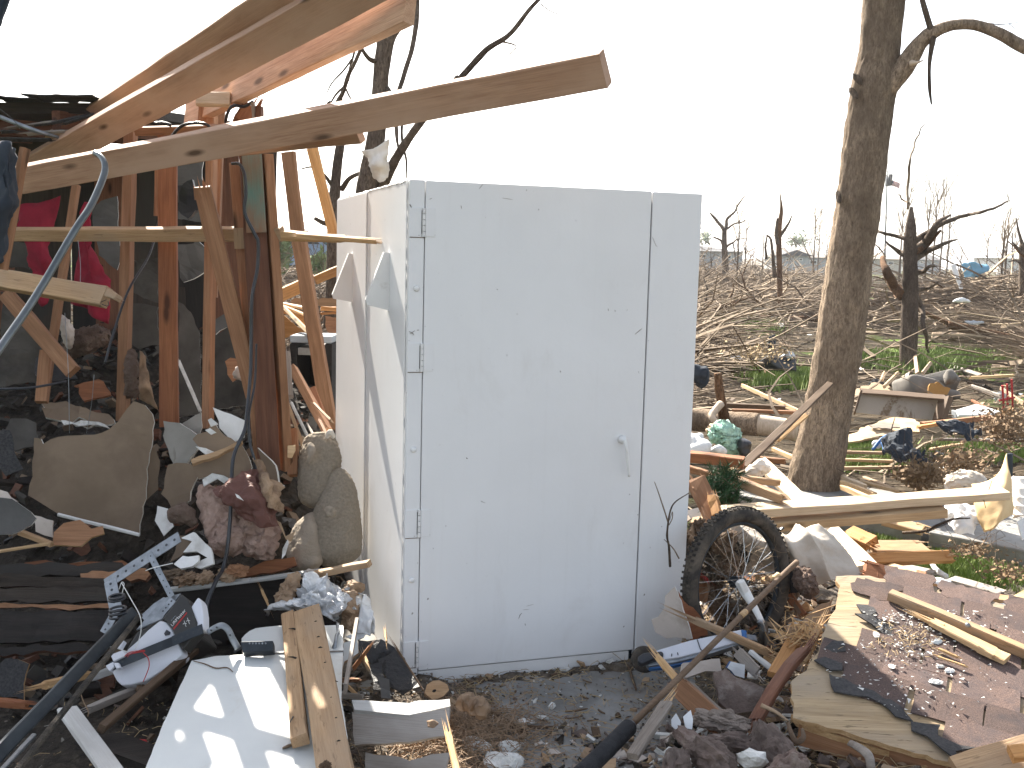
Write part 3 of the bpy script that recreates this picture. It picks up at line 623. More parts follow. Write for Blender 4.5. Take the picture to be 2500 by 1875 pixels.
# trees behind the shelter, on the left
Y = 9.
t = tree_obj(at('Z4', 1280, 900, Y), 'broken off trunk rising behind the shelter roof with a rag on it')
limb(t, [('Z2', 1490, 165, Y), ('Z2', 1440, 260, Y), ('Z2', 1408, 480, Y), ('Z2', 1395, 700, Y), ('Z2', 1375, 900, Y), ('Z2', 1335, 1120, Y), ('Z2', 1300, 1350, Y), ('Z4', 1270, 500, Y), ('Z4', 1250, 950, Y)], [52, 58, 50, 52, 58, 66, 74, 78, 90], BARKD, 18, 'trunk', .09, 6)
for pts, rad in (([(1375, 400), (1330, 385), (1290, 335), (1275, 285)], [20, 14, 12, 10]), ([(1400, 1230), (1480, 1060), (1560, 930), (1659, 800), (1860, 560), (1900, 500)], [34, 30, 27, 24, 21, 20]), ([(1420, 560), (1500, 635), (1580, 640)], [26, 18, 8]),
                 ([(1650, -60), (1625, 260), (1560, 480), (1510, 660), (1505, 860), (1520, 960)], [15, 16, 15, 14, 12, 6]), ([(1545, 800), (1550, 960), (1570, 1060), (1580, 1150)], [9, 8, 7, 4])):
    limb(t, [('Z2', x, y, Y - .12 * i) for i, (x, y) in enumerate(pts)], rad, BARKD, 8, wig=.02)
limb(t, [('N', 1118, 198, 8.6), ('N', 1160, 150, 8.55), ('N', 1195, 118, 8.5), ('N', 1240, 88, 8.45), ('N', 1290, 30, 8.4), ('N', 1330, -20, 8.4)], [7, 8, 7, 6, 5, 4], BARKD, 8, wig=.03)
limb(t, [('N', 1220, 100, 8.5), ('N', 1260, 115, 8.5), ('N', 1215, 155, 8.5)], [3, 2, 1.2], TWIG, 4)
limb(t, [('N', 1320, 10, 8.4), ('N', 1350, 30, 8.4), ('N', 1400, 42, 8.4)], [2, 1.5, 1], TWIG, 4)
Y = 10.5
t = tree_obj(at('Z4', 1090, 800, Y), 'smaller broken tree with tangled upper twigs, left behind the shelter')
limb(t, [('Z2', 1150, 900, Y), ('Z2', 1125, 1060, Y), ('Z2', 1108, 1250, Y), ('Z4', 1100, 60, Y), ('Z4', 1095, 300, Y), ('Z4', 1085, 620, Y), ('Z4', 1080, 800, Y)], [28, 32, 36, 38, 36, 40, 48], BARKD, 12, 'trunk', .12, 5)
for pts, rad in (([(1140, 1000), (1140, 850), (1110, 700), (1160, 590), (1200, 480), (1250, 380), (1290, 270), (1280, 150)], [20, 17, 15, 14, 13, 12, 11, 8]), ([(1200, 520), (1210, 420), (1240, 300), (1270, 220)], [9, 8, 7, 4]),
                 ([(1150, 1225), (1200, 1160), (1290, 1120)], [20, 15, 12]), ([(1090, 1200), (1040, 1130), (960, 1085), (890, 1100)], [14, 10, 7, 4]), ([(1130, 720), (1080, 660), (1030, 730)], [10, 8, 4]), ([(1180, 560), (1120, 620), (1060, 700)], [9, 7, 4]),
                 ([(1190, 580), (1220, 650), (1240, 700)], [7, 5, 3]), ([(1220, 380), (1150, 480), (1090, 550), (1040, 620)], [7, 6, 5, 3]), ([(1160, 640), (1150, 720), (1180, 740)], [9, 8, 6]), ([(1085, 1450), (1030, 1440), (975, 1415)], [20, 16, 12]), ([(1110, 700), (1050, 740), (1035, 800)], [10, 8, 5])):
    limb(t, [('Z2', x, y, Y - .1 * i) for i, (x, y) in enumerate(pts)], rad, BARKD, 7, wig=.03)
patch('torn_cloth', [[('Z2', 1290, 975, 8.85), ('Z2', 1370, 960, 8.8), ('Z2', 1465, 900, 8.8)], [('Z2', 1330, 1040, 8.85), ('Z2', 1390, 1050, 8.75), ('Z2', 1450, 1010, 8.8)], [('Z2', 1355, 1150, 8.85), ('Z2', 1410, 1160, 8.8), ('Z2', 1455, 1110, 8.85)], [('Z2', 1372, 1165, 8.85), ('Z2', 1420, 1178, 8.8), ('Z2', 1440, 1150, 8.85)]], WHITECL, .004, 7, .04, 8,
      'pale torn rag caught on the broken trunk behind the shelter', 'cloth')

# slim bare trees far right
rn = random.Random(12)
def bare_tree(k, x, y, Y, htop, label, spread=.25, r=.055, depth=2):
    base = at(k, x, y, Y); top = at(k, x, htop, Y).z; t = empty('bare_tree', base, label, 'tree', 'slim bare trees on the far field')
    h = top - base.z; V = []; Fc = []; P = [base + Vector((.1 * noise.noise(Vector((i, x, 0))) * i * .3, 0, h * .8 * i / 6)) for i in range(7)]
    tube_vf(P, [r * (1 - .11 * i) for i in range(7)], 6, V, Fc); put('trunk', V, Fc, BARKD, smooth=True, parent=t)
    V = []; Fc = []
    for q in range(8):
        i = rn.randint(2, 6); a = rn.uniform(0, 6.28)
        twigs_vf(P[i], Vector((math.cos(a) * spread, math.sin(a) * spread, 1)), h * rn.uniform(.22, .45), r * .42, depth, rn, V, Fc, .32, .03)
    put('crown', V, Fc, TWIG, parent=t)
G_ = 'slim bare tree with fine twigs standing on the far field'
for x, y, Y, tp in ((1385, 700, 52, 10), (1605, 640, 60, -50), (1655, 640, 62, -20), (1560, 640, 58, 20), (1700, 640, 64, 40), (1420, 690, 55, 60), (2080, 700, 44, 240), (820, 640, 60, 180), (320, 650, 50, 200), (2055, 720, 40, 190), (1960, 640, 75, 330), (370, 640, 60, 260), (850, 640, 80, 250), (905, 640, 85, 330), (2135, 600, 80, 330), (1700, 640, 90, 420), (1790, 620, 95, 430), (1500, 640, 90, 330)):
    bare_tree('R4', x, y, Y, tp, G_)

# ================================================================== FAR HOUSES, FLAG, CARS
HW = plain('house_wall_cream', (.46, .42, .36), (.55, .51, .44), 2, .9, 0, var=.15)
HWG = plain('house_wall_grey', (.33, .35, .37), (.42, .44, .46), 2, .9, 0)
HWB = plain('house_wall_brick', (.26, .17, .13), (.34, .23, .18), 5, .9, 0)
ROOFM = plain('house_roof', (.06, .06, .065), (.11, .11, .115), 3, .9, 0)
ROOFM2 = plain('house_roof_tan', (.2, .18, .155), (.28, .25, .22), 3, .9, 0)
GLASS = plain('dark_window', (.025, .03, .035), (.04, .05, .06), 3, .15, 0)
TRIMW = plain('white_trim', (.6, .6, .58), (.7, .7, .68), 3, .8, 0)
def house(k, x, y, Y, wpx, hpx, roofpx, wall, roof, label, gable=True, dep=8, wins=((.2, .45), (.7, .45)), tilt=0):
    b = at(k, x, y, Y); s = Y / F / ZT[k][2]; w, h, rh = wpx * s, hpx * s, roofpx * s; t = empty('house', b, label, 'house')
    ox = Vector((1, 0, 0)); oy = Vector((0, 1, 0)); oz = Vector((0, 0, 1)); c = b - ox * w / 2 - oz * .6
    box('wall', c, ox, oy, oz, w, dep, h + .6, wall, t)
    e = .5; zt = b.z + h; x0, x1 = b.x - w / 2 - e, b.x + w / 2 + e; y0, y1 = b.y - e, b.y + dep + e
    if gable: V = [(x0, y0, zt), (x1, y0, zt), ((x0 + x1) / 2, y0, zt + rh), (x0, y1, zt), (x1, y1, zt), ((x0 + x1) / 2, y1, zt + rh)]; Fc = [(0, 1, 2), (3, 5, 4), (0, 2, 5, 3), (1, 4, 5, 2), (0, 3, 4, 1)]
    else: V = [(x0, y0, zt), (x1, y0, zt), (x1, y1, zt), (x0, y1, zt), (x0 + rh * 1.2, (y0 + y1) / 2, zt + rh), (x1 - rh * 1.2, (y0 + y1) / 2, zt + rh + tilt)]; Fc = [(0, 1, 5, 4), (1, 2, 5), (2, 3, 4, 5), (3, 0, 4), (3, 2, 1, 0)]
    put('roof', V, Fc, roof, parent=t)
    for i, (u, v) in enumerate(wins):
        ww, wh = min(1.3, w * .16), h * .34; wo = b + ox * (w * (u - .5) - ww / 2) - oy * .05 + oz * (h * v)
        f = box('window', wo, ox, oy, oz, ww, .06, wh, TRIMW, t); box('pane', wo + ox * .1 - oy * .02 + oz * .1, ox, oy, oz, ww - .2, .05, wh - .2, GLASS, f)
house('R4', 190, 560, 105, 330, 90, 46, HWG, ROOFM, 'grey house with dark sagging roof beside the shelter edge', False, tilt=-.5)
house('R4', 760, 590, 120, 300, 82, 62, HWG, ROOFM2, 'pale grey house with low tan roof left of the thick trunk', False)
house('R4', 705, 560, 112, 170, 60, 40, HWG, ROOFM, 'small dark gabled porch house in front of the pale grey house', True, 5)
house('R4', 1280, 590, 125, 250, 70, 40, HW, ROOFM2, 'cream house right of the thick trunk near the flagpole', False)
house('R4', 1580, 570, 140, 150, 44, 52, HWG, ROOFM, 'far house with dark hipped roof right of the jagged tree', False)
house('R4', 2130, 575, 130, 130, 60, 14, TRIMW, HWG, 'white flat building at the far right horizon', False)
house('R4', 500, 600, 190, 380, 40, 40, HWB, ROOFM2, 'long low brick house on the horizon between the far trees', False)
house('S6', 320, 480, 70, 110, 30, 28, HWG, ROOFM, 'small grey house seen through the gap between the studs', False, wins=())
# flag
Y = 110.
fl = empty('flagpole', at('R4', 1292, 600, Y), 'tall dark flagpole standing behind the thick trunk', 'flagpole')
limb(fl, [('R4', 1312, -60, Y), ('R4', 1302, 300, Y), ('R4', 1292, 620, Y)], [3.5, 5, 7], DARKMET, 8, 'pole', 0)
limb(fl, [('R4', 1312, -66, Y), ('R4', 1312, -62, Y), ('R4', 1312, -58, Y)], [2, 7, 2], GALV, 8, 'finial', 0)
FR = plain('flag_red', (.42, .05, .06), None, 3, .9, 0); FW = plain('flag_white', (.7, .68, .68), None, 3, .9, 0); FB = plain('flag_blue', (.04, .06, .2), None, 3, .9, 0)
V = []; Fc = []; mi = []; nx_ = 16; fa = at('R4', 1334, 0, Y); fb = at('R4', 1400, 22, Y); fh = (at('R4', 1334, 0, Y).z - at('R4', 1334, 36, Y).z)
for j in range(14):
    for i in range(nx_ + 1):
        u = i / nx_; p = fa.lerp(fb, u) + Vector((0, .5 * math.sin(u * 7), -fh * j / 13 + .12 * math.sin(u * 6))); V.append(p)
for j in range(13):
    for i in range(nx_):
        a = j * (nx_ + 1) + i; Fc.append((a, a + nx_ + 1, a + nx_ + 2, a + 1)); mi.append(2 if (i < 6 and j < 7) else (0 if j % 2 == 0 else 1))
N = len(V); nf = len(Fc); V += [v + Vector((0, .02, 0)) for v in V]; Fc += [tuple(N + i for i in reversed(f)) for f in Fc[:nf]]; mi += mi[:nf]
put('flag', V, Fc, [FR, FW, FB], mi, smooth=True, label='striped american flag flying beside the tall flagpole', cat='flag')
limb(fl, [('R4', 1311, 0, Y), ('R4', 1320, 0, Y), ('R4', 1334, 0, Y)], [.8, .8, .8], DARKMET, 4, 'halyard', 0)
put_ = empty('utility_pole', at('R4', 2135, 575, 95), 'thin utility pole on the far right horizon', 'pole')
limb(put_, [('R4', 2136, 345, 95), ('R4', 2135, 460, 95), ('R4', 2132, 580, 95)], [4, 4, 5], BARKD, 6, 'pole', 0)
CARW = plain('white_car_paint', (.62, .63, .65), (.7, .71, .72), 3, .3, 0, spec=.5); CARB = plain('blue_car_paint', (.16, .24, .36), (.2, .3, .42), 3, .3, 0, spec=.5); CARG = plain('green_car_paint', (.05, .1, .09), (.07, .13, .12), 3, .3, 0)
def car(k, x, y, Y, paint, label, yawd=0):
    b = at(k, x, y, Y); t = empty('parked_car', b, label, 'car'); ux = Vector((math.cos(R(yawd)), math.sin(R(yawd)), 0)); uy = Vector((-ux.y, ux.x, 0)); uz = Vector((0, 0, 1))
    pr = [(-2.2, .3), (-2.2, .75), (-1.9, .9), (-1.2, .95), (-.7, 1.42), (.75, 1.42), (1.35, .98), (2.1, .86), (2.25, .6), (2.2, .3)]
    def ex(prof, y0, y1): 
        n = len(prof); V = [b + ux * a + uy * y0 + uz * z for a, z in prof] + [b + ux * a + uy * y1 + uz * z for a, z in prof]
        return V, [tuple(range(n)), tuple(range(2 * n - 1, n - 1, -1))] + [((i + 1) % n, i, n + i, n + (i + 1) % n) for i in range(n)]
    V, Fc = ex(pr, -.85, .85); put('body', V, Fc, paint, parent=t)
    V, Fc = ex([(-1.02, 1.0), (-.64, 1.36), (.0, 1.36), (.0, 1.0)], -.87, .87); put('window', V, Fc, GLASS, parent=t)
    V, Fc = ex([(.08, 1.0), (.08, 1.36), (.7, 1.36), (1.15, 1.0)], -.87, .87); put('window', V, Fc, GLASS, parent=t)
    for a in (-1.4, 1.35):
        for s in (-.8, .8):
            V = []; Fc = []; tube_vf([b + ux * a + uy * (s - .1) + uz * .32, b + ux * a + uy * (s + .1) + uz * .32], [.32, .32], 14, V, Fc); put('wheel', V, Fc, RUBBER, parent=t)
car('R4', 2150, 640, 150, CARW, 'white parked car at the right edge of the far field')
car('R4', 1600, 632, 170, CARW, 'white car half hidden behind the jagged dark tree')
car('S6', 200, 650, 36, CARB, 'pale blue car seen through the gap between the studs', 20)
car('S6', 370, 670, 36.5, CARG, 'dark green car seen through the gap between the studs', 10)

# ================================================================== LEFT: BROKEN GARAGE FRAME
G1 = 'studs of the broken garage wall'
# overhead beams
board('rafter', ('N', 140, 345, 5.9), ('N', 838, -105, 3.5), .125, .055, W_BEAM, 'topmost long rafter slanting out of the top of the photo', 'rafter', rot=16, bend=.01)
board('rafter', ('N', 62, 418, 5.6), ('N', 1020, -103, 3.35), .128, .055, W_BEAM, 'wide rafter slanting up just below the topmost one', 'rafter', rot=17, end=(0, 0))
b_ = board('rafter', ('Z2', 160, 735, 5.2), ('Z2', 1600, 20, 3.55), .135, .038, W_BOUNCE, 'board in bounce-lit pale orange under the two slanting rafters, showing nail holes', 'rafter', rot=-38)
board('rafter', ('Z1', 130, 1165, 4.6), ('D', 1308, 148, 3.5), .112, .055, W_BEAM, 'long level plank sticking out over the shelter, its end in the sky', 'plank', rot=16, seed=5)
board('rafter', ('Z1', 1000, 1010, 4.47), ('Z2', 1275, 872, 3.98), .06, .036, W_BEAM, 'short doubled plank nailed behind the long level one', 'plank', rot=22)
board('splice_block', ('Z2', 560, 870, 4.13), ('Z2', 945, 770, 3.98), .04, .026, W_BEAM, 'short block lying on top of the long level plank', 'plank', rot=20)
# top plates and broken uprights behind the rafters
board('top_plate', ('Z1', 890, 850, 5.0), ('Z1', 1530, 835, 4.8), 55, .04, W_STUD, 'pale top plate lying across the stud heads below the rafters', 'board', rot=10)
board('top_plate', ('Z2', 60, 940, 4.9), ('Z2', 560, 870, 4.75), 60, .04, W_ORANGE, 'orange top plate showing just above the long level plank', 'board', rot=10)
board('short_stud', ('Z2', 265, 640, 5.0), ('Z2', 262, 830, 5.0), 60, .05, W_STUD, 'leftmost short stud head standing on the top plate', 'board', rot=15, group='stud heads above the top plate')
board('short_stud', ('Z2', 350, 640, 5.05), ('Z2', 350, 830, 5.05), 70, .05, W_STUD, 'middle short stud head standing on the top plate', 'board', rot=-15, group='stud heads above the top plate')
board('roof_chip', ('Z2', 215, 643, 4.7), ('Z2', 432, 648, 4.7), .03, .06, W_PALE, 'sunlit flat wood strip shining under the slanting rafters', 'board', rot=60)
board('short_stud', ('Z2', 500, 800, 4.7), ('Z2', 570, 680, 4.7), 110, .04, W_RED, 'dark broken block in front of the sky beside the teal post top', 'board', rot=10, end=(.4, .4))
board('short_stud', ('Z2', 430, 815, 4.72), ('Z2', 590, 805, 4.72), 45, .04, W_ORANGE, 'orange scrap of wood on the teal post top', 'board', rot=10)
board('short_stud', ('Z2', 622, 690, 4.6), ('Z2', 615, 830, 4.6), 40, .035, W_DARKP, 'dark upright splinter sticking above the teal post', 'board', rot=20)
board('short_stud', ('Z2', 578, 665, 4.6), ('Z2', 590, 820, 4.6), 22, .02, W_GRAY, 'thin grey lath standing beside the dark upright splinter', 'board', rot=20)
# studs
def stud(A, B, w, t, m, lab, rot=20, end=(0, 0), bend=0, group=G1): return board('wall_stud', A, B, w, t, m, lab, 'stud', rot=rot, end=end, bend=bend, group=group)
stud(('Z1', 850, 760, 5.15), ('Z3', 795, 1400, 5.0), 62, .06, W_STUD, 'leftmost upright wall stud behind the pale rail', 24)
stud(('Z1', 495, 1200, 5.3), ('Z3', 280, 1280, 5.1), 46, .04, W_STUD, 'thin leaning stud behind the bent metal pole', 20)
stud(('Z1', 1085, 880, 4.95), ('Z3', 1096, 1440, 4.75), 112, .045, W_RED, 'broad reddish stud standing alone in the middle of the frame', 8)
stud(('Z1', 1025, 900, 5.2), ('Z1', 1018, 1400, 5.2), 34, .03, W_STUD, 'thin stud close behind the broad reddish one', 10)
stud(('Z2', 315, 660, 5.0), ('Z4', 284, 1450, 4.7), 54, .045, W_STUD, 'narrow stud with a paler right face behind the leaning board', 30)
stud(('Z2', 375, 660, 5.15), ('Z4', 325, 600, 5.05), 40, .04, W_STUD, 'short stud half hidden by the leaning board', 10)
stud(('Z4', 246, -122, 4.45), ('Z4', 585, 1240, 4.5), 108, .04, W_STUD, 'leaning stud with a freshly broken top end', 8, end=(.25, 0))
stud(('Z2', 462, 1060, 4.6), ('Z4', 632, 1700, 4.5), 66, .05, W_STUD, 'stud left of the teal topped post, bending to the right', 12, bend=.01)
board('wood_gusset', ('Z4', 485, 150, 4.5), ('Z4', 492, 285, 4.5), 66, .012, W_TAN, 'small pale wood patch nailed on the stud left of the post', 'board')
stud(('Z2', 562, 990, 4.5), ('Z4', 684, 1720, 4.45), 142, .07, W_DARKP, 'dark brown corner post, thickest of the frame', 0)
board('post_board', ('Z2', 566, 960, 4.43), ('Z4', 600, 180, 4.43), 124, .012, W_SKY, 'faded teal painted board on the top of the dark post', 'board')
stud(('Z2', 668, 1000, 4.5), ('Z4', 798, 1720, 4.52), 62, .05, W_STUD, 'orange stud nailed to the right side of the dark post', -22)
stud(('Z2', 808, 985, 7.0), ('Z4', 870, 200, 7.0), 84, .045, W_STUD, 'leaning free stud right of the post, rising to the long plank', 24)
stud(('Z4', 868, 180, 7.0), ('Z4', 1082, 1460, 6.8), 92, .045, W_STUD, 'lower half of the free stud leaning beside the shelter', 24)
stud(('Z2', 962, 960, 7.4), ('Z2', 1102, 1520, 7.3), 64, .04, W_ORANGE, 'short orange stud slanting against the shelter corner', 20)
# rail
board('broken_rail', ('Z4', -1000, 190, 5.0), ('Z4', 770, 190, 4.5), .058, .04, W_TAN, 'pale horizontal rail across the studs, its right end splintered', 'rail', rot=22)
board('broken_rail', ('Z4', 700, 192, 4.52), ('Z4', 1180, 222, 4.38), .045, .035, W_SPL, 'splintered bright tip of the rail touching the shelter side', 'rail', rot=20, end=(0, 1.4), taper=.5)
board('split_strip', ('Z4', 860, 205, 4.42), ('Z4', 1370, 240, 4.31), .024, .018, W_SPL, 'long thin sliver under the bright rail tip', 'splinter', rot=10, end=(.3, .5), taper=.6)
# tan beam stubs at far left
board('beam_stub', ('Z3', -60, 470, 4.6), ('Z3', 690, 600, 4.35), 122, .045, W_TAN, 'tan beam stub at far left, end cut and marked', 'beam', rot=-18)
board('stub_tongue', ('Z3', 690, 565, 4.36), ('Z3', 770, 608, 4.3), 60, .03, W_TAN, 'small tongue of wood at the tan beam stub end', 'beam', end=(0, .4), taper=.6)
for p in ([(648, 660), (655, 630), (690, 615)], [(660, 645), (690, 655)], [(700, 625), (705, 650), (690, 658)]):
    V = []; Fc = []; tube_vf([at('Z3', x, y, 4.325) for x, y in p], [.0022] * len(p), 4, V, Fc); put('ink_mark', V, Fc, BLACKPL, label='dark ink stroke on the tan beam stub end', cat='mark', group='ink strokes on the beam stub')
board('brace', ('Z3', 40, 580, 4.9), ('Z3', 475, 1085, 4.75), 92, .045, W_STUD, 'brown brace slanting down to the right under the tan beam stub', 'beam', rot=15)
board('brace', ('Z3', 300, 950, 4.9), ('Z3', 270, 1280, 4.8), 74, .045, W_STUD, 'short upright stub below the slanting brown brace', 'beam', rot=15)
# side strip and dark jacket at the left border
board('edge_board', ('Z1', 160, 960, 3.95), ('Z3', 20, 420, 3.9), 40, .04, W_STUD, 'narrow board edge beside the dark cloth at the left border', 'board', rot=30)
patch('dark_jacket', [[('Z1', -120, 930, 3.9), ('Z1', 20, 925, 3.8), ('Z1', 70, 930, 3.8), ('Z1', 112, 965, 3.85)], [('Z1', -120, 1150, 3.85), ('Z1', 20, 1150, 3.74), ('Z1', 80, 1150, 3.76), ('Z1', 128, 1130, 3.85)],
                    [('Z1', -120, 1400, 3.85), ('Z1', 0, 1400, 3.76), ('Z1', 60, 1400, 3.78), ('Z1', 95, 1400, 3.85)], [('Z1', -120, 1760, 3.9), ('Z1', -60, 1740, 3.82), ('Z1', 0, 1700, 3.82), ('Z1', 40, 1640, 3.85)]], NAVY, .01, 8, .035, 9,
      'dark blue jacket hanging at the left border of the photo', 'jacket', fold=.012, ff=26)
patch('dark_strap', [[('Z1', -40, -60, 1.3), ('Z1', 90, -60, 1.3)], [('Z1', -40, 60, 1.3), ('Z1', 42, 60, 1.3)], [('Z1', -40, 170, 1.3), ('Z1', 8, 170, 1.3)]], NAVY, .01, 5, .004, 20, 'dark rag hanging into the top left corner', 'cloth')
# red cloth
patch('red_cloth', [[('Z3', 110, 10, 5.6), ('Z3', 240, -20, 5.6), ('Z3', 385, -60, 5.6)], [('Z3', 190, 270, 5.6), ('Z3', 260, 270, 5.55), ('Z3', 340, 250, 5.6)], [('Z3', 240, 450, 5.6), ('Z3', 280, 460, 5.55), ('Z3', 325, 450, 5.6)], [('Z3', 240, 640, 5.6), ('Z3', 280, 650, 5.6), ('Z3', 300, 640, 5.6)]], REDCL, .006, 9, .04, 7,
      'dark red cloth hanging left of the bent pole', 'cloth', fold=.02, ff=30)
patch('red_cloth', [[('Z3', 545, -20, 5.5), ('Z3', 570, -20, 5.5), ('Z3', 590, -20, 5.5)], [('Z3', 490, 300, 5.5), ('Z3', 560, 300, 5.45), ('Z3', 625, 300, 5.5)], [('Z3', 450, 480, 5.5), ('Z3', 570, 500, 5.42), ('Z3', 692, 520, 5.5)], [('Z3', 440, 640, 5.5), ('Z3', 570, 710, 5.45), ('Z3', 690, 770, 5.5)]], REDCL, .006, 9, .04, 7,
      'bright red cloth hanging right of the bent pole', 'cloth', fold=.025, ff=30)
# poles
tube('bent_pole', [('Z1', 612, 990, 3.5), ('Z1', 655, 1018, 3.48), ('Z1', 680, 1070, 3.46), ('Z1', 668, 1150, 3.44), ('Z1', 590, 1330, 3.36), ('Z1', 480, 1500, 3.28), ('Z3', 240, 580, 3.14), ('Z3', 0, 930, 2.98), ('Z3', -300, 1370, 2.8), ('Z5', -500, 900, 2.6)], [.0088, .011, .0112, .0112], POLEM, 14, 7, label='bent shiny metal pole crossing the left side of the photo', cat='pole')
tube('roof_conduit', [('Z1', -80, 725, 5.1), ('Z1', 80, 790, 5.1), ('Z1', 240, 850, 5.1), ('Z1', 380, 890, 5.15)], [13, 14, 14, 9], GALV, 10, label='straight grey conduit lying over the torn roof edge', cat='pipe')
tube('thin_wire', [('Z1', -20, 690, 5.0), ('Z1', 30, 730, 5.0), ('Z1', 90, 780, 5.0), ('Z1', 130, 835, 5.1)], [2.5, 2], BLACKPL, 5, label='thin dark wire over the torn roof edge at left', cat='wire')
# torn roof remnant that shades the left side
rr_ = empty('roof_remnant', at('Z1', 0, 860, 6.5), 'torn low garage roof with black shingle edge at the upper left', 'roof')
def roofpt(x, y): return Vector((x, y, 2.27 + (y - 5.3) * .075 + (x + 3.0) * .02))
V = [roofpt(x, y) for x, y in ((-4.8, 5.25), (-2.0, 5.3), (-1.86, 7.0), (-1.95, 8.8), (-4.8, 8.8))]; N = len(V); V += [v - Vector((0, 0, .05)) for v in V]
put('deck', V, [tuple(range(N)), tuple(range(2 * N - 1, N - 1, -1))] + [((i + 1) % N, i, N + i, N + (i + 1) % N) for i in range(N)], W_DARK, parent=rr_)
rn = random.Random(5)
for i in range(17):
    x = -4.7 + i * .165 + rn.uniform(-.03, .03); p = roofpt(x, 5.27) + Vector((0, -rn.uniform(-.05, .1), .012 + .008 * (i % 2)))
    flat_shard('shingle', [(-.1, -.12), (.1, -.12), (.1, .1), (-.1, .1)], p, Vector((1, 0, rn.uniform(-.1, .1))).normalized(), Vector((0, 1, 0)), Vector((0, 0, 1)), .006, (SHINGK,) * 3, None, None, .012, .01, 9, rr_, None, .06, 3, i)
for i, (x, L) in enumerate(((-4.1, .5), (-3.4, .4), (-2.75, .35), (-2.2, .3))):
    board('rafter_end', roofpt(x, 5.2) - Vector((0, 0, .09)), roofpt(x, 8.4) - Vector((0, 0, .09)), .09, .04, W_DARKP, parent=rr_, n=Vector((1, 0, 0)))
for i, (xa, ya, xb, yb, w) in enumerate(((0, 855, 120, 852, 26), (60, 830, 330, 790, 22), (230, 810, 400, 790, 18), (330, 800, 540, 748, 22), (180, 868, 420, 850, 30), (0, 905, 330, 905, 34), (420, 800, 610, 742, 24))):
    board('roof_scrap', ('Z1', xa, ya, 5.15), ('Z1', xb, yb, 5.15), w, .01, W_GRAY if i % 3 == 1 else TAR, ['black', 'grey', 'ragged', 'curled', 'pale', 'long dark', 'pointed'][i] + ' roofing scrap lying on the torn roof edge at upper left', 'roof scrap', rot=40, end=(.3, .3), taper=.7)
# back wall boards behind everything on the left
gw = empty('garage_wall', Vector((-3.2, 7.6, 0)), 'dark board wall closing the back of the collapsed garage', 'wall')
rn = random.Random(9)
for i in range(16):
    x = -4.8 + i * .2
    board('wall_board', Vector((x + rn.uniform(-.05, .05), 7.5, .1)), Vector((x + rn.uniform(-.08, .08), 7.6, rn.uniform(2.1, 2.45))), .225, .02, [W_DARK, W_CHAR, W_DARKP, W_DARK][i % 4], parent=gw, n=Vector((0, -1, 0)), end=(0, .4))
# leaning sheets between the studs (dark background clutter)
SH3 = (GYP_G, GYP_B, GYP_E); SHD = (W_DARK,) * 3; SHW = (GYP_W, GYP_B, GYP_E)
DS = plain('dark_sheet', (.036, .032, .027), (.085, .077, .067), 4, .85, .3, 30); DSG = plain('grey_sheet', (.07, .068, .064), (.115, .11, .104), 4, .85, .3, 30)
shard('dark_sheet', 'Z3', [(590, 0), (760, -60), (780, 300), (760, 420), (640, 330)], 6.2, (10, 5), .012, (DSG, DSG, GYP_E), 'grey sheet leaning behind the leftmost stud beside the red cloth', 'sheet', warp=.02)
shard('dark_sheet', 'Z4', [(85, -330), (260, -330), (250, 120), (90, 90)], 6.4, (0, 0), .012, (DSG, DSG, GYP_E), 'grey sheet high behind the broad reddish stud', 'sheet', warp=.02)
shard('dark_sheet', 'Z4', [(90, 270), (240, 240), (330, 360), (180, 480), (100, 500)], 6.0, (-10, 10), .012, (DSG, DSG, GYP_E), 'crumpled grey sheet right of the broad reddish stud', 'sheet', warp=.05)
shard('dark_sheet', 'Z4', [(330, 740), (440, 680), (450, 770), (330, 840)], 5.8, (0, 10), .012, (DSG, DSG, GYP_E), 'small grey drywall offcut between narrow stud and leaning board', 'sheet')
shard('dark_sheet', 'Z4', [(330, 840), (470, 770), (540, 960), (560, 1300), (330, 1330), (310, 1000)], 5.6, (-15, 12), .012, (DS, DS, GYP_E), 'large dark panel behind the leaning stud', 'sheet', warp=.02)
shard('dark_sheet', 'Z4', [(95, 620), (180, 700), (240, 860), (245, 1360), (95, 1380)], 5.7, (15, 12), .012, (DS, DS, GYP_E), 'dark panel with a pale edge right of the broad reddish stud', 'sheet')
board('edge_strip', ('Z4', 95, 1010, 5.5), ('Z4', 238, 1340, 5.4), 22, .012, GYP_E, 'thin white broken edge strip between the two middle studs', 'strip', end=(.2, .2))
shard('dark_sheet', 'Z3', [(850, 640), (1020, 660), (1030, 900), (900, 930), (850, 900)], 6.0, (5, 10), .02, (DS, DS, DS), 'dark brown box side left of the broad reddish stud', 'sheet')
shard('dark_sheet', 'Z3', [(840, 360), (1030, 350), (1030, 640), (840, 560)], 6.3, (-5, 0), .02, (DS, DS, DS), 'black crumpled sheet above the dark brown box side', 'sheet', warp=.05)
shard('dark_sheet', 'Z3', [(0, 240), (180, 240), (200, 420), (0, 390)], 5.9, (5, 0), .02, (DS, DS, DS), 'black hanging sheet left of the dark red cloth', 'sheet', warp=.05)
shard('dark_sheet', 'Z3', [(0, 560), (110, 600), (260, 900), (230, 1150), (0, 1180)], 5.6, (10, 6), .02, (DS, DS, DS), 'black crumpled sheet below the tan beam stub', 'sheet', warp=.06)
shard('black_bag', 'Z4', [(90, -120), (200, -150), (235, 20), (140, 80), (85, 20)], 6.0, (5, 5), .05, (BLACKPL,) * 3, 'black plastic bag between broad reddish stud and leaning board', 'bag', warp=.06)
blob('insulation', [('Z3', 430, 960, 5.4), ('Z3', 560, 880, 5.35), ('Z3', 720, 850, 5.4)], [50, 90, 60], PINKD, 'dirty pink insulation lump below the bright red cloth', 'insulation', amp=.3, fine=.3)
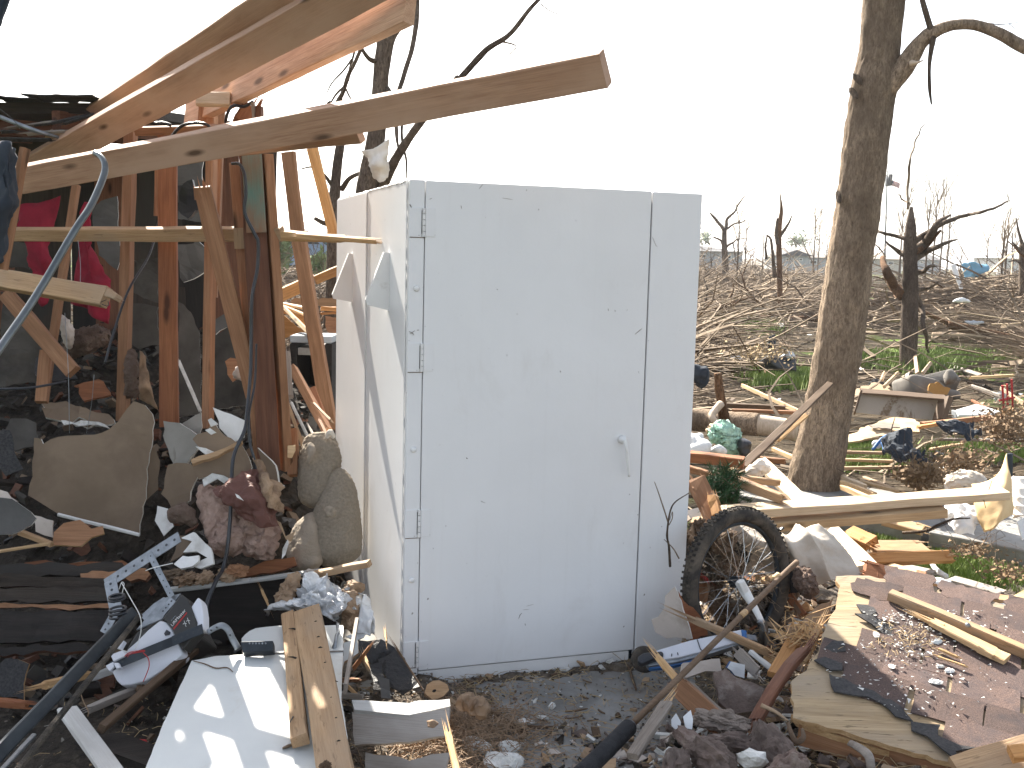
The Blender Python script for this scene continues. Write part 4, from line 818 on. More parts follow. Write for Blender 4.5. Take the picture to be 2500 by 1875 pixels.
blob('insulation', [('Z3', 380, 720, 5.3), ('Z3', 430, 800, 5.25), ('Z3', 450, 930, 5.3)], [30, 45, 25], GYP_P, 'pale crumpled paper twist under the tan beam stub', 'paper', amp=.4, fine=.3)
blob('insulation', [('Z3', 850, 930, 5.05), ('Z3', 850, 1080, 4.98), ('Z3', 860, 1260, 5.0)], [26, 52, 40], PINKD, 'dirty pink insulation wad hanging on the leftmost upright stud', 'insulation', amp=.35, fine=.35)
patch('torn_paper', [[('Z3', 900, 950, 5.6), ('Z3', 940, 1000, 5.6)], [('Z3', 900, 1100, 5.55), ('Z3', 975, 1165, 5.55)], [('Z3', 900, 1260, 5.55), ('Z3', 1020, 1330, 5.55)]], KRAFT, .004, 7, .04, 14, 'torn sunlit paper glowing between the two left studs', 'paper')
blob('crumpled_paper', [('Z4', 470, 1120, 4.9), ('Z4', 510, 1090, 4.85), ('Z4', 545, 1150, 4.9)], [20, 42, 25], GYP_P, 'crumpled pale paper stuck behind the leaning stud', 'paper', amp=.45, fine=.3)
board('edge_strip', ('Z4', 465, 955, 4.9), ('Z4', 500, 1060, 4.9), 14, .01, GYP_E, 'thin white strip above the crumpled pale paper', 'strip')
for i, (k, pts, Y, nn, m, lab) in enumerate((('Z5', [(350, 150), (500, 130), (640, 170), (640, 220), (560, 260), (460, 250), (380, 210)], 4.9, (5, 40), GYP_B, 'brown drywall flap with white torn rim above the large sheet'), ('Z5', [(640, 150), (880, 205), (935, 270), (860, 300), (700, 250), (640, 215)], 4.86, (-8, 40), GYP_B, 'dark drywall flap touching the pointed top of the large sheet'),
        ('Z5', [(490, 268), (840, 272), (885, 300), (600, 298)], 4.8, (0, 20), GYP_E, 'level white torn edge just above the large drywall sheet'), ('Z5', [(-10, 330), (70, 340), (150, 560), (190, 640), (60, 720), (-10, 640)], 4.3, (10, 20), SHINGK, 'dark grey shingle leaning at the left border beside the large sheet'),
        ('Z6', [(30, 600), (230, 620), (280, 700), (210, 900), (60, 960), (-20, 860)], 4.4, (-10, 18), GYP_B, 'brown shaded paper sheet below the plain grey drywall piece'), ('Z6', [(-40, 930), (30, 960), (70, 1120), (10, 1180), (-60, 1060)], 4.3, (15, 22), GYP_W, 'small white sliver left of the small pink lump'),
        ('Z3', [(260, 1290), (420, 1270), (560, 1330), (700, 1400), (560, 1440), (400, 1400)], 4.95, (0, 45), GYP_B, 'broken brown board lying flat above the drywall flap'), ('Z3', [(60, 1380), (230, 1400), (260, 1560), (90, 1600), (0, 1500)], 4.5, (6, 25), DS, 'dark crumpled sheet left of the large drywall sheet'),
        ('Z3', [(480, 1160), (640, 1130), (720, 1220), (560, 1280)], 5.1, (-6, 45), W_RED, 'reddish broken board among the dark pile at left'), ('Z4', [(390, 1010), (470, 990), (530, 1100), (440, 1140)], 5.2, (10, 20), W_STUD, 'orange broken scrap behind the leaning stud foot'),
        ('Z3', [(240, 980), (420, 1010), (500, 1120), (330, 1150), (230, 1100)], 5.2, (6, 35), TAR, 'black torn paper below the slanting brown brace'), ('Z6', [(760, 480), (850, 560), (945, 800), (860, 760), (790, 640)], 4.3, (-25, 12), GYP_B, 'folded brown paper hanging right of the middle drywall piece'))):
    shard('torn_sheet', k, pts, Y, nn, .012, (m, GYP_B, GYP_E if m in (GYP_B, GYP_W) else m), lab, 'sheet', jag=.009, warp=.025)
# cables
def cable(pts, r, lab, m=BLACKPL): return tube('cable', pts, r, m, 8, 6, label=lab, cat='cable')
cable([('Z2', 440, 1060, 4.4), ('Z2', 490, 1065, 4.38), ('Z2', 522, 1130, 4.36), ('Z2', 532, 1250, 4.36), ('Z2', 525, 1380, 4.36), ('Z2', 590, 1520, 4.36), ('Z4', 612, 250, 4.36), ('Z4', 605, 420, 4.36), ('Z4', 572, 600, 4.34), ('Z4', 566, 850, 4.33), ('Z4', 562, 1080, 4.3), ('Z4', 540, 1330, 4.25), ('Z6', 655, 330, 4.2), ('Z6', 562, 560, 4.15), ('Z6', 546, 900, 4.08), ('Z6', 520, 1250, 4.03), ('Z6', 480, 1450, 4.0), ('Z8', 430, 130, 3.92), ('Z8', 355, 310, 3.85), ('Z8', 345, 420, 3.84)], [.0062, .0072, .0072, .0075, .0085], 'long black cable hanging down the front of the dark post')
cable([('Z4', 600, 900, 4.38), ('Z4', 590, 1150, 4.36), ('Z6', 690, 200, 4.25), ('Z6', 695, 420, 4.22), ('Z6', 730, 560, 4.2), ('Z6', 745, 680, 4.2)], [.004, .006, .006], 'second cable beside the long black one near the drywall pieces')
cable([('Z2', 400, 790, 4.7), ('Z2', 415, 730, 4.66), ('Z2', 450, 685, 4.65), ('Z2', 520, 690, 4.65), ('Z2', 575, 660, 4.6)], [.007, .007], 'black cable loop around the post head under the rafters')
cable([('Z1', 1075, 975, 4.8), ('Z1', 1110, 890, 4.78), ('Z1', 1180, 815, 4.75), ('Z1', 1280, 797, 4.75), ('Z1', 1350, 815, 4.75), ('Z1', 1370, 880, 4.8)], [.007, .007], 'black cable arched over the top plate')
cable([('Z1', 1000, 800, 4.9), ('Z1', 1060, 798, 4.9), ('Z1', 1110, 812, 4.9)], [.008, .008], 'short black cable piece left of the arched one')
cable([('Z1', 1040, 1180, 5.05), ('Z1', 1045, 1350, 5.0), ('Z3', 1010, 180, 5.0), ('Z3', 960, 340, 4.9), ('Z3', 830, 560, 4.7), ('Z3', 730, 850, 4.6), ('Z3', 680, 1030, 4.55)], [.0055, .0055], 'black cord looping from the broad stud down to the left')
cable([('Z3', -20, 1195, 4.3), ('Z3', 200, 1185, 4.3), ('Z3', 430, 1145, 4.4)], [.005, .005], 'black cord lying level at far left')
for i, (xa, ya, xb, yb) in enumerate(((420, 700, 450, 1480), (505, 230, 520, 520), (560, 1480, 610, 1100))):
    tube('thin_wire', [('Z3', xa, ya, 4.5), ('Z3', (xa + xb) / 2 + 8, (ya + yb) / 2, 4.45), ('Z3', xb, yb, 4.4)], [.0012, .0012], GALV, 4, 4, label=['thin wire hanging in front of the dark pile at left', 'fine wire beside the bright red cloth', 'short fine wire left of the leftmost stud'][i], cat='wire')
# gap between post and shelter
board('rafter', ('S6', 60, 1010, 9.0), ('S6', 530, 790, 9.2), 170, .04, W_ORANGE, 'orange beam rising behind the post in the bright gap', 'beam', rot=12)
board('rafter', ('S6', 660, 740, 9.0), ('S6', 1010, 590, 9.1), 120, .04, W_ORANGE, 'orange beam rising to the shelter edge in the bright gap', 'beam', rot=12)
board('lath', ('S6', 210, 1055, 8.2), ('S6', 660, 1150, 7.6), 34, .05, W_NEW, 'upper lath in sunlit pale colour fanning out in the bright gap', 'lath', rot=10)  # sunlit rafter edges put in as paler wood, shaded faces as orange sheets
board('lath', ('S6', 215, 1080, 8.1), ('S6', 660, 1260, 7.5), 34, .05, W_NEW, 'middle lath in sunlit pale colour fanning out in the bright gap', 'lath', rot=10)
board('lath', ('S6', 210, 1080, 8.0), ('S6', 650, 1520, 7.2), 48, .05, W_NEW, 'steep lath in sunlit pale colour fanning out in the bright gap', 'lath', rot=10)
shard('sheathing', 'S6', [(200, 1120), (610, 1250), (620, 1440), (330, 1230), (200, 1180)], 8.3, (0, 5), .012, (W_ORANGE,) * 3, 'orange sheathing between the fanning laths', 'sheathing', warp=.01)
shard('sheathing', 'S6', [(190, 1180), (560, 1480), (540, 1520), (190, 1520)], 8.2, (0, 5), .012, (W_ORANGE,) * 3, 'orange sheathing below the steep lath', 'sheathing', warp=.01)
shard('sheathing', 'S6', [(380, 990), (960, 980), (980, 1100), (260, 1080)], 9.4, (0, 12), .02, (W_TAN,) * 3, 'pale flat board behind the fanning laths', 'sheathing')
board('rafter', ('S6', 740, 1125, 8.6), ('S6', 980, 1135, 8.6), 62, .04, W_ORANGE, 'short orange board against the shelter edge in the gap', 'beam')
board('rafter', ('S6', 740, 1190, 8.6), ('S6', 980, 1185, 8.6), 34, .04, W_ORANGE, 'thin orange board under the short one in the gap', 'beam')
shard('sheathing', 'S6', [(790, 1220), (960, 1240), (960, 1560), (800, 1400)], 8.4, (0, 10), .02, (W_STUD,) * 3, 'brown broken sheathing against the shelter edge', 'sheathing', warp=.03)
cb = empty('cabinet', at('Z4', 900, 1250, 7.3), 'dark open cabinet with a white top in the gap', 'cabinet')
p0 = at('Z4', 815, 1290, 7.3); p1 = at('Z4', 1090, 900, 7.3); wdt = p1.x - p0.x; hgt = p1.z - p0.z
X_, Y_, Z_ = Vector((1, 0, 0)), Vector((0, 1, 0)), Vector((0, 0, 1))
box('top', p0 + Z_ * hgt, X_, Y_, Z_, wdt, .3, .05, HWG, cb, .01)
box('side', p0, X_, Y_, Z_, .05, .5, hgt - .003, W_CHAR, cb, .004); box('side', p0 + X_ * (wdt - .05), X_, Y_, Z_, .05, .5, hgt - .003, W_CHAR, cb, .004)
box('back', p0 + X_ * .053 + Y_ * .46, X_, Y_, Z_, wdt - .106, .03, hgt - .003, W_CHAR, cb); box('shelf', p0 + X_ * .053 + Z_ * (hgt * .8) + Y_ * .01, X_, Y_, Z_, wdt - .106, .44, .05, GYP_G, cb, .004)
box('bottom', p0 + X_ * .053, X_, Y_, Z_, wdt - .106, .45, .03, W_CHAR, cb)
board('stud_piece', ('Z4', 835, 1060, 6.2), ('Z4', 1060, 1470, 5.7), 52, .05, W_STUD, 'orange stud sliding down left of the free stud', 'board', rot=20)
board('stud_piece', ('Z4', 960, 1190, 6.2), ('Z4', 1050, 1430, 5.9), 50, .02, W_RED, 'reddish board scrap behind the sliding stud', 'board')
for i, (xa, ya, xb, yb, w, m) in enumerate(((800, 1280, 930, 1640, 22, W_TAN), (830, 1290, 980, 1600, 18, GYP_E), (930, 1420, 985, 1520, 14, W_GRAY), (800, 960, 820, 1250, 40, W_GRAY), (975, 1290, 1085, 1400, 16, W_TAN), (880, 1400, 960, 1560, 16, W_GRAY), (1010, 1400, 1075, 1530, 22, W_STUD))):
    board('lath', ('Z4', xa, ya, 5.4), ('Z4', xb, yb, 5.2), w, .02, m, ['long tan', 'thin white', 'short grey', 'upright grey', 'slanting tan', 'thin grey', 'short brown'][i] + ' lath in the debris right of the dark post', 'lath', end=(.3, .3))
board('short_stud', ('Z6', 1045, 330, 4.6), ('Z6', 1050, 700, 4.5), 82, .04, W_STUD, 'short orange stud foot right of the post near the carpet', 'board', rot=15)
shard('sheathing', 'Z6', [(1005, 455), (1050, 450), (1070, 500), (1040, 555), (1015, 545)], 4.45, (0, 5), .01, (W_NEW,) * 3, 'small pale wood chip stuck on the short stud foot', 'chip')
# carpet roll
cr = empty('carpet_roll', at('Z6', 1300, 1420, 4.45), 'brown rolled carpet slumped against the left side of the shelter', 'carpet')
blob('roll', [('Z6', 1270, 395, 4.62), ('Z6', 1265, 540, 4.55), ('Z6', 1250, 760, 4.5), ('Z6', 1260, 960, 4.5)], [132, 165, 170, 150], CARPET, None, None, cr, amp=.15, fr=6, fine=.06, finefr=110, sides=90, per=30)
blob('roll', [('Z6', 1400, 640, 4.52), ('Z6', 1410, 860, 4.46), ('Z6', 1390, 1100, 4.42), ('Z6', 1370, 1440, 4.38)], [90, 150, 215, 235], CARPET, None, None, cr, amp=.13, fr=6, fine=.05, finefr=110, sides=90, per=30)
blob('flap', [('Z6', 1230, 1000, 4.44), ('Z6', 1170, 1130, 4.37), ('Z6', 1140, 1310, 4.33), ('Z6', 1180, 1480, 4.31)], [40, 110, 150, 130], CARPET2, None, None, cr, amp=.28, fr=7, fine=.05, finefr=160, sides=70, per=22)
blob('fold', [('Z6', 1180, 440, 4.44), ('Z6', 1200, 500, 4.42), ('Z6', 1170, 610, 4.42)], [20, 36, 12], CARPET2, None, None, cr, amp=.3, fr=16, fine=.2)
blob('fold', [('Z6', 1310, 960, 4.27), ('Z6', 1350, 1000, 4.25), ('Z6', 1390, 1010, 4.27)], [14, 38, 14], CARPET, None, None, cr, amp=.5, fr=22, fine=.4)
blob('rag', [('Z6', 1310, 400, 4.5), ('Z6', 1345, 345, 4.48), ('Z6', 1380, 400, 4.5)], [16, 26, 12], WHITECL, 'small white twisted rag on top of the carpet roll', 'cloth', amp=.4, fr=25, fine=.2)
# drywall pieces
shard('drywall_piece', 'Z5', [(280, 390), (330, 400), (350, 440), (480, 385), (760, 375), (880, 320), (960, 260), (1020, 160), (1080, 95), (1170, 130), (1235, 210), (1255, 270), (1190, 650), (1175, 880), (1150, 1010), (1125, 1180), (480, 1010), (400, 975), (225, 860), (265, 700)], 4.45, (6, 16), .014, (GYP_B, GYP_W, GYP_E), 'large brown backed drywall sheet with a pointed top, leaning at left', 'drywall', jag=.004, warp=.012)
board('drywall_edge', ('Z5', 470, 1015, 4.27), ('Z5', 1130, 1180, 4.24), 26, .012, GYP_W, 'thin pale strip along the foot of the large drywall sheet', 'strip', rot=30)
shard('drywall_piece', 'Z5', [(1215, 480), (1265, 470), (1290, 640), (1270, 800), (1180, 900), (1195, 650)], 4.5, (20, 10), .013, (GYP_B, GYP_W, GYP_E), 'narrow brown drywall strip right of the large sheet', 'drywall', warp=.01)
shard('drywall_piece', 'Z5', [(1340, 265), (1450, 275), (1490, 310), (1620, 400), (1590, 500), (1470, 650), (1400, 600), (1320, 380)], 4.5, (-15, 14), .013, (GYP_G, GYP_B, GYP_E), 'grey drywall piece with white torn top, behind the tan one', 'drywall', warp=.015)
shard('drywall_piece', 'Z6', [(130, 290), (300, 190), (310, 420), (200, 640), (70, 620), (90, 420)], 4.52, (10, 12), .013, (GYP_G, GYP_B, GYP_E), 'plain grey drywall piece at the foot of the broad stud', 'drywall', warp=.01)
shard('drywall_piece', 'Z6', [(410, 165), (560, 215), (665, 255), (640, 380), (560, 435), (490, 370), (430, 270)], 4.42, (12, 24), .013, (GYP_W, GYP_B, GYP_E), 'white faced drywall piece beside the long black cable', 'drywall', warp=.012)
shard('drywall_piece', 'Z6', [(225, 410), (330, 330), (400, 250), (420, 290), (500, 370), (600, 430), (520, 490), (410, 520), (300, 480), (250, 445)], 4.32, (-5, 28), .014, (GYP_B, GYP_W, GYP_E), 'tan drywall piece with white patches, uppermost of the middle pile', 'drywall', warp=.012)
for q in (('Z6', 385, 265, 4.26), ('Z6', 375, 335, 4.25)): shard('plaster_patch', q[0], [(q[1] - 35, q[2] - 10), (q[1] + 10, q[2] - 30), (q[1] + 45, q[2] + 5), (q[1] + 10, q[2] + 28)], q[3], (-5, 28), .004, (GYP_E,) * 3, 'small white plaster patch on the tan drywall piece', 'plaster', group='plaster patches')
shard('drywall_piece', 'Z6', [(270, 450), (330, 470), (410, 510), (380, 530), (300, 500)], 4.24, (0, 30), .012, (GYP_E,) * 3, 'white torn edge under the tan drywall piece', 'drywall', warp=.01)
shard('drywall_piece', 'Z6', [(225, 580), (440, 530), (640, 430), (700, 560), (730, 640), (640, 770), (545, 740), (400, 690), (290, 740), (255, 640)], 4.24, (4, 22), .014, (GYP_B, GYP_W, GYP_E), 'middle drywall piece with white ragged lower edge', 'drywall', warp=.015)
shard('drywall_piece', 'Z6', [(290, 745), (400, 700), (540, 735), (640, 760), (560, 790), (430, 745), (330, 770)], 4.18, (4, 22), .01, (GYP_E,) * 3, 'white ragged plaster along the middle drywall piece', 'drywall', warp=.012, jag=.012)
shard('drywall_piece', 'Z6', [(215, 570), (420, 500), (625, 420), (640, 440), (430, 540), (240, 600)], 4.2, (4, 40), .02, (W_TAN,) * 3, 'tan wood strip lying across the middle drywall piece', 'strip')
shard('drywall_piece', 'Z5', [(-20, 890), (80, 895), (170, 950), (245, 1000), (285, 1060), (240, 1120), (100, 1170), (-20, 1180)], 3.95, (10, 20), .012, (DSG, GYP_W, GYP_E), 'blue grey sheet with torn white edge at the left border', 'sheet', warp=.02)
shard('drywall_piece', 'Z5', [(-20, 810), (70, 820), (90, 870), (160, 930), (60, 900), (-20, 890)], 3.98, (10, 25), .012, (GYP_P,) * 3, 'pale torn edge above the blue grey sheet', 'sheet', jag=.01)
shard('osb_piece', 'Z5', [(420, 1160), (520, 1090), (640, 1080), (700, 1110), (740, 1140), (850, 1120), (840, 1170), (720, 1210), (640, 1250), (420, 1260)], 4.05, (5, 35), .012, (W_STUD, W_TAN, W_SPL), 'ragged orange chipboard scrap below the large drywall sheet', 'chipboard', jag=.012)
shard('paper_piece', 'Z5', [(260, 1030), (440, 1060), (420, 1190), (300, 1140)], 4.1, (-10, 30), .006, (GYP_P,) * 3, 'pale crumpled paper left of the orange chipboard scrap', 'paper', warp=.03)
board('lath', ('Z5', 160, 1160, 4.0), ('Z5', 420, 1260, 3.95), 44, .02, W_TAN, 'pale lath slanting down left of the chipboard scrap', 'lath', rot=25)
board('lath', ('Z5', -40, 1320, 3.9), ('Z5', 405, 1250, 3.95), 26, .012, W_NEW, 'long pale lath lying level at the left border', 'lath', rot=25)
# insulation batts
it = empty('insulation_batt', at('Z6', 600, 1380, 4.2), 'torn pink insulation batt with red brown paper, below the drywall pieces', 'insulation')
blob('batt', [('Z6', 330, 800, 4.3), ('Z6', 400, 950, 4.2), ('Z6', 500, 1120, 4.15), ('Z6', 560, 1340, 4.1)], [70, 120, 160, 170], PINK, None, None, it, amp=.28, fr=8, fine=.3, finefr=40)
blob('batt', [('Z6', 560, 1020, 4.24), ('Z6', 700, 1100, 4.18), ('Z6', 760, 1220, 4.16), ('Z6', 740, 1360, 4.12)], [90, 160, 170, 130], PINK, None, None, it, amp=.3, fr=8, fine=.3, finefr=40)
patch('paper_facing', [[('Z6', 380, 780, 4.14), ('Z6', 520, 740, 4.1), ('Z6', 720, 650, 4.12), ('Z6', 800, 640, 4.2)], [('Z6', 420, 860, 4.06), ('Z6', 560, 850, 4.03), ('Z6', 720, 820, 4.03), ('Z6', 880, 800, 4.12)], [('Z6', 520, 940, 4.05), ('Z6', 620, 960, 4.01), ('Z6', 760, 1000, 4.0), ('Z6', 940, 980, 4.1)], [('Z6', 600, 1020, 4.08), ('Z6', 700, 1080, 4.02), ('Z6', 820, 1120, 4.02), ('Z6', 900, 1090, 4.1)]], REDPAP, .003, 12, .028, 11, None, None, it, smooth=False, fold=.010, ff=45, fv=(.6, .2, .7))
patch('paper_facing', [[('Z6', 730, 560, 4.2), ('Z6', 800, 620, 4.14), ('Z6', 940, 790, 4.22)], [('Z6', 770, 700, 4.1), ('Z6', 850, 780, 4.04), ('Z6', 930, 900, 4.12)], [('Z6', 780, 860, 4.06), ('Z6', 860, 950, 4.02), ('Z6', 960, 1010, 4.12)]], KRAFT, .003, 12, .03, 12, None, None, it, smooth=False)
shard('plaster_chip', 'Z6', [(585, 850), (620, 870), (632, 895), (600, 880)], 3.98, (0, 20), .006, (GYP_E,) * 3, 'tiny bright plaster chip on the red brown paper', 'plaster')
blob('insulation', [('Z6', 60, 1040, 4.2), ('Z6', 160, 1010, 4.15), ('Z6', 260, 1110, 4.15)], [50, 85, 45], PINKD, 'small dirty pink insulation lump left of the torn batt', 'insulation', amp=.35, fine=.3, finefr=40)
shard('board_scrap', 'Z6', [(905, 1060), (945, 1070), (1000, 1200), (1050, 1150), (1030, 1240), (985, 1210)], 4.15, (10, 10), .012, (W_TAN,) * 3, 'thin curved tan scrap left of the carpet roll', 'scrap')
shard('drywall_piece', 'Z6', [(950, 1290), (1000, 1215), (1005, 1260), (975, 1350), (945, 1360)], 4.1, (10, 10), .012, (GYP_W, GYP_B, GYP_E), 'small white curved sliver beside the carpet foot', 'drywall')
# white drywall pieces beside the opener
shard('drywall_piece', 'Z6', [(150, 1190), (230, 1150), (262, 1145), (330, 1220), (405, 1325), (395, 1420), (290, 1470), (250, 1430), (370, 1350), (270, 1320), (150, 1335), (220, 1240)], 3.95, (-8, 30), .014, (GYP_W, GYP_B, GYP_E), 'white broken drywall piece above the garage door opener', 'drywall', warp=.012)
shard('drywall_piece', 'Z6', [(90, 1425), (140, 1355), (270, 1360), (290, 1400), (230, 1450), (150, 1450)], 3.9, (-8, 36), .014, (GYP_W, GYP_B, GYP_E), 'lower white drywall chunk right of the metal strap', 'drywall', warp=.01)
shard('osb_piece', 'Z6', [(120, 1170), (225, 1180), (230, 1230), (150, 1340), (60, 1400), (90, 1290)], 4.0, (-8, 24), .012, (GYP_B,) * 3, 'brown paper scrap between metal strap and white drywall', 'paper')
for i, (x, y, r, m) in enumerate(((180, 1540, 80, KRAFT), (330, 1530, 75, KRAFT), (520, 1510, 70, KRAFT), (80, 1500, 70, GYP_B), (600, 1470, 70, W_STUD))):
    lump('debris_lump', at('Z6', x, y, 4.1), r / 3.318 * 4.1 / F, m, 'brown crumpled lump in the row behind the black panel', 'debris', group='lumps behind the black panel', sq=(1.3, .9, .6), sub=3, smooth=False, amp=.6)

def proj(P):
    d = P - EYE; z = d.dot(_fw); return 1250 + F * d.dot(_r2) / z, 937.5 - F * d.dot(_u2) / z
def zpx(k, P):
    x, y = proj(P); a = ZT[k]; return (x - a[0]) * a[2], (y - a[1]) * a[2]
def inpoly(x, y, poly):
    c = False; j = len(poly) - 1
    for i in range(len(poly)):
        xi, yi = poly[i]; xj, yj = poly[j]
        if (yi > y) != (yj > y) and x < (xj - xi) * (y - yi) / (yj - yi) + xi: c = not c
        j = i
    return c
def prism(name, k, pts, P, n, t, mat, bev=.006, parent=None, label=None, cat=None, seg=2):
    """solid block: outline measured in the picture on the plane (P, n), pushed back by t, edges rounded"""
    Q = [onp(k, x, y, P, n) for x, y in pts]; up = Vector((0, 0, 1)); ax = up.cross(n).normalized(); ay = n.cross(ax); o = sum(Q, Vector()) / len(Q)
    bm = bmesh.new(); f = bm.faces.new([bm.verts.new(((q - o).dot(ax), (q - o).dot(ay), 0)) for q in Q])
    bm.normal_update()
    if f.normal.z < 0: f.normal_flip()
    e = bmesh.ops.extrude_face_region(bm, geom=[f]); bmesh.ops.translate(bm, verts=[v for v in e['geom'] if isinstance(v, bmesh.types.BMVert)], vec=(0, 0, -t))
    bmesh.ops.recalc_face_normals(bm, faces=bm.faces)
    if bev: bmesh.ops.bevel(bm, geom=list(bm.edges), offset=bev, segments=seg, affect='EDGES', profile=.5, clamp_overlap=True)
    me = bpy.data.meshes.new(name); bm.to_mesh(me); bm.free(); me.materials.append(mat); me.polygons.foreach_set('use_smooth', [bev > .01] * len(me.polygons))
    ob = bpy.data.objects.new(name, me); C.objects.link(ob); ob.matrix_basis = Matrix(((ax.x, ay.x, n.x, o.x), (ax.y, ay.y, n.y, o.y), (ax.z, ay.z, n.z, o.z), (0, 0, 0, 1)))
    adopt(ob, parent); return tag(ob, label, cat if parent is None else None)
# ================================================================== LEFT FOREGROUND
bp = empty('black_board', at('Z8', 700, 600, 4.1), 'black upright panel with a pale top edge behind the garage door opener', 'panel')
shard('panel', 'Z8', [(40, 235), (700, 140), (1345, 55), (1420, 280), (1400, 640), (930, 640), (640, 680), (300, 820), (60, 640), (0, 400)], 4.1, (3, 12), .02, (W_CHAR,) * 3, jag=.003, parent=bp, warp=.006)
board('trim', ('Z8', 55, 215, 4.12), ('Z8', 700, 140, 4.1), 34, .025, W_WHITE, rot=25, parent=bp); board('trim', ('Z8', 700, 140, 4.1), ('Z8', 1280, 62, 4.08), 30, .025, W_WHITE, rot=25, parent=bp, end=(0, .3))
board('lath', ('Z6', 1230, 1500, 4.05), ('Z6', 1665, 1412, 3.95), 52, .03, W_TAN, 'tan wood strip on the black panel beside the shelter wall', 'board', rot=25, end=(.5, 0))
shard('red_board', 'Z6', [(640, 1470), (800, 1400), (1040, 1370), (1060, 1420), (860, 1490), (660, 1520)], 4.18, (0, 30), .02, (W_RED,) * 3, 'reddish board under the carpet behind the black panel', 'board', warp=.006)
# dark planks at the left (charred roof layers)
rn = random.Random(4)
PL = 'dark layered roof planks in the left foreground'
for i, (x0, y0, x1, y1, w, Y0, m, lab) in enumerate(((-60, 60, 980, 40, 90, 3.95, W_DARK, 'uppermost dark plank with orange streaks at left'), (-60, 140, 860, 170, 100, 3.85, W_DARK, 'broad rough dark plank under the uppermost one'), (-60, 255, 880, 255, 110, 3.78, W_DARK, 'rough brown black plank level with the coiled cable'),
        (-60, 350, 900, 345, 34, 3.72, W_STUD, 'thin orange edged plank between the dark ones'), (-60, 520, 900, 510, 250, 3.66, W_CHAR, 'very wide black plank at left behind the opener rail'), (-60, 700, 700, 690, 60, 3.58, W_CHAR, 'lowest black plank above the ragged grey shingle'),
        (200, 20, 1000, 20, 70, 4.05, W_RED, 'brown plank lying level behind the metal strap'), (640, 110, 1180, 90, 70, 3.9, W_STUD, 'orange brown plank piece behind the strap'))):
    top = [(x0 + (x1 - x0) * q / 9, y0 + (y1 - y0) * q / 9 - w / 2 + rn.uniform(-9, 9)) for q in range(10)]
    bot = [(x0 + (x1 - x0) * q / 9, y0 + (y1 - y0) * q / 9 + w / 2 + rn.uniform(-9, 9)) for q in range(9, -1, -1)]
    shard('roof_plank', 'Z7', top + [(x1 + rn.uniform(10, 60), (y0 + y1) / 2 + rn.uniform(-10, 10))] + bot, Y0, (rn.uniform(-4, 4), rn.uniform(22, 40)), .028, (m, m, W_DARKP if i % 2 else m), lab, 'plank', jag=.006, warp=.018, wf=6, group=PL)
shard('torn_shingle', 'Z7', [(-20, 800), (150, 790), (210, 830), (230, 900), (170, 960), (180, 1080), (130, 1110), (-20, 1090)], 3.5, (5, 25), .012, (SHINGK, SHINGK, W_SPL), 'ragged grey shingle piece at the left border', 'shingle', jag=.012, warp=.01)
board('plank_end', ('Z7', -20, 1125, 3.4), ('Z7', 250, 1150, 3.4), 60, .03, W_RED, 'orange plank end below the ragged grey shingle', 'board', rot=20, end=(0, .5))
board('lath', ('Z7', 350, 990, 3.45), ('Z7', 720, 900, 3.6), 62, .03, W_SPL, 'splintered pale stick left of the opener rail', 'board', rot=15, end=(.6, 0))
board('lath', ('Z7', 720, 930, 3.6), ('Z7', 900, 870, 3.65), 60, .03, W_WHITE, 'pale board end under the milky opener cover', 'board', rot=15)
# white panel with two boards
wn = Vector((.0, -.10, 1)).normalized(); wP = gz('Z8', 600, 1300, .2)
wp = empty('laminate_sheet', wP, 'large white cabinet panel lying flat in the left foreground', 'panel')
def onw(pts): return [(x, y) for x, y in pts]
shard('sheet', 'Z8', [(225, 790), (420, 752), (945, 728), (1450, 715), (1442, 1000), (1440, 1100), (1500, 1500), (1560, 2100), (-330, 2100), (-150, 1659), (0, 1290)], 0, wn, .02, (WPANEL, WPANEL, W_TAN), P=wP, jag=.0012, parent=wp, warp=.002)
shard('upper_sheet', 'Z8', [(630, 610), (690, 548), (740, 528), (920, 506), (1100, 505), (1452, 502), (1450, 708), (945, 722), (640, 736)], 0, wn, .02, (WPANEL, WPANEL, W_GRAY), P=wP + Vector((0, 0, .006)), jag=.002, parent=wp)
V = []; Fc = []
for a, b in (((1400, 560), (1405, 640)),): 
    P = [onp('Z8', 1375, 700, wP, wn), onp('Z8', 1390, 690, wP, wn) + Vector((0, 0, .02)), onp('Z8', 1400, 650, wP, wn) + Vector((0, 0, .03)), onp('Z8', 1412, 625, wP, wn) + Vector((0, 0, .03)), onp('Z8', 1408, 570, wP, wn) + Vector((0, 0, .035))]
    tube_vf(catmull(P, 5), lerp_list([.009, .006, .006, .006], 21), 8, V, Fc); put('handle', V, Fc, GALV, smooth=True, parent=wp)
P = [onp('Z8', x, y, wP + Vector((0, 0, .004)), wn) for x, y in ((240, 792), (330, 815), (420, 850), (510, 845), (560, 880))]
V = []; Fc = []; tube_vf(catmull(P, 4), lerp_list([.0015, .0025, .0015], 17), 4, V, Fc); put('crack', V, Fc, W_STICK, parent=wp)
box('edge_strip', onp('Z8', 1452, 1060, wP + Vector((0, 0, -.01)), wn), (onp('Z8', 1456, 500, wP, wn) - onp('Z8', 1452, 1060, wP, wn)).normalized(), Vector((1, 0, 0)), Vector((0, 0, 1)), .55, .012, .035, W_GRAY, wp)
lump('mud_blot', onp('Z8', 1012, 1480, wP + Vector((0, 0, .004)), wn), .016, GYP_B, 'dry mud blot on the white panel', 'mud', sq=(1.3, .8, .3))
def ontop(k, x, y, dz=0): return onp(k, x, y, wP + Vector((0, 0, .022 + dz)), wn)
bl = board('lumber', ontop('Z8', 1010, 430, .01), ontop('Z8', 1105, 1440, .01), .048, .036, W_TAN, 'narrower worn board on the white panel, left of the long one', 'board', n=Vector((-.25, -.1, 1)))
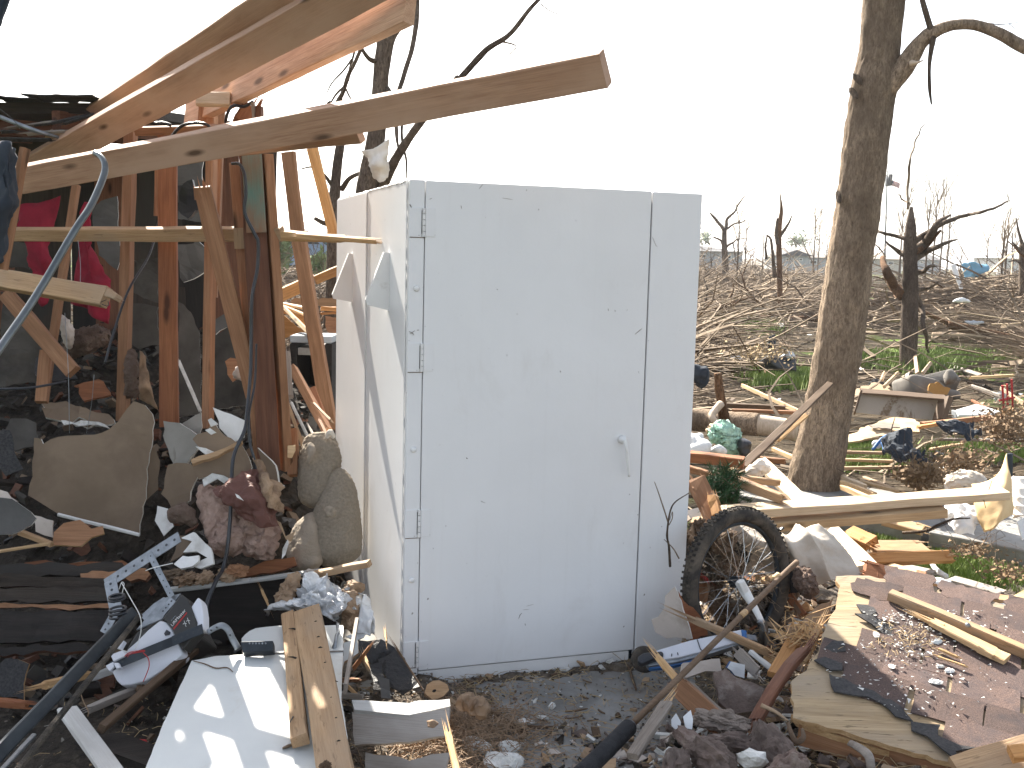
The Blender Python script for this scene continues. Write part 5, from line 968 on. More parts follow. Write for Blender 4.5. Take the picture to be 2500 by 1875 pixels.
b2 = board('lumber', ontop('Z8', 1165, 395, .03), ontop('Z8', 1440, 1950, .03), .094, .038, W_TAN, 'long wide board with nail holes lying across the white panel', 'board', n=Vector((-.28, -.1, 1)))
for i, (x, y) in enumerate(((1235, 480), (1255, 605), (1270, 690), (1310, 815), (1365, 955), (1360, 1100), (1400, 1265), (1420, 1450))):
    p = onp('Z8', x, y, wP + Vector((0, 0, .072)), wn); V = []; Fc = []; d_ = Vector((.02, -.004, -.0))
    tube_vf([p - d_ * .5, p - d_ * .1 + Vector((0, 0, .004)), p + d_ * .9], [.001, .0035, .001], 5, V, Fc); put('nail_mark', V, Fc, W_CHAR, parent=b2)
for (x, y) in ((1080, 540), (1075, 770)):
    p = onp('Z8', x, y, wP + Vector((0, 0, .052)), wn); V = []; Fc = []; tube_vf([p, p + Vector((-.012, 0, .004)), p + Vector((-.03, .002, .003))], [.003, .003, .001], 5, V, Fc); put('nail_mark', V, Fc, W_CHAR, parent=bl)
tube('bent_nail', [ontop('Z8', 1060, 1225, .01), ontop('Z8', 1040, 1255, .03), ontop('Z8', 1022, 1290, .035)], [.002, .002, .001], DARKMET, 5, label='bent nail sticking out of the narrower worn board', cat='nail')
lump('frayed_bark', ontop('Z8', 1310, 1650, .06), .014, W_STICK, 'frayed brown bark scrap on the long wide board', 'bark', sub=3, amp=.7)
# foil faced insulation
patch('foil_insulation', [[('Z8', 1100, 160, 4.02), ('Z8', 1200, 150, 3.98), ('Z8', 1290, 200, 4.0), ('Z8', 1440, 190, 4.0), ('Z8', 1510, 130, 4.02)], [('Z8', 1080, 250, 3.98), ('Z8', 1180, 230, 3.9), ('Z8', 1300, 260, 3.92), ('Z8', 1420, 250, 3.92), ('Z8', 1500, 270, 3.98)],
      [('Z8', 900, 390, 3.96), ('Z8', 1080, 290, 3.88), ('Z8', 1230, 300, 3.86), ('Z8', 1370, 350, 3.88), ('Z8', 1470, 350, 3.95)], [('Z8', 880, 440, 3.95), ('Z8', 1060, 370, 3.86), ('Z8', 1200, 380, 3.84), ('Z8', 1310, 430, 3.86), ('Z8', 1400, 480, 3.92)]], FOIL, .004, 10, .075, 16, 'crumpled silver foil insulation on top of the two boards', 'foil', smooth=False)
patch('brown_paper', [[('Z8', 900, 190, 4.05), ('Z8', 980, 110, 4.02), ('Z8', 1100, 75, 4.04)], [('Z8', 890, 270, 4.0), ('Z8', 980, 210, 3.95), ('Z8', 1100, 170, 4.0)], [('Z8', 920, 350, 4.0), ('Z8', 1000, 320, 3.95), ('Z8', 1085, 270, 4.0)]], KRAFT, .004, 9, .05, 14, 'crumpled brown paper left of the silver foil', 'paper', smooth=False)
patch('brown_paper', [[('Z8', 1450, 180, 4.0), ('Z8', 1520, 125, 3.98), ('Z8', 1590, 190, 4.02)], [('Z8', 1470, 300, 3.95), ('Z8', 1540, 290, 3.92), ('Z8', 1600, 320, 3.98)], [('Z8', 1430, 440, 3.95), ('Z8', 1510, 450, 3.9), ('Z8', 1590, 460, 3.96)], [('Z8', 1500, 560, 3.92), ('Z8', 1540, 580, 3.9), ('Z8', 1575, 560, 3.92)]], KRAFT, .005, 9, .04, 16, 'torn brown paper standing right of the silver foil', 'paper', smooth=False)
patch('brown_paper', [[('Z8', 1180, 110, 4.1), ('Z8', 1240, 100, 4.08), ('Z8', 1270, 160, 4.1)], [('Z8', 1190, 170, 4.05), ('Z8', 1250, 180, 4.02), ('Z8', 1290, 240, 4.06)]], GYP_P, .005, 9, .05, 18, 'ragged tan fibre tuft behind the silver foil', 'paper', smooth=False)
board('splinter', ('Z8', 795, 225, 4.0), ('Z8', 860, 370, 3.95), 24, .012, W_SPL, 'small splinter standing left of the brown paper', 'splinter', end=(.4, .3), taper=.6)
patch('white_paper', [[('Z8', 1600, 330, 3.95), ('Z8', 1700, 390, 3.92)], [('Z8', 1580, 430, 3.9), ('Z8', 1690, 470, 3.88)], [('Z8', 1560, 570, 3.88), ('Z8', 1680, 590, 3.86)], [('Z8', 1480, 620, 3.86), ('Z8', 1620, 620, 3.84)]], WHITEBG, .004, 9, .03, 14, 'white crumpled paper in the sun beside the shelter foot', 'paper')
patch('white_paper', [[('R2', 60, 960, 4.0), ('R2', 150, 1075, 3.98)], [('R2', 80, 1030, 3.96), ('R2', 160, 1130, 3.94)], [('R2', 40, 1230, 3.93), ('R2', 160, 1220, 3.92)]], WHITEBG, .004, 9, .03, 14, 'white torn packing against the shelter corner', 'paper')
shard('white_board', 'Z8', [(1440, 640), (1580, 600), (1590, 730), (1470, 800), (1445, 900)], 3.75, (0, 60), .012, (WPANEL, WPANEL, W_TAN), 'white board scrap right of the panel edge', 'board')
# tar paper and splinters at the shelter corner
for i, (pts, Y, nn, lab) in enumerate((([(60, 1260), (190, 1250), (280, 1300), (330, 1390), (300, 1480), (180, 1440), (70, 1340)], 3.78, (20, 30), 'black tar paper sheet standing at the shelter corner'), ([(180, 1390), (300, 1340), (360, 1420), (440, 1540), (330, 1580), (240, 1540)], 3.68, (-10, 45), 'glossy black tar paper lying at the shelter foot'),
        ([(130, 1400), (190, 1380), (230, 1540), (280, 1580), (150, 1570)], 3.62, (10, 50), 'folded black tar paper below the standing sheet'), ([(180, 1490), (240, 1500), (260, 1610), (190, 1600)], 3.55, (0, 60), 'small grey felt flap at the front of the tar paper'))):
    shard('tar_paper', 'R2', pts, Y, nn, .006, (TAR, TAR, TAR) if i < 3 else (DSG,) * 3, lab, 'tar paper', jag=.006, warp=.035, wf=9)
for i, (x0, y0, x1, y1, w, m, lab) in enumerate(((40, 1420, 130, 1300, 26, W_STUD, 'dark orange splinter on the black tar paper'), (88, 1350, 120, 1430, 28, W_NEW, 'bright square wood chip on the tar paper'), (280, 1290, 450, 1560, 12, W_STICK, 'thin stick leaning from the shelter corner'), (0, 1540, 110, 1640, 22, W_SPL, 'pale splinter in front of the tar paper'), (-40, 1500, 60, 1500, 30, W_STUD, 'brown chip left of the tar paper'), (220, 1200, 230, 1270, 14, W_SPL, 'thin upright splinter by the shelter corner'), (-60, 1590, 90, 1600, 44, W_GRAY, 'grey flat chip before the tar paper'))):
    board('splinter', ('R2', x0, y0, 3.66), ('R2', x1, y1, 3.58), w, .012, m, lab, 'splinter', rot=10, end=(.35, .35), taper=.7)
shard('brown_chip', 'R2', [(470, 1590), (460, 1540), (500, 1508), (560, 1500), (598, 1530), (600, 1570), (560, 1600), (500, 1620)], 3.62, (10, 40), .02, (W_TAN, W_TAN, KRAFT), 'round edged tan chip with a dark spot before the shelter door', 'chip', warp=.01)
lump('dark_spot', at('R8', 222, 780, 3.55), .008, W_CHAR, 'dark knot hole on the round edged tan chip', 'knot', sq=(1.2, .6, .6))
# grey siding boards
sn = Vector((-.1, -.75, .6)).normalized(); s0 = gz('R8', 150, 1090, .16)
sd_o = empty('siding_board', s0, 'grey weathered siding board in the foreground with a pale top edge', 'board')
shard('face', 'R8', [(-520, 960), (-300, 985), (0, 1000), (370, 925), (345, 1175), (150, 1215), (0, 1240), (-500, 1270)], 0, sn, .022, (W_GRAY,) * 3, P=s0, parent=sd_o, jag=.003)
shard('top_edge', 'R8', [(-520, 860), (0, 890), (80, 870), (355, 855), (368, 920), (0, 995), (-500, 950)], 0, Vector((0, -.25, 1)).normalized(), .02, (W_WHITE,) * 3, P=onp('R8', 0, 997, s0, sn) + Vector((0, 0, .004)), parent=sd_o, jag=.002)
patch('leaf', [[('R8', 150, 1050, 3.08), ('R8', 215, 1040, 3.06), ('R8', 260, 1075, 3.08)], [('R8', 160, 1100, 3.06), ('R8', 210, 1115, 3.05), ('R8', 250, 1095, 3.06)]], KRAFT, .002, 5, .006, 20, 'dry curled leaf on the grey siding board', 'leaf')
shard('siding_board', 'R8', [(-400, 1330), (0, 1400), (200, 1345), (355, 1325), (330, 1560), (-400, 1620)], 0, sn, .02, (W_GRAY,) * 3, 'lower grey siding board at the bottom edge of the photo', 'board', P=gz('R8', 100, 1430, .06), jag=.004)
board('splinter', ('R8', 345, 1150, 3.0), ('R8', 440, 1560, 2.82), 62, .02, W_SPL, 'pale splintered slat at the end of the grey siding boards', 'splinter', rot=10, end=(.6, 0))
# ---------------- garage door opener
oY = 3.5; on_ = nrm(-18, 38); oP = at('S5', 640, 1200, oY)
op = empty('door_opener', at('S5', 500, 1640, 3.8), 'broken garage door opener motor with milky cover and perforated straps', 'garage opener')
def oq(x, y, d=0): return onp('S5', x, y, oP, on_) + on_ * d
prism('motor_case', 'S5', [(390, 1080), (640, 960), (760, 830), (930, 870), (1000, 1040), (1060, 1150), (830, 1290), (400, 1500), (260, 1480), (240, 1330)], oP - on_ * .05, on_, .12, GRAYPL, .01, op)
prism('light_cover', 'S5', [(130, 1480), (215, 1390), (300, 1260), (380, 1190), (500, 1070), (620, 972), (690, 988), (745, 1055), (795, 1170), (830, 1250), (846, 1300), (830, 1335), (700, 1450), (480, 1585), (330, 1625), (235, 1632), (180, 1580)], oP, on_, .06, WHITEPL, .022, op, seg=4)
lb = prism('label_plate', 'S5', [(650, 955), (745, 825), (840, 705), (905, 752), (960, 900), (1000, 1040), (1010, 1075), (860, 1265), (795, 1172), (742, 1058), (690, 985)], oP + on_ * .012, on_, .05, GRAYPL, .004, op)
prism('end_cover', 'S5', [(932, 842), (1008, 733), (1040, 775), (1060, 900), (1060, 1062), (985, 1062), (1000, 1000)], oP + on_ * .006, on_, .05, WHITEPL, .006, op)
prism('chassis_plate', 'S5', [(380, 1070), (480, 950), (560, 860), (680, 740), (830, 698), (760, 800), (645, 958), (520, 1010)], oP - on_ * .012, on_, .01, GALV, .002, op)
prism('chassis_plate', 'S5', [(420, 930), (560, 800), (660, 735), (690, 745), (560, 880), (470, 975)], oP - on_ * .03, on_, .01, GALV, .002, op)
prism('cover_notch', 'S5', [(663, 1105), (690, 1065), (728, 1090), (722, 1115), (676, 1128)], oP + on_ * .004, on_, .003, BLACKPL, .001, op)
def strap(a, b, w, m, par, d=.02, holes=6, hm=BLACKPL, t=.003, face=None):
    A, B = a, b; o2 = board('strap', A, B, w, t, m, parent=par, n=face or on_)
    x = (B - A).normalized(); n = (face or on_); n = (n - x * n.dot(x)).normalized()
    for i in range(holes):
        p = A.lerp(B, (i + .6) / (holes + .2)); V = []; Fc = []; tube_vf([p + n * (t * .5 - .001), p + n * (t * .5 + .0006)], [w * .11] * 2, 10, V, Fc); put('hole', V, Fc, hm, parent=o2)
    return o2
strap(oq(165, 1465, .025), oq(800, 1205, .025), .034, DARKMET, op, holes=3)
strap(oq(790, 1210, .027), oq(1095, 1085, .027), .036, DARKMET, op, holes=5)
strap(oq(555, 320, .03), oq(745, 735, .0), .022, GALV, op, holes=7)
strap(oq(55, 600, -.01), oq(850, 150, .02), .046, GALV, op, holes=9)
strap(oq(150, 590, .02), oq(215, 910, .02), .046, GALV, op, holes=5); strap(oq(225, 880, .022), oq(70, 1110, .01), .034, GALV, op, holes=4)
strap(oq(640, 900, .0), oq(760, 760, .0), .03, GALV, op, holes=4)
# curved arm to the right, and the dark perforated box
P = [oq(1090, 1088, .03), oq(1180, 1040, .03)] ; aY = 3.47
tube('arm', [at('Z8', 355, 560, aY), at('Z8', 410, 525, aY), at('Z8', 470, 505, aY), at('Z8', 520, 540, aY), at('Z8', 555, 610, aY), at('Z8', 600, 690, aY)], [.011, .0115, .0115, .012], GALV, 10, parent=op, sq=.45)
for x, y in ((385, 545), (430, 522), (540, 585)):
    p = at('Z8', x, y, aY - .01); V = []; Fc = []; tube_vf([p, p + on_ * .004], [.003, .003], 8, V, Fc); put('hole', V, Fc, BLACKPL, parent=op)
pb = prism('perforated_box', 'Z8', [(620, 632), (885, 626), (886, 705), (640, 722)], at('Z8', 760, 680, 3.45), nrm(0, 45), .04, DARKMET, .003, op)
for i in range(6): 
    p = at('Z8', 695 + i * 26, 651, 3.44); V = []; Fc = []; tube_vf([p, p + nrm(0, 45) * .003], [.003, .003], 6, V, Fc); put('hole', V, Fc, GALV, parent=pb)
# connectors and wires
for pts in ([(70, 1430), (150, 1390), (160, 1440), (110, 1490)], [(150, 1400), (205, 1400), (225, 1450), (180, 1465)], [(120, 1320), (250, 1270), (270, 1330), (150, 1390)], [(180, 1240), (225, 1165), (262, 1180), (215, 1265)]):
    prism('connector', 'S5', pts, oP + on_ * .035, on_, .02, WHITEPL, .003, op)
def wire(k, pts, Y, r, m): return tube('wire', [at(k, x, y, Y) for x, y in pts], [r, r], m, 6, 6, parent=op)
wire('Z7', ((965, 210), (985, 155), (1005, 170), (990, 240)), 3.42, .0013, TRIMW); wire('Z7', ((985, 160), (1060, 290), (1135, 430), (1142, 540), (1125, 620), (1095, 695)), 3.38, .0015, TRIMW)
wire('Z7', ((560, 930), (640, 870), (700, 750), (800, 685), (870, 675), (950, 690), (1040, 722)), 3.30, .0015, TRIMW); wire('Z7', ((1180, 60), (1250, 35), (1400, 0)), 3.50, .0015, TRIMW)
for o5 in (0, 8): wire('Z7', ((1010, 750 + o5), (1060, 718 + o5), (1175, 706 + o5), (1060, 735), (1030, 760)), 3.30, .0012, REDPL)
wire('Z7', ((1160, 725), (1200, 770), (1208, 830), (1190, 890), (1160, 960)), 3.28, .0016, REDPL); wire('Z7', ((655, 1060), (680, 1130), (715, 1200), (712, 1240)), 3.10, .0015, KRAFT)
for yy, rr2 in ((270, 62), (290, 64), (370, 66), (400, 70), (430, 72)):
    P = [at('Z7', 945 + (yy - 270) * .1 + rr2 * math.cos(a), yy + 18 * math.sin(a) - 12 * math.cos(a), 3.43 - .02 * math.sin(a)) for a in [i * .45 for i in range(15)]]
    V = []; Fc = []; tube_vf(catmull(P, 3), [.0045] * 43, 7, V, Fc); put('cable_coil', V, Fc, BLACKPL, smooth=True, parent=op)
# lettering on the label plate
def lettering(txt, a, b, size, mat, parent, d=.0135, name='lettering'):
    cu = bpy.data.curves.new(name, 'FONT'); cu.body = txt; cu.size = 1; cu.extrude = .01
    tmp = bpy.data.objects.new('tmp', cu); C.objects.link(tmp); dg = bpy.context.evaluated_depsgraph_get(); me = bpy.data.meshes.new_from_object(tmp.evaluated_get(dg)); bpy.data.objects.remove(tmp)
    A = oq(*a, d); B = oq(*b, d); x = (B - A).normalized(); y = on_.cross(x); w = max(v.co.x for v in me.vertices); s = (B - A).length / w
    me.materials.clear(); me.materials.append(mat); ob = bpy.data.objects.new(name, me); C.objects.link(ob)
    ob.matrix_basis = Matrix(((x.x * s, y.x * s, on_.x * .02, A.x), (x.y * s, y.y * s, on_.y * .02, A.y), (x.z * s, y.z * s, on_.z * .02, A.z), (0, 0, 0, 1))); adopt(ob, parent); return ob
lettering('LiftMaster', (768, 1048), (908, 888), 1, TRIMW, lb)
V = [oq(785, 1080, .0135), oq(918, 912, .0135), oq(912, 902, .0135), oq(777, 1068, .0135)]; V += [v - on_ * .001 for v in V]
put('red_stripe', V, [(0, 1, 2, 3), (7, 6, 5, 4)], REDPL, parent=lb)
for q in (((756, 992), (770, 976)), ((775, 970), (786, 958)), ((790, 953), (802, 940)), ((838, 1140), (850, 1127)), ((855, 1122), (862, 1114)), ((866, 1122), (876, 1108))):     # print too small to read
    V = []; Fc = []; tube_vf([oq(x, y, .0135) for x, y in q], [.0012] * 2, 4, V, Fc); put('small_print', V, Fc, GALV, parent=lb)
for (x, y) in ((888, 990), (922, 962)):
    for q in (((0, 0), (8, 28), (20, 60)), ((-12, 36), (4, 22), (24, 30))):
        V = []; Fc = []; tube_vf([oq(x + a, y + b, .0135) for a, b in q], [.0011] * 3, 4, V, Fc); put('emblem_stroke', V, Fc, TRIMW, parent=lb)
# opener rail (C channel, chain and rope)
rl = empty('opener_rail', at('Z7', 500, 1100, 3.3), 'long dark opener rail with a chain running to the lower left corner', 'rail')
board('channel', ('Z7', 1085, 400, 3.46), ('Z7', -160, 1700, 2.6), .040, .018, DARKMET, rot=-12, parent=rl)
board('flange', ('Z7', 1045, 400, 3.46), ('Z7', -215, 1690, 2.6), .006, .022, DARKMET, rot=-12, parent=rl)
A, B = at('Z7', 1135, 420, 3.44), at('Z7', 50, 1790, 2.56); n_ = 110; V = []; Fc = []
for i in range(n_):
    p = A.lerp(B, i / n_); q = A.lerp(B, (i + 1.05) / n_); tube_vf([p, p.lerp(q, .3), p.lerp(q, .7), q], [.0065, .010, .010, .0065], 6, V, Fc)
put('chain', V, Fc, RUBBER, parent=rl)
board('metal_strip', ('Z7', 262, 1285, 3.15), ('Z7', -60, 1600, 2.8), .008, .012, GALV, 'thin bright metal strip at the lower left corner', 'strip', rot=30)
board('metal_strip', ('Z7', 275, 1395, 3.05), ('Z7', -20, 1710, 2.75), .014, .012, GALV, 'wider bright metal strip under the opener rail', 'strip', rot=30)
board('brown_stick', ('Z7', 1650, 640, 3.62), ('Z7', 820, 1340, 3.05), 62, .03, W_STICK, 'dark brown stick lying between opener and white panel', 'stick', rot=25, taper=.8)
board('brown_stick', ('Z7', 720, 1185, 3.3), ('Z7', 1190, 985, 3.5), 70, .02, W_GRAY, 'dusty grey board under the dark brown stick', 'board', rot=30, end=(.3, .3))
lump('stick_end', at('Z7', 1150, 1010, 3.45), .02, W_STICK, 'knobby end of the dusty grey board', 'knob', sq=(1.4, .9, .9), sub=3, smooth=True)
board('white_trim', ('Z7', 545, 1190, 3.2), ('Z7', 960, 1760, 2.75), 165, .02, W_WHITE, 'dull white trim board running out of the bottom edge at left', 'board', rot=-35)
prism('red_tool', 'Z7', [(1000, 1410), (1190, 1420), (1195, 1460), (1010, 1455)], gz('Z7', 1090, 1435, .06), Vector((0, -.4, .9)).normalized(), .02, REDPL, .006, None, 'small red plastic handle on the dark floor at left', 'handle')
board('floor_board', ('Z7', 900, 1560, 2.95), ('Z7', 1250, 1500, 3.1), .3, .02, W_CHAR, 'dark floor board beside the white panel edge', 'board', n=Vector((0, -.1, 1)))

# ================================================================== RIGHT FOREGROUND
# roof panel with shingles
rA, rB, rC = gz('S1', 1610, 1000, .26), gz('R7', 530, 960, .44), gz('S2', 1540, 1430, .21)
rn_ = (rC - rA).cross(rB - rA).normalized(); e1 = (rC - rA).normalized(); e2 = rn_.cross(e1)
rp = empty('roof_piece', (rA + rC) / 2, 'broken roof panel with red brown shingles lying in the right foreground', 'roof')
shard('plywood_deck', 'S2', [(160, 905), (150, 1010), (560, 1135), (1000, 1265), (1540, 1435), (2400, 1700), (3300, 1500), (3300, 500), (2700, 200), (2212, 60), (1620, -110), (1200, -190), (830, -250), (540, -255), (525, 0), (440, 190), (380, 330), (330, 480), (250, 600), (170, 640), (110, 780)], 0, rn_, .016, (W_PLY, W_PLY, W_SPL), P=rA, jag=.008, parent=rp, warp=.006)
shard('plywood_ply', 'S2', [(140, 1010), (160, 1075), (420, 1150), (900, 1290), (1330, 1420), (1600, 1500), (1540, 1436), (1000, 1268), (560, 1138)], 0, rn_, .02, (W_SPL, W_RED, W_SPL), P=rA - Vector((0, 0, .03)), jag=.008, parent=rp, warp=.006)
board('deck_rafter', rA + e1 * .02 + e2 * .03 - rn_ * .065, rC + e1 * .8 + e2 * .03 - rn_ * .065, .09, .04, W_STUD, parent=rp, n=e2)
board('deck_rafter', rA + e1 * .25 - rn_ * .065 + e2 * .02, rA + e1 * .25 + e2 * 1.1 - rn_ * .065, .09, .04, W_STUD, parent=rp, n=e1)
POLY = [(640, -230), (660, -60), (735, 60), (870, 180), (980, 300), (770, 320), (620, 305), (490, 345), (400, 400), (350, 490), (430, 640), (540, 780), (800, 850), (1000, 930), (1230, 1045), (1240, 1130), (1400, 1270), (1600, 1400), (2600, 1560), (3300, 1400), (3300, 500), (2500, 110), (2000, -25), (1600, -120), (1200, -200), (830, -260)]
tabm = []; rs = random.Random(8)
TW, TH = .205, .118
for j in range(-3, 16):
    for i in range(-3, 17):
        cx = i * TW + (j % 2) * TW * .5 + rs.uniform(-.008, .008); cy = j * TH; c = rA + e1 * cx + e2 * cy + rn_ * (.004 + .0012 * (j % 3))
        ins = [inpoly(*zpx('S2', c + e1 * a + e2 * b), POLY) for a, b in ((0, 0), (-TW * .4, 0), (TW * .4, 0), (0, TH * .5), (0, -TH * .5))]
        if sum(ins) < 3: continue
        edge = sum(ins) < 5
        w = TW * .5 - .004; tilt = Quaternion(e1, rs.uniform(.01, .05)); lift = .003
        loc = [(-w, -TH * .5), (w, -TH * .5), (w, TH * .72), (-w, TH * .72)]
        if edge: loc = [(-w * rs.uniform(.4, 1), -TH * .5 * rs.uniform(.5, 1)), (w * rs.uniform(.6, 1), -TH * .5), (w, TH * .6), (-w * rs.uniform(.5, 1), TH * rs.uniform(.4, .7))]
        n2 = tilt @ rn_; ay = n2.cross(e1)
        flat_shard('shingle', loc, c + rn_ * lift, e1, ay, n2, .004, (SHING,) * 3, None, None, .014 if edge else .0018, .003 if not edge else .008, 5, rp, None, .06, 4 if edge else 2, i * 31 + j)
for i, pts in enumerate(([(400, 395), (480, 350), (560, 340), (600, 420), (470, 430)], [(345, 480), (450, 470), (580, 540), (580, 590), (460, 580), (370, 540)], [(430, 640), (620, 690), (800, 750), (960, 830), (1100, 900), (1235, 1040), (1080, 985), (800, 850), (540, 782), (470, 740)], [(1235, 1060), (1470, 1070), (1470, 1190), (1600, 1250), (1780, 1290), (1560, 1390), (1400, 1280), (1245, 1130)],
                         [(700, 90), (880, 130), (1000, 190), (1180, 220), (1080, 300), (980, 270), (860, 190), (760, 140)], [(715, -20), (860, 0), (890, 60), (820, 110), (740, 60)])):
    shard('torn_felt', 'S2', pts, 0, rn_, .005, (SHINGK,) * 3, P=rA + rn_ * (.010 + .003 * (i % 2)), jag=.012, parent=rp, warp=.012, wf=8)
def onr(k, x, y, d=.02): return onp(k, x, y, rA + rn_ * d, rn_)
board('batten', onr('R7', 905, 1000, .03), onr('R7', 2080, 1500, .03), .035, .035, W_TAN, 'long thin batten lying across the shingled roof panel', 'batten', n=rn_)
board('splinter', onr('S2', 1370, 150, .025), onr('S2', 1940, 430, .025), .034, .02, W_NEW, 'bright yellow splinter of wood on the shingles', 'splinter', n=rn_, end=(.8, 0), taper=1.5)
board('splinter', onr('S2', 1930, 440, .025), onr('S2', 2060, 500, .025), .05, .02, W_NEW, 'short square wood block at the end of the yellow splinter', 'block', n=rn_)
board('splinter', onr('R7', 1240, 1230, .03), onr('R7', 1740, 1500, .03), .02, .02, W_NEW, 'thin yellow strip beside the bright splinter on the shingles', 'splinter', n=rn_, end=(.5, .2))
board('splinter', onr('S2', 1440, 400, .02), onr('S2', 1620, 480, .02), .01, .008, W_SPL, 'tiny pale sliver on the shingles', 'splinter', n=rn_, end=(.2, .2))
board('splinter', onr('S2', 1430, 470, .02), onr('S2', 1690, 560, .02), .007, .006, W_SPL, 'tiny long sliver lying along the shingles', 'splinter', n=rn_, end=(.2, .2))
for i, (x, y, r, m) in enumerate(((1260, 80, .022, GYP_P), (1440, 340, .022, WPANEL), (1420, 700, .024, GYP_E), (1545, 600, .02, GYP_E), (880, 280, .022, GYP_E), (1020, 560, .018, GYP_E), (1460, 560, .014, GYP_E))):
    p = onr('S2', x, y, .012); lump('plaster_chip', p, r * .6, m, ['round pale stone on the roof panel near the batten', 'flat white plastic chip on the shingles', 'oblong white plaster chip in the middle of the shingles', 'white plaster lump left of the yellow splinter end', 'white plaster smear at the torn shingle edge', 'white crumb cluster beside the shadow line', 'small white lump above the oblong plaster chip'][i], 'plaster', sq=(1.4, .8, .3) if i not in (0,) else (1, .9, .8), sub=3)
V = []; Fc = []; rs = random.Random(3)
for i in range(900):
    x = rs.gauss(1250, 380); y = 60 + rs.expovariate(1 / 330.)
    if not inpoly(x, y, POLY): continue
    p = onr('S2', x, y, .013); s = rs.uniform(.0012, .005) * (1.6 if rs.random() < .1 else 1); b = len(V)
    for k in range(4): V.append(p + Vector((rs.gauss(0, s), rs.gauss(0, s), rs.uniform(0, s * 1.3))))
    Fc += [(b, b+1, b+2), (b, b+2, b+3), (b+1, b+3, b+2), (b, b+3, b+1)]
put('plaster_crumbs', V, Fc, GYP_E, kind='stuff', label='white plaster crumbs strewn over the shingled roof panel', cat='crumbs')
V = []; Fc = []
for i in range(110):
    x = rs.gauss(1150, 200); y = rs.gauss(330, 90); p = onr('S2', x, y, .016); a = rs.uniform(0, 3.14); L = rs.uniform(.01, .04); d = (e1 * math.cos(a) + e2 * math.sin(a)) * L
    tube_vf([p, p + d * .5 + rn_ * rs.uniform(0, .006), p + d], [.0011, .0011, .0006], 3, V, Fc, caps=False)
put('straw_litter', V, Fc, STRAW, kind='stuff', label='straw and needles scattered on the roof panel', cat='straw')
board('corner_board', ('S2', 1640, 1560, 2.72), ('S2', 2400, 1330, 2.75), .12, .03, W_TAN, 'tan board corner at the lower right corner of the photo', 'board', rot=-30)
board('corner_board', ('S2', 2090, 1350, 2.7), ('S2', 2300, 1320, 2.7), .04, .03, W_ORANGE, 'orange wood edge in the lower right corner', 'board', rot=-30)
tube('bent_bracket', [('S2', 640, 1245, 2.95), ('S2', 740, 1300, 2.9), ('S2', 815, 1370, 2.86), ('S2', 835, 1480, 2.84)], [.010, .013, .013], W_GRAY, 8, label='bent grey strip under the front edge of the roof panel', cat='strip', sq=.4)
# bicycle wheel
bw = empty('bicycle_wheel', at('R6', 850, 1500, 4.12), 'muddy bicycle wheel with knobbly tyre leaning beside the shelter', 'wheel')
hub = at('R6', 835, 905, 4.18); wr = .305
wl_up = (at('R6', 800, 300, 4.2) - hub).normalized(); side_ = Vector((.74, .55, .0)); wu = (side_ - wl_up * side_.dot(wl_up)).normalized(); wn_ = wu.cross(wl_up)
rT = (at('R6', 800, 300, 4.2) - hub).length - .03
def ringp(a, r, d=0): return hub + (wu * math.cos(a) + wl_up * math.sin(a)) * r + wn_ * d
def torus(name, r, tr, mat, parent, n=72, m=12, sq=1.0, smooth=True):
    V = []; Fc = []
    for i in range(n):
        a = 2 * math.pi * i / n
        for k in range(m):
            b = 2 * math.pi * k / m; V.append(ringp(a, r + tr * math.cos(b), tr * sq * math.sin(b)))
    for i in range(n):
        for k in range(m): Fc.append((i * m + k, ((i + 1) % n) * m + k, ((i + 1) % n) * m + (k + 1) % m, i * m + (k + 1) % m))
    return put(name, V, Fc, mat, smooth=smooth, parent=parent)
ty = torus('tyre', rT, .031, RUBBER, bw)
V = []; Fc = []
for i in range(78):
    a = 2 * math.pi * i / 78
    for off, ww in ((-.016, .006), (0.0, .007), (.016, .006)):
        aa = a + (.5 * 2 * math.pi / 78 if off == 0 else 0); b = len(V); r0 = rT + math.sqrt(.031 ** 2 - off ** 2) - .002; r1 = r0 + .0065; da = .016
        for r_ in (r0, r1):
            for s_, t_ in ((-1, -1), (1, -1), (1, 1), (-1, 1)): V.append(ringp(aa + s_ * da, r_, off + t_ * ww))
        Fc += [(b+4, b+5, b+6, b+7), (b, b+1, b+5, b+4), (b+1, b+2, b+6, b+5), (b+2, b+3, b+7, b+6), (b+3, b, b+4, b+7)]
tr_ = put('tread', V, Fc, RUBBER, parent=ty); tr_['kind'] = 'stuff'
torus('rim', rT - .034, .009, DARKMET, bw, sq=1.3)
V = []; Fc = []; tube_vf([hub - wn_ * .05, hub - wn_ * .03, hub - wn_ * .028, hub + wn_ * .028, hub + wn_ * .03, hub + wn_ * .05], [.008, .008, .024, .024, .008, .008], 14, V, Fc); put('hub', V, Fc, DARKMET, smooth=False, parent=bw)
for i in range(32):
    a = 2 * math.pi * i / 32; s_ = 1 if i % 2 else -1; V = []; Fc = []; tube_vf([ringp(a + (.9 if i % 4 < 2 else -.9), .022, s_ * .028), ringp(a, rT - .038, 0)], [.0011, .0011], 5, V, Fc); put('spoke', V, Fc, CHROME, parent=bw)
for k_, (x, y, r_, q) in enumerate(((700, 560, .06, 0), (650, 700, .05, 1), (830, 680, .05, 2), (760, 770, .06, 3), (640, 800, .05, 1), (1000, 1050, .06, 2), (900, 1130, .07, 1), (750, 1130, .08, 0), (620, 900, .05, 3))):
    lump('debris_lump', at('R6', x, y, 4.32 + .03 * (k_ % 3)), r_, [W_STICK, DIRT, DIRTD, W_STICK][q], 'brown clod of debris caught behind the bicycle wheel', 'debris', group='clods behind the bicycle wheel', sub=3, amp=.55, sq=(1, 1, .9), seed=k_)
V = []; Fc = []; rs = random.Random(21)
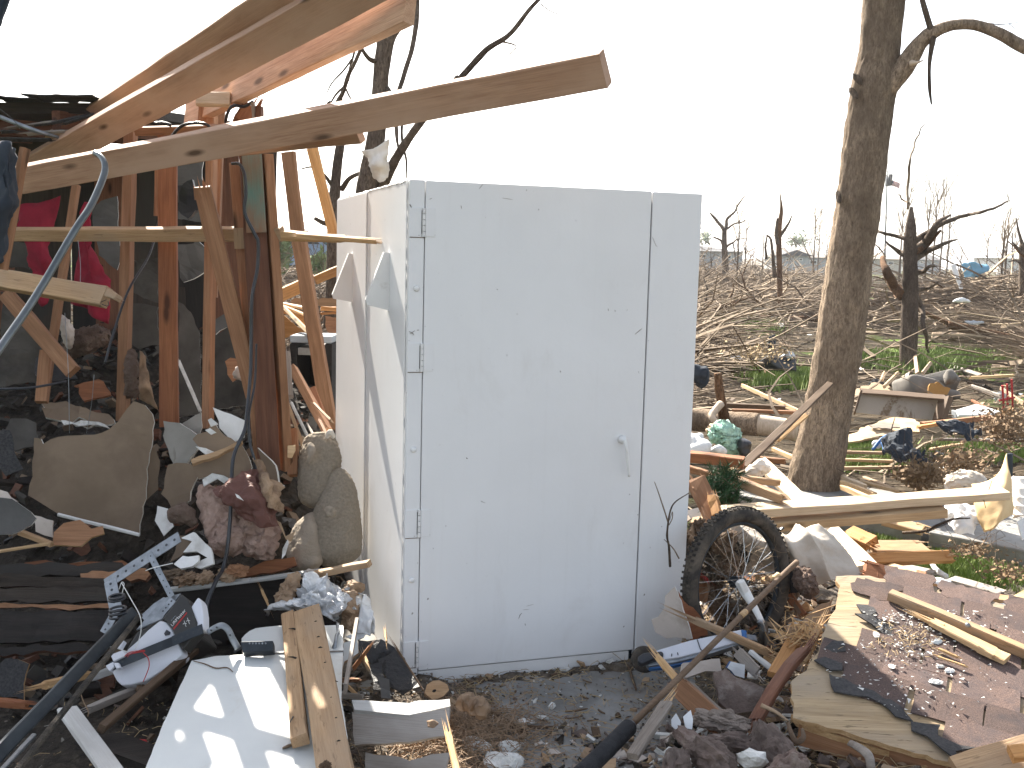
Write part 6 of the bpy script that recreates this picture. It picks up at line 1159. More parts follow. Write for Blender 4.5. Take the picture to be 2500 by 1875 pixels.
for i in range(420):
    p = at('R6', rs.gauss(820, 190), rs.gauss(850, 210), 4.25 + rs.uniform(-.03, .12)); d = Vector((rs.gauss(0, 1), rs.gauss(0, .6), rs.gauss(0, .8))).normalized() * rs.uniform(.02, .08)
    tube_vf([p, p + d * .5 + Vector((0, 0, rs.gauss(0, .006))), p + d], [.0012, .0015, .0005], 3, V, Fc, caps=False)
put('dry_grass', V, Fc, TWIG, kind='stuff', label='dry grass tangled in and behind the bicycle wheel', cat='grass')
# kick scooter
sc_ = empty('kick_scooter', at('R6', 500, 1560, 3.75), 'white kick scooter with black wheels lying before the bicycle wheel', 'scooter')
skn = Vector((-.05, -.62, .78)).normalized(); skP = at('R6', 480, 1430, 3.72)
prism('deck', 'R6', [(95, 1545), (180, 1450), (440, 1372), (860, 1282), (905, 1300), (905, 1362), (640, 1440), (350, 1510)], skP, skn, .016, WHITEPL, .004, sc_)
prism('deck_edge', 'R6', [(90, 1548), (350, 1514), (640, 1443), (905, 1366), (905, 1385), (640, 1470), (350, 1545), (110, 1580)], skP - skn * .008, skn, .03, GALV, .003, sc_)
prism('deck_edge', 'R6', [(105, 1582), (350, 1548), (500, 1512), (500, 1535), (250, 1590), (120, 1600)], skP - skn * .02, skn, .02, BLUEPL, .002, sc_)
prism('deck_end', 'R6', [(860, 1282), (905, 1290), (908, 1360), (875, 1366)], skP + skn * .004, skn, .02, BLUEPL, .003, sc_)
prism('rear_fender', 'R6', [(25, 1500), (70, 1470), (150, 1462), (215, 1455), (235, 1470), (228, 1500), (150, 1520), (60, 1560), (25, 1540)], skP + skn * .02, skn, .03, BLACKPL, .012, sc_, seg=3)
def disc(name, c, ax, r, w, mat, parent):
    V = []; Fc = []; tube_vf([c - ax * w, c - ax * w * .8, c + ax * w * .8, c + ax * w], [r * .82, r, r, r * .82], 28, V, Fc); return put(name, V, Fc, mat, smooth=False, parent=parent)
wax = Vector((.6, -.78, .1)).normalized()
disc('rear_wheel', at('R6', 75, 1525, 3.78), Vector((.2, -.95, .3)).normalized(), .048, .012, RUBBER, sc_)
fw_ = disc('front_wheel', at('R6', 1042, 1325, 3.9), Vector((.93, -.34, .05)).normalized(), .052, .012, RUBBER, sc_)
tube('fork', [('R6', 1000, 1215, 3.86), ('R6', 1030, 1240, 3.86), ('R6', 1048, 1300, 3.86)], [.009, .008, .007], GALV, 8, parent=sc_)
tube('column', [('R6', 852, 905, 4.05), ('R6', 900, 990, 4.0), ('R6', 960, 1090, 3.95), ('R6', 1030, 1225, 3.88)], [.02, .02, .014, .011], TRIMW, 12, parent=sc_)
prism('clamp', 'R6', [(840, 905), (895, 890), (940, 1010), (945, 1060), (905, 1050)], at('R6', 880, 970, 3.98), nrm(10, 10), .03, TRIMW, .005, sc_)
prism('neck', 'R6', [(905, 1320), (985, 1330), (1000, 1385), (910, 1365)], at('R6', 950, 1350, 3.85), nrm(0, 30), .03, GALV, .004, sc_)
for pts in ([(505, 1365), (530, 1440), (550, 1460)], [(300, 1480), (297, 1500)], [(345, 1470), (350, 1490)]):
    V = []; Fc = []; tube_vf([onp('R6', x, y, skP + skn * .002, skn) for x, y in pts], [.002] * len(pts), 4, V, Fc); put('scratch', V, Fc, BLACKPL, parent=sc_)
# pole with foam grip
gp = empty('grip_pole', at('S1', 200, 1040, 3.1), 'long thin metal pole with a black foam grip, lying across the foreground', 'pole')
tube('shaft', [('S1', 150, 1090, 3.05), ('S1', 700, 545, 3.35), ('S1', 1250, 0, 3.68), ('R6', 1180, 860, 3.9), ('R6', 1312, 738, 4.0)], [.0105, .0105, .0105, .0115], W_STICK, 12, parent=gp)
tube('foam_grip', [('S1', -330, 1560, 2.78), ('S1', -100, 1340, 2.9), ('S1', 130, 1110, 3.04)], [.026, .0255, .0255], FOAM, 22, parent=gp, amp=.02, fr=30)
tube('grip_cap', [('S1', 122, 1118, 3.036), ('S1', 142, 1098, 3.05)], [.021, .0215], BLACKPL, 20, parent=gp)
for (x, y) in ((1160, 65),): tube('worn_band', [('S1', 1140, 105, 3.6), ('S1', 1180, 68, 3.63)], [.0112, .0112], W_NEW, 12, parent=gp)
tube('worn_band', [('R6', 1120, 880, 3.88), ('R6', 1165, 842, 3.9)], [.0125, .0125], W_NEW, 12, parent=gp)
# drywall chunk, splinters and boards near the scooter
shard('drywall_piece', 'R6', [(312, 945), (350, 985), (395, 1130), (430, 1250), (448, 1368), (330, 1360), (240, 1350), (155, 1290), (125, 1212), (180, 1170), (230, 1110), (250, 1020)], 3.93, (-22, 8), .016, (GYP_P, GYP_B, GYP_E), 'pinkish drywall chunk leaning on the right corner of the shelter', 'drywall', warp=.01)
shard('drywall_piece', 'R6', [(345, 985), (400, 1040), (470, 1120), (530, 1190), (570, 1250), (595, 1300), (585, 1330), (450, 1368), (430, 1250), (395, 1130)], 3.97, (40, 8), .02, (W_RED, GYP_B, GYP_E), 'brown inner face of the drywall chunk with torn white rim', 'drywall', warp=.008)
board('splinter', ('R6', 480, 1205, 3.8), ('R6', 1065, 1460, 3.68), 62, .02, W_TAN, 'flat wood sliver lying across the scooter deck', 'splinter', rot=25, end=(.8, .6))
board('lumber', ('S1', 420, 510, 3.45), ('S1', 640, 780, 3.3), 60, .03, W_SPL, 'narrow broken stick end under the metal pole', 'stick', end=(.8, 0), rot=10)
board('lumber', ('S1', 600, 760, 3.32), ('S1', 940, 1080, 3.1), 190, .03, W_STUD, 'short broad orange board lying below the metal pole', 'board', rot=12, end=(.6, .2))
board('lumber', ('S1', 690, 730, 3.36), ('S1', 1010, 1030, 3.16), 60, .03, W_GRAY, 'grey edged board behind the short orange one', 'board', rot=12)
board('lath', ('S1', 480, 880, 3.1), ('S1', 160, 1370, 2.85), 110, .02, W_GRAY, 'flat grey lath beside the black foam grip', 'lath', rot=30, end=(.3, 0))
board('lath', ('S1', 490, 870, 3.12), ('S1', 330, 1090, 3.0), 60, .02, W_NEW, 'pale upper end of the lath beside the foam grip', 'lath', rot=30, end=(.5, .2))
shard('brick_slab', 'S1', [(910, 640), (1000, 610), (1130, 640), (1260, 720), (1380, 760), (1330, 900), (1240, 990), (1100, 980), (960, 900), (930, 760)], 3.3, (-10, 40), .06, (BRICKM, BRICKM, MORTAR), 'flat brown brick slab below the scooter', 'brick', warp=.012, jag=.012)
lump('brick_chunk', at('S1', 720, 1270, 2.95), .055, MORTAR, 'big pale mortar chunk at the bottom middle right', 'mortar', sq=(1.7, 1.0, .5), sub=3, amp=.24)
lump('brick_chunk', at('S1', 1090, 1270, 2.95), .055, BRICKM, 'big dark brick chunk right of the pale mortar chunk', 'brick', sq=(1.4, .9, .6), sub=3, amp=.24)
lump('brick_chunk', at('S1', 880, 1390, 2.82), .06, BRICKM, 'small brick chunk under the pale mortar chunk', 'brick', sq=(1.3, .9, .8), sub=3, amp=.3)
lump('brick_chunk', at('S1', 560, 1480, 2.76), .05, BRICKM, 'reddish brick lump at the bottom edge near the foam grip', 'brick', sq=(1.5, .9, .7), sub=3, amp=.3)
lump('brick_chunk', at('S1', 1420, 1330, 2.92), .062, BRICKM, 'large brown block below the plywood corner', 'brick', sq=(1.0, .8, 1.3), sub=3, amp=.28)
lump('brick_chunk', at('S1', 1240, 1390, 2.8), .035, GYP_E, 'white plaster lump between the brick chunks', 'plaster', sq=(1.3, .9, .7), sub=2)
lump('brick_chunk', at('S1', 1560, 1480, 2.75), .05, MORTAR, 'pale mortar lump at the bottom edge right of the brick chunks', 'mortar', sq=(1.4, .9, .7), sub=3)
lump('brick_chunk', at('S1', 960, 1060, 3.1), .05, MORTAR, 'dusty mortar lump under the short orange board', 'mortar', sq=(1.6, .9, .6), sub=3, amp=.5)
shard('paper_cup', 'S1', [(1010, 560), (1040, 525), (1100, 545), (1165, 530), (1150, 650), (1080, 640), (1030, 610)], 3.5, (0, 20), .03, (WHITEBG, WHITEBG, BLUEPL), 'torn white and blue carton below the scooter', 'carton', warp=.02)
board('lath', ('S1', 1110, 430, 3.62), ('S1', 1290, 620, 3.5), 110, .012, W_GRAY, 'dull grey flat board right of the white carton', 'board', rot=20, end=(.3, .3))
board('lath', ('S1', 1225, 430, 3.6), ('S1', 1440, 600, 3.5), 44, .02, W_WHITE, 'pale thin board beside the dull grey one', 'board', rot=20)
shard('foam_block', 'S1', [(600, 590), (640, 530), (760, 520), (960, 480), (960, 600), (800, 600), (660, 640)], 3.5, (0, 30), .04, (GYP_P,) * 3, 'pale crumbly block under the scooter deck', 'block', warp=.03)
for i, (x, y) in enumerate(((510, 1050), (640, 1040))):
    shard('paper_scrap', 'S1', [(x, y), (x + 30, y - 70), (x + 90, y + 10), (x + 60, y + 90), (x + 20, y + 70)], 3.05, (0, 40), .004, (WHITEBG,) * 3, ['small white paper scrap left of the orange board', 'small white paper scrap under the orange board'][i], 'paper', warp=.02)
# splintered bark strip on the roof panel corner
board('bark_strip', ('S1', 1610, 340, 3.6), ('S1', 1440, 640, 3.4), 130, .02, W_ORANGE, 'orange board slanting beside the plywood edge, its top in the sun', 'board', rot=20, end=(.6, 0))
board('bark_strip', ('S1', 1720, 400, 3.45), ('S1', 1260, 1060, 3.1), 100, .03, W_DARKP, 'dark split board along the plywood edge', 'board', rot=30, end=(.8, .6), bend=.02)
board('bark_strip', ('S1', 1830, 220, 3.6), ('S1', 1700, 520, 3.5), 80, .02, W_NEW, 'sunlit pale board between bark strip and plywood', 'board', rot=10, end=(.6, .4))
lump('bark_wad', at('S1', 1660, 280, 3.62), .034, W_TAN, 'shredded orange bark wad at the plywood corner', 'bark', sub=3, amp=.75, sq=(1.3, .9, .8))
V = []; Fc = []; rs = random.Random(5)
for i in range(170):
    p = at('S1', rs.gauss(1670, 110), rs.gauss(300, 90), 3.58 + rs.uniform(-.06, .06)); d = Vector((rs.gauss(0, 1), rs.gauss(0, .7), rs.gauss(0.1, .6))).normalized() * rs.uniform(.02, .09)
    tube_vf([p, p + d * .5 + Vector((0, 0, rs.gauss(0, .008))), p + d], [.002, .0022, .0006], 3, V, Fc, caps=False)
put('shredded_wood', V, Fc, W_SPL, kind='stuff', label='shredded wood fibres at the plywood corner', cat='splinters')
shard('paper_scrap', 'R6', [(1390, 1150), (1620, 1020), (1590, 1160), (1440, 1290), (1330, 1290), (1360, 1210)], 3.85, (-20, 30), .006, (KRAFT, KRAFT, KRAFT), 'tan cardboard bent behind the plywood corner', 'cardboard', warp=.03)
board('lath', ('R6', 1390, 1170, 3.8), ('R6', 1625, 1085, 3.8), 9, .006, W_SPL, 'thin pale sliver standing out from the cardboard', 'splinter', end=(.2, .2))
tube('curled_bark', [('S1', 1560, 1060, 3.05), ('S1', 1590, 1160, 3.0), ('S1', 1640, 1240, 2.97), ('S1', 1700, 1200, 2.97), ('S1', 1690, 1120, 3.0)], [.006, .009, .009, .005], W_STICK, 8, label='curled bark strip hanging under the plywood edge', cat='bark', sq=.35)
tube('thin_stick', [('S1', 1320, 910, 3.1), ('S1', 1450, 970, 3.08), ('S1', 1560, 1050, 3.05)], [.008, .006, .004], W_TAN, 6, label='thin tan stick beside the plywood corner', cat='stick')
# behind the wheel: split board, pine tuft, boards, sheet
board('lumber', ('R6', 500, 85, 4.62), ('R6', 655, 410, 4.45), 152, .045, W_STUD, 'brown split stud end standing behind the bicycle tyre', 'board', rot=-22, end=(.35, 0))
board('lumber', ('R6', 625, 205, 4.5), ('R6', 670, 360, 4.42), 80, .03, W_ORANGE, 'orange inner half of the split stud end', 'board', rot=10, end=(.25, 0))
pb_ = empty('pine_branch', at('R6', 720, 270, 5.0), 'dark green pine tuft behind the split stud', 'branch')
V = []; Fc = []; V3 = []; F3 = []; rs = random.Random(6)
for i in range(54):
    b = at('R6', rs.gauss(700, 70), rs.gauss(170, 70), 5.0 + rs.uniform(-.1, .1)); d = Vector((rs.gauss(0, .5), rs.gauss(-.2, .4), rs.gauss(.45, .3))).normalized(); L = rs.uniform(.08, .2)
    tube_vf([b - d * L * .5, b + d * L * .5], [.003, .0015], 4, V3, F3)
    for q in range(60):
        p = b + d * L * (q / 60 - .5); nn = (d * .7 + Vector((rs.gauss(0, .8), rs.gauss(0, .8), rs.gauss(0, .8)))).normalized() * rs.uniform(.03, .06); w = nn.cross(Vector((rs.random(), rs.random(), rs.random()))).normalized() * .0024; k = len(V)
        V += [p - w, p + w, p + nn]; Fc.append((k, k + 1, k + 2))
o_ = put('needles', V, Fc, NEEDLE, parent=pb_); o_['kind'] = 'stuff'; put('stem', V3, F3, BARKD, parent=pb_)
tube('bare_twig', [('R2', 1932, 820, 4.02), ('R2', 1925, 700, 4.0), ('R2', 1914, 640, 3.98), ('R2', 1920, 560, 3.97), ('R2', 1935, 480, 3.96), ('R2', 1965, 430, 3.96), ('R2', 2045, 378, 3.98)], [.005, .0042, .003, .0018], BARKD, 6, label='thin bare twig standing against the right side of the shelter', cat='twig', amp=.15, fr=40)
tube('bare_twig', [('R2', 1920, 555, 3.97), ('R2', 1900, 490, 3.96), ('R2', 1880, 430, 3.96), ('R2', 1860, 370, 3.96), ('R2', 1838, 310, 3.97)], [.003, .0026, .0014], TWIG, 6, label='upper left shoot of the bare twig, reaching highest', cat='twig', amp=.15, fr=40)
tube('bare_twig', [('R2', 1985, 770, 4.02), ('R2', 1950, 710, 4.0), ('R2', 1895, 655, 3.98)], [.003, .0026, .0014], TWIG, 6, label='short side twig low beside the bare twig', cat='twig', amp=.15, fr=40)
tube('bare_twig', [('R2', 1925, 570, 3.96), ('R2', 1945, 530, 3.95), ('R2', 1945, 490, 3.95), ('R2', 1930, 540, 3.95)], [.002, .002, .001], TWIG, 5, label='small looped tendril on the bare twig', cat='twig')
for i, (x, y, r, q) in enumerate(((250, 860, .05, BARKR), (330, 850, .06, DIRTD), (300, 930, .04, BARKD), (420, 640, .06, BARKD), (480, 560, .05, KRAFT), (520, 480, .04, W_STICK))):
    lump('leaf_clump', at('R6', x, y, 4.25 + .02 * i), r, q, 'clump of dead leaves and dirt between wheel and shelter', 'leaves', group='leaf clumps beside the wheel', sub=3, amp=.6, seed=i)
board('lumber', ('R6', 475, 420, 4.75), ('R6', 600, 405, 4.7), 70, .038, W_TAN, 'short board end visible left of the tyre top', 'board', rot=-50)
shard('white_scrap', 'R6', [(430, 320), (520, 300), (570, 340), (560, 385), (470, 380), (430, 350)], 4.9, (0, 40), .01, (WHITEBG,) * 3, 'white scrap beside the shelter edge above the tyre', 'scrap', warp=.02)
shard('white_scrap', 'R6', [(600, 650), (640, 590), (700, 510), (720, 520), (680, 610), (650, 650)], 4.36, (0, 40), .01, (WHITEBG,) * 3, 'white curled scrap seen through the wheel spokes', 'scrap', warp=.02)
# bright lumber
lA, lB = gz('R6', 1010, -80, .22), gz('R6', 1890, 790, .2)
board('lumber', lA, lB, .094, .04, W_PALE, 'long bright board slanting right in full sun, under the level pair', 'lumber', n=Vector((-.25, -.2, 1)))
pA, pB = at('R6', 560, 385, 4.75), at('R7', 1830, 178, 4.95)
board('lumber', at('R6', 560, 350, 4.75), pB, .10, .04, W_PALE, 'upper of two stacked level boards, its sunlit end to the right', 'lumber', n=Vector((.0, -.10, 1)))
board('lumber', at('R6', 480, 478, 4.74), at('R7', 1330, 322, 4.88), .10, .042, W_NEW, 'lower of two stacked level boards, shorter at the right', 'lumber', n=Vector((.0, -.10, 1)))
tube('nail', [('R7', 1705, 155, 4.9), ('R7', 1720, 110, 4.9), ('R7', 1733, 70, 4.9)], [.002, .0015], DARKMET, 4, label='nail standing up from the upper level board', cat='nail')
tube('nail', [('R7', 1665, 235, 4.88), ('R7', 1680, 300, 4.88)], [.002, .0015], DARKMET, 4, label='nail hanging below the upper level board', cat='nail')
# cream sheet
patch('cream_sheet', [[('R7', -390, 430, 4.5), ('R7', -250, 440, 4.5), ('R7', 0, 505, 4.46), ('R7', 150, 455, 4.5), ('R7', 260, 440, 4.55), ('R7', 360, 480, 4.55)], [('R7', -380, 560, 4.44), ('R7', -200, 560, 4.43), ('R7', 60, 570, 4.39), ('R7', 230, 530, 4.41), ('R7', 340, 540, 4.42), ('R7', 460, 590, 4.5)],
      [('R7', -340, 680, 4.45), ('R7', -160, 690, 4.43), ('R7', 130, 660, 4.36), ('R7', 300, 660, 4.38), ('R7', 440, 680, 4.42), ('R7', 580, 700, 4.48)], [('R7', -300, 780, 4.46), ('R7', -120, 760, 4.44), ('R7', 230, 790, 4.36), ('R7', 380, 780, 4.36), ('R7', 520, 800, 4.38), ('R7', 690, 840, 4.42)],
      [('R7', -300, 840, 4.47), ('R7', -100, 820, 4.44), ('R7', 300, 930, 4.35), ('R7', 430, 880, 4.35), ('R7', 580, 930, 4.36), ('R7', 760, 1030, 4.36)]], SHEET_SHADE, .004, 16, .008, 9, 'cream cloth sheet draped behind the bicycle wheel', 'sheet', fold=.017, ff=62, fv=(.85, .1, .5))
blob('insulation', [('R6', 1330, 780, 4.3), ('R6', 1380, 900, 4.25), ('R6', 1450, 1000, 4.2)], [50, 90, 70], PINKD, 'pink brown fibre stuffing under the cream sheet', 'insulation', amp=.4, fine=.3)
for i, (x0, y0, x1, y1, w, m, lab) in enumerate(((1230, 980, 1370, 1180, 70, W_RED, 'reddish board corner under the cream sheet'), (1270, 760, 1290, 980, 60, W_CHAR, 'black board filling the gap behind the wheel under the sheet'), (1150, 480, 1195, 465, 24, BLACKPL, 'black plastic clip on the tyre top right'), (560, 830, 520, 1050, 130, W_STUD, 'brown board standing behind the lower left spokes'), (520, 820, 600, 900, 30, REDPL, 'small red strip behind the lower left spokes'), (1250, 1000, 1340, 1170, 40, W_STICK, 'dark brown strip below the reddish board corner'))):  # the black board fills the gap under the sheet
    board('scrap_board', ('R6', x0, y0, 4.36), ('R6', x1, y1, 4.3), w, .02, m, lab, 'board', end=(.2, .2))
# lumber right of the sheet, under the level pair
for i, (k, x0, y0, x1, y1, z0, z1, w, t, m, lab, n) in enumerate((
    ('R7', 700, 810, 1190, 960, .32, .26, .1, .04, W_RED, 'reddish wet beam right of the cream sheet', (0, -.5, .8)), ('R7', 850, 960, 1530, 1130, .2, .16, .075, .03, W_ORANGE, 'long orange board under the reddish beam', (0, -.6, .8)),
    ('R7', 1160, 960, 1575, 1065, .24, .18, .07, .04, W_ORANGE, 'broken orange board end beyond the reddish beam', (0, -.7, .7)), ('R7', 760, 1020, 1100, 1160, .3, .28, .07, .03, W_NEW, 'pale board wedged at the top of the roof panel', (0, -.4, .9)),
    ('R7', 930, 1030, 1300, 1190, .22, .2, .03, .03, W_TAN, 'thin tan batten parallel to the long orange board', (0, -.4, .9)), ('R7', 1400, 1110, 1760, 1230, .1, .1, .08, .03, W_TAN, 'wide flat tan board beside the blue plastic strip', (0, -.3, .9)),
    ('R7', 1190, 920, 1500, 990, .12, .1, .06, .02, W_WHITE, 'pale narrow board above the broken orange one', (0, -.3, .9)), ('R7', 720, 720, 1400, 695, .13, .11, .06, .04, W_ORANGE, 'level orange board lying on the grass with a pointed end', (0, -.7, .7)),
    ('R7', 740, 620, 1190, 620, .12, .1, .11, .03, W_TAN, 'wide pale board on the grass above the pointed one', (0, -.3, .9)), ('R7', 560, 500, 760, 590, .18, .16, .09, .05, W_ORANGE, 'short thick block beside the long bright board', (0, -.6, .8)),
    ('R7', 880, 780, 1150, 860, .1, .1, .1, .02, W_NEW, 'flat sunlit board left of the white cloth', (0, -.2, 1)), ('R7', 860, 400, 1180, 480, .16, .14, .08, .03, W_NEW, 'sunlit board lying along the grey kerb', (0, -.3, .9)),
    ('R7', 1560, 1000, 2100, 1080, .08, .08, .05, .02, W_TAN, 'long thin board above the blue plastic strip', (0, -.3, .9)), ('R7', 950, 760, 1260, 830, .05, .05, .05, .02, W_GRAY, 'grey weathered slat in the grass', (0, -.2, 1)), ('R7', 1400, 880, 1810, 1000, .05, .05, .07, .03, W_GRAY, 'long grey weathered board in the grass at right', (0, -.2, 1)),
    ('R7', 1900, 1060, 2100, 950, .06, .06, .05, .02, W_NEW, 'short bright board at the right border', (0, -.2, 1)))):
    board('lumber', gz(k, x0, y0, z0), gz(k, x1, y1, z1), w, t, m, lab, 'board', n=Vector(n), end=(.2, .3))
tube('pale_root', [gz('R7', 1240, 740, .06), gz('R7', 1280, 800, .05), gz('R7', 1360, 858, .04)], [.012, .014, .016], TRIMW, 8, label='short curved white stick on the grass', cat='stick')
patch('white_cloth', [[gz('R7', 1190, 900, .1), gz('R7', 1270, 870, .14), gz('R7', 1400, 890, .08)], [gz('R7', 1200, 930, .12), gz('R7', 1290, 920, .15), gz('R7', 1400, 940, .1)], [gz('R7', 1260, 960, .06), gz('R7', 1380, 970, .06), gz('R7', 1530, 1000, .04)]], WHITEBG, .004, 8, .02, 12, 'white rag lying beyond the reddish beam', 'cloth')
patch('blue_plastic', [[gz('R7', 1590, 1045, .14), gz('R7', 1720, 1050, .15), gz('R7', 1880, 1110, .14), gz('R7', 2050, 1180, .12)], [gz('R7', 1620, 1070, .12), gz('R7', 1730, 1100, .17), gz('R7', 1860, 1170, .16), gz('R7', 2050, 1240, .14)], [gz('R7', 1700, 1110, .06), gz('R7', 1760, 1160, .1), gz('R7', 1870, 1230, .1), gz('R7', 2050, 1310, .08)]], WHITEBG, .004, 8, .02, 10, 'pale blue plastic strip curling at the right border', 'plastic')
shard('shingle_sheet', 'R7', [(1560, 1120), (1620, 1190), (1740, 1220), (1700, 1130), (1600, 1080)], 3.9, (-20, 50), .01, (SHINGK,) * 3, 'dark shingle flap beside the blue plastic strip', 'shingle', warp=.01)
tube('steel_peg', [onr('S2', 1705, 190, .0), onr('S2', 1705, 190, .05)], [.007, .009], GALV, 8, label='small upright metal peg on the roof panel', cat='peg')
for i, (x, y, r) in enumerate(((920, 840, .035), (960, 850, .03), (1060, 870, .035))):
    lump('pink_rag', gz('R7', x, y, .12), r, PINK, 'small pink lump on the boards behind the sheet', 'insulation', group='pink lumps on the boards', sq=(1.6, 1, .6), sub=3, smooth=True)
# kerb and right border things
kA, kB = gz('R7', 1215, 490, .1), gz('R7', 1990, 640, .1); kx = (kB - kA).normalized(); ky = Vector((0, 0, 1)).cross(kx)
kb = box('concrete_kerb', kA - Vector((0, 0, .2)) - kx * 0.0, kx, ky, Vector((0, 0, 1)), 4.5, .9, .2, CONC, bev=.01); kb['kind'] = 'structure'; tag(kb, 'grey concrete kerb slab running out to the right border', 'kerb')
box('concrete_kerb', kA - Vector((0, 0, .205)) - kx * 1.35 + ky * .03, kx, ky, Vector((0, 0, 1)), 1.3, .9, .2, CONC, bev=.01, kind='structure', label='grey concrete kerb piece under the sunlit board', cat='kerb')
patch('tan_card', [[('R7', 1570, 112, 5.2), ('R7', 1700, 90, 5.15), ('R7', 1800, 20, 5.15), ('R7', 1850, -140, 5.2)], [('R7', 1590, 250, 5.1), ('R7', 1700, 230, 5.05), ('R7', 1820, 160, 5.05), ('R7', 1875, 60, 5.1)], [('R7', 1620, 380, 5.05), ('R7', 1740, 380, 4.98), ('R7', 1830, 300, 4.98), ('R7', 1890, 240, 5.05)], [('R7', 1675, 495, 5.0), ('R7', 1740, 470, 4.95), ('R7', 1810, 400, 4.95), ('R7', 1890, 350, 5.02)]], YELLOW, .008, 8, .012, 5, 'bent tan foam sheet at the end of the level boards', 'sheet')
rb = patch('ribbed_cloth', [[('R7', 1880, 60, 5.3), ('R7', 1960, 40, 5.3), ('R7', 2100, 60, 5.3)], [('R7', 1880, 200, 5.2), ('R7', 1960, 190, 5.15), ('R7', 2100, 200, 5.2)], [('R7', 1900, 380, 5.1), ('R7', 1980, 370, 5.05), ('R7', 2100, 380, 5.1)]], WHITECL, .006, 14, .01, 5, 'ribbed cream cloth at the right border', 'cloth', fold=.008, ff=190, fv=(0, 0, 1))
patch('plastic_bag', [[('R7', 1360, 270, 5.2), ('R7', 1460, 240, 5.2), ('R7', 1600, 260, 5.2)], [('R7', 1340, 340, 5.1), ('R7', 1470, 330, 5.02), ('R7', 1620, 350, 5.1)], [('R7', 1370, 430, 5.05), ('R7', 1490, 440, 4.98), ('R7', 1620, 420, 5.05)], [('R7', 1420, 470, 5.05), ('R7', 1500, 480, 5.0), ('R7', 1560, 460, 5.05)]], WHITEBG, .003, 8, .05, 10, 'crumpled white plastic bag under the end of the level boards', 'bag')
blob('cream_bundle', [('R5', 1700, 1050, 5.6), ('R5', 1800, 1020, 5.55), ('R5', 1950, 1040, 5.6)], [40, 90, 60], WHITECL, 'cream bundle of rags behind the tan foam sheet', 'cloth', amp=.3, fine=.25)
shard('white_paper', 'R7', [(1940, 400), (2010, 370), (2050, 500), (1960, 545)], 4.8, (0, 10), .01, (WHITEBG,) * 3, 'white printed packaging at the right border', 'packaging', warp=.02)
tube('thin_branch', [('R7', 1010, 500, 5.0), ('R7', 1190, 485, 4.9), ('R7', 1290, 440, 4.85), ('R7', 1420, 390, 4.85), ('R7', 1555, 382, 4.85)], [.008, .007, .005, .003], BARKD, 6, label='thin curved branch lying over the kerb', cat='branch', amp=.1)
tube('dark_post', [('R5', 2115, 1000, 6.0), ('R5', 2118, 830, 6.0)], [.02, .018], DARKMET, 8, label='short dark metal post behind the tan foam sheet', cat='post')

# ================================================================== MIDDLE DISTANCE, RIGHT
def b5(x0, y0, Y0, x1, y1, Y1, w, t, m, lab, cat='board', rot=15, end=(.3, .3), k='R5', **kw):
    return board('loose_board', (k, x0, y0, Y0), (k, x1, y1, Y1), w, t, m, lab, cat, rot=rot, end=end, **kw)
board('leaning_board', ('R5', 935, 368, 6.95), ('R5', 360, 915, 5.6), 44, .02, W_STICK, 'long grey board leaning against the thick trunk', 'board', rot=28, taper=1.15)
board('leaning_board', ('R5', 780, 575, 6.6), ('R5', 590, 740, 6.2), 30, .02, W_SPL, 'pale broken edge on the leaning grey board', 'board', rot=20, end=(.4, .4))
b5(-10, 845, 5.3, 368, 888, 5.2, 66, .045, W_RED, 'reddish cut beam sticking out behind the shelter edge', rot=22, end=(0, 0))
b5(-10, 925, 5.0, 120, 960, 5.0, 40, .04, W_STUD, 'short brown board at the shelter edge under the reddish beam')
b5(210, 955, 5.2, 600, 1110, 4.9, 50, .03, W_STUD, 'brown board slanting right from the pine tuft')
b5(270, 985, 5.1, 590, 1020, 5.3, 44, .03, W_TAN, 'level brown board above the slanting one by the pine tuft')
b5(300, 1010, 5.0, 620, 1130, 4.8, 60, .03, W_TAN, 'wide tan board beside the long bright board')
b5(230, 960, 5.3, 330, 920, 5.6, 26, .03, W_NEW, 'short pale board below the leaning grey board')
for i, (x, y, r, m) in enumerate(((470, 930, .14, WHITECL), (430, 960, .1, WHITECL))): blob('crumpled_rag', [('R5', x - 40, y + 30, 5.6), ('R5', x, y - 20, 5.55), ('R5', x + 60, y + 10, 5.6)], [20, 44, 24], m, ['crumpled pale rag beside the end of the bright board', 'smaller crumpled pale rag below the leaning board'][i], 'cloth', amp=.5, fine=.3)
lg = empty('fallen_log', gz('R5', 350, 690, .0), 'fallen thick log with peeled white end left of the thick trunk', 'log')
lg1, lg2, lg3 = at('R5', 0, 605, 9.3), at('R5', 470, 640, 9.0), at('R5', 720, 680, 8.9)
tube('bark', [lg1 - Vector((1.2, -.05, 0)), lg1, lg1.lerp(lg2, .5), lg2], [.09, .098, .098, .096], BARK, 26, 12, amp=.1, fr=9, parent=lg); tube('peeled_wood', [lg2 - (lg2 - lg1).normalized() * .12, lg2, lg3], [.085, .088, .086], BARE, 24, 8, amp=.05, fr=9, parent=lg)
st = empty('forked_stump', gz('R5', 215, 700, .1), 'pale twisted stump rising from the fallen log', 'stump')
limb(st, [('R5', 195, 300, 8.8), ('R5', 205, 400, 8.8), ('R5', 225, 520, 8.8), ('R5', 240, 600, 8.85)], [26, 30, 34, 38], BARKR, 10); limb(st, [('R5', 215, 500, 8.7), ('R5', 160, 570, 8.6), ('R5', 170, 610, 8.55), ('R5', 230, 660, 8.5)], [26, 24, 22, 16], BARE, 10)
blob('mint_insulation', [('R5', 150, 740, 7.4), ('R5', 230, 690, 7.35), ('R5', 290, 760, 7.35), ('R5', 300, 830, 7.3)], [40, 80, 70, 45], MINT, 'mint green fibre insulation in front of the fallen log', 'insulation', amp=.4, fine=.35)
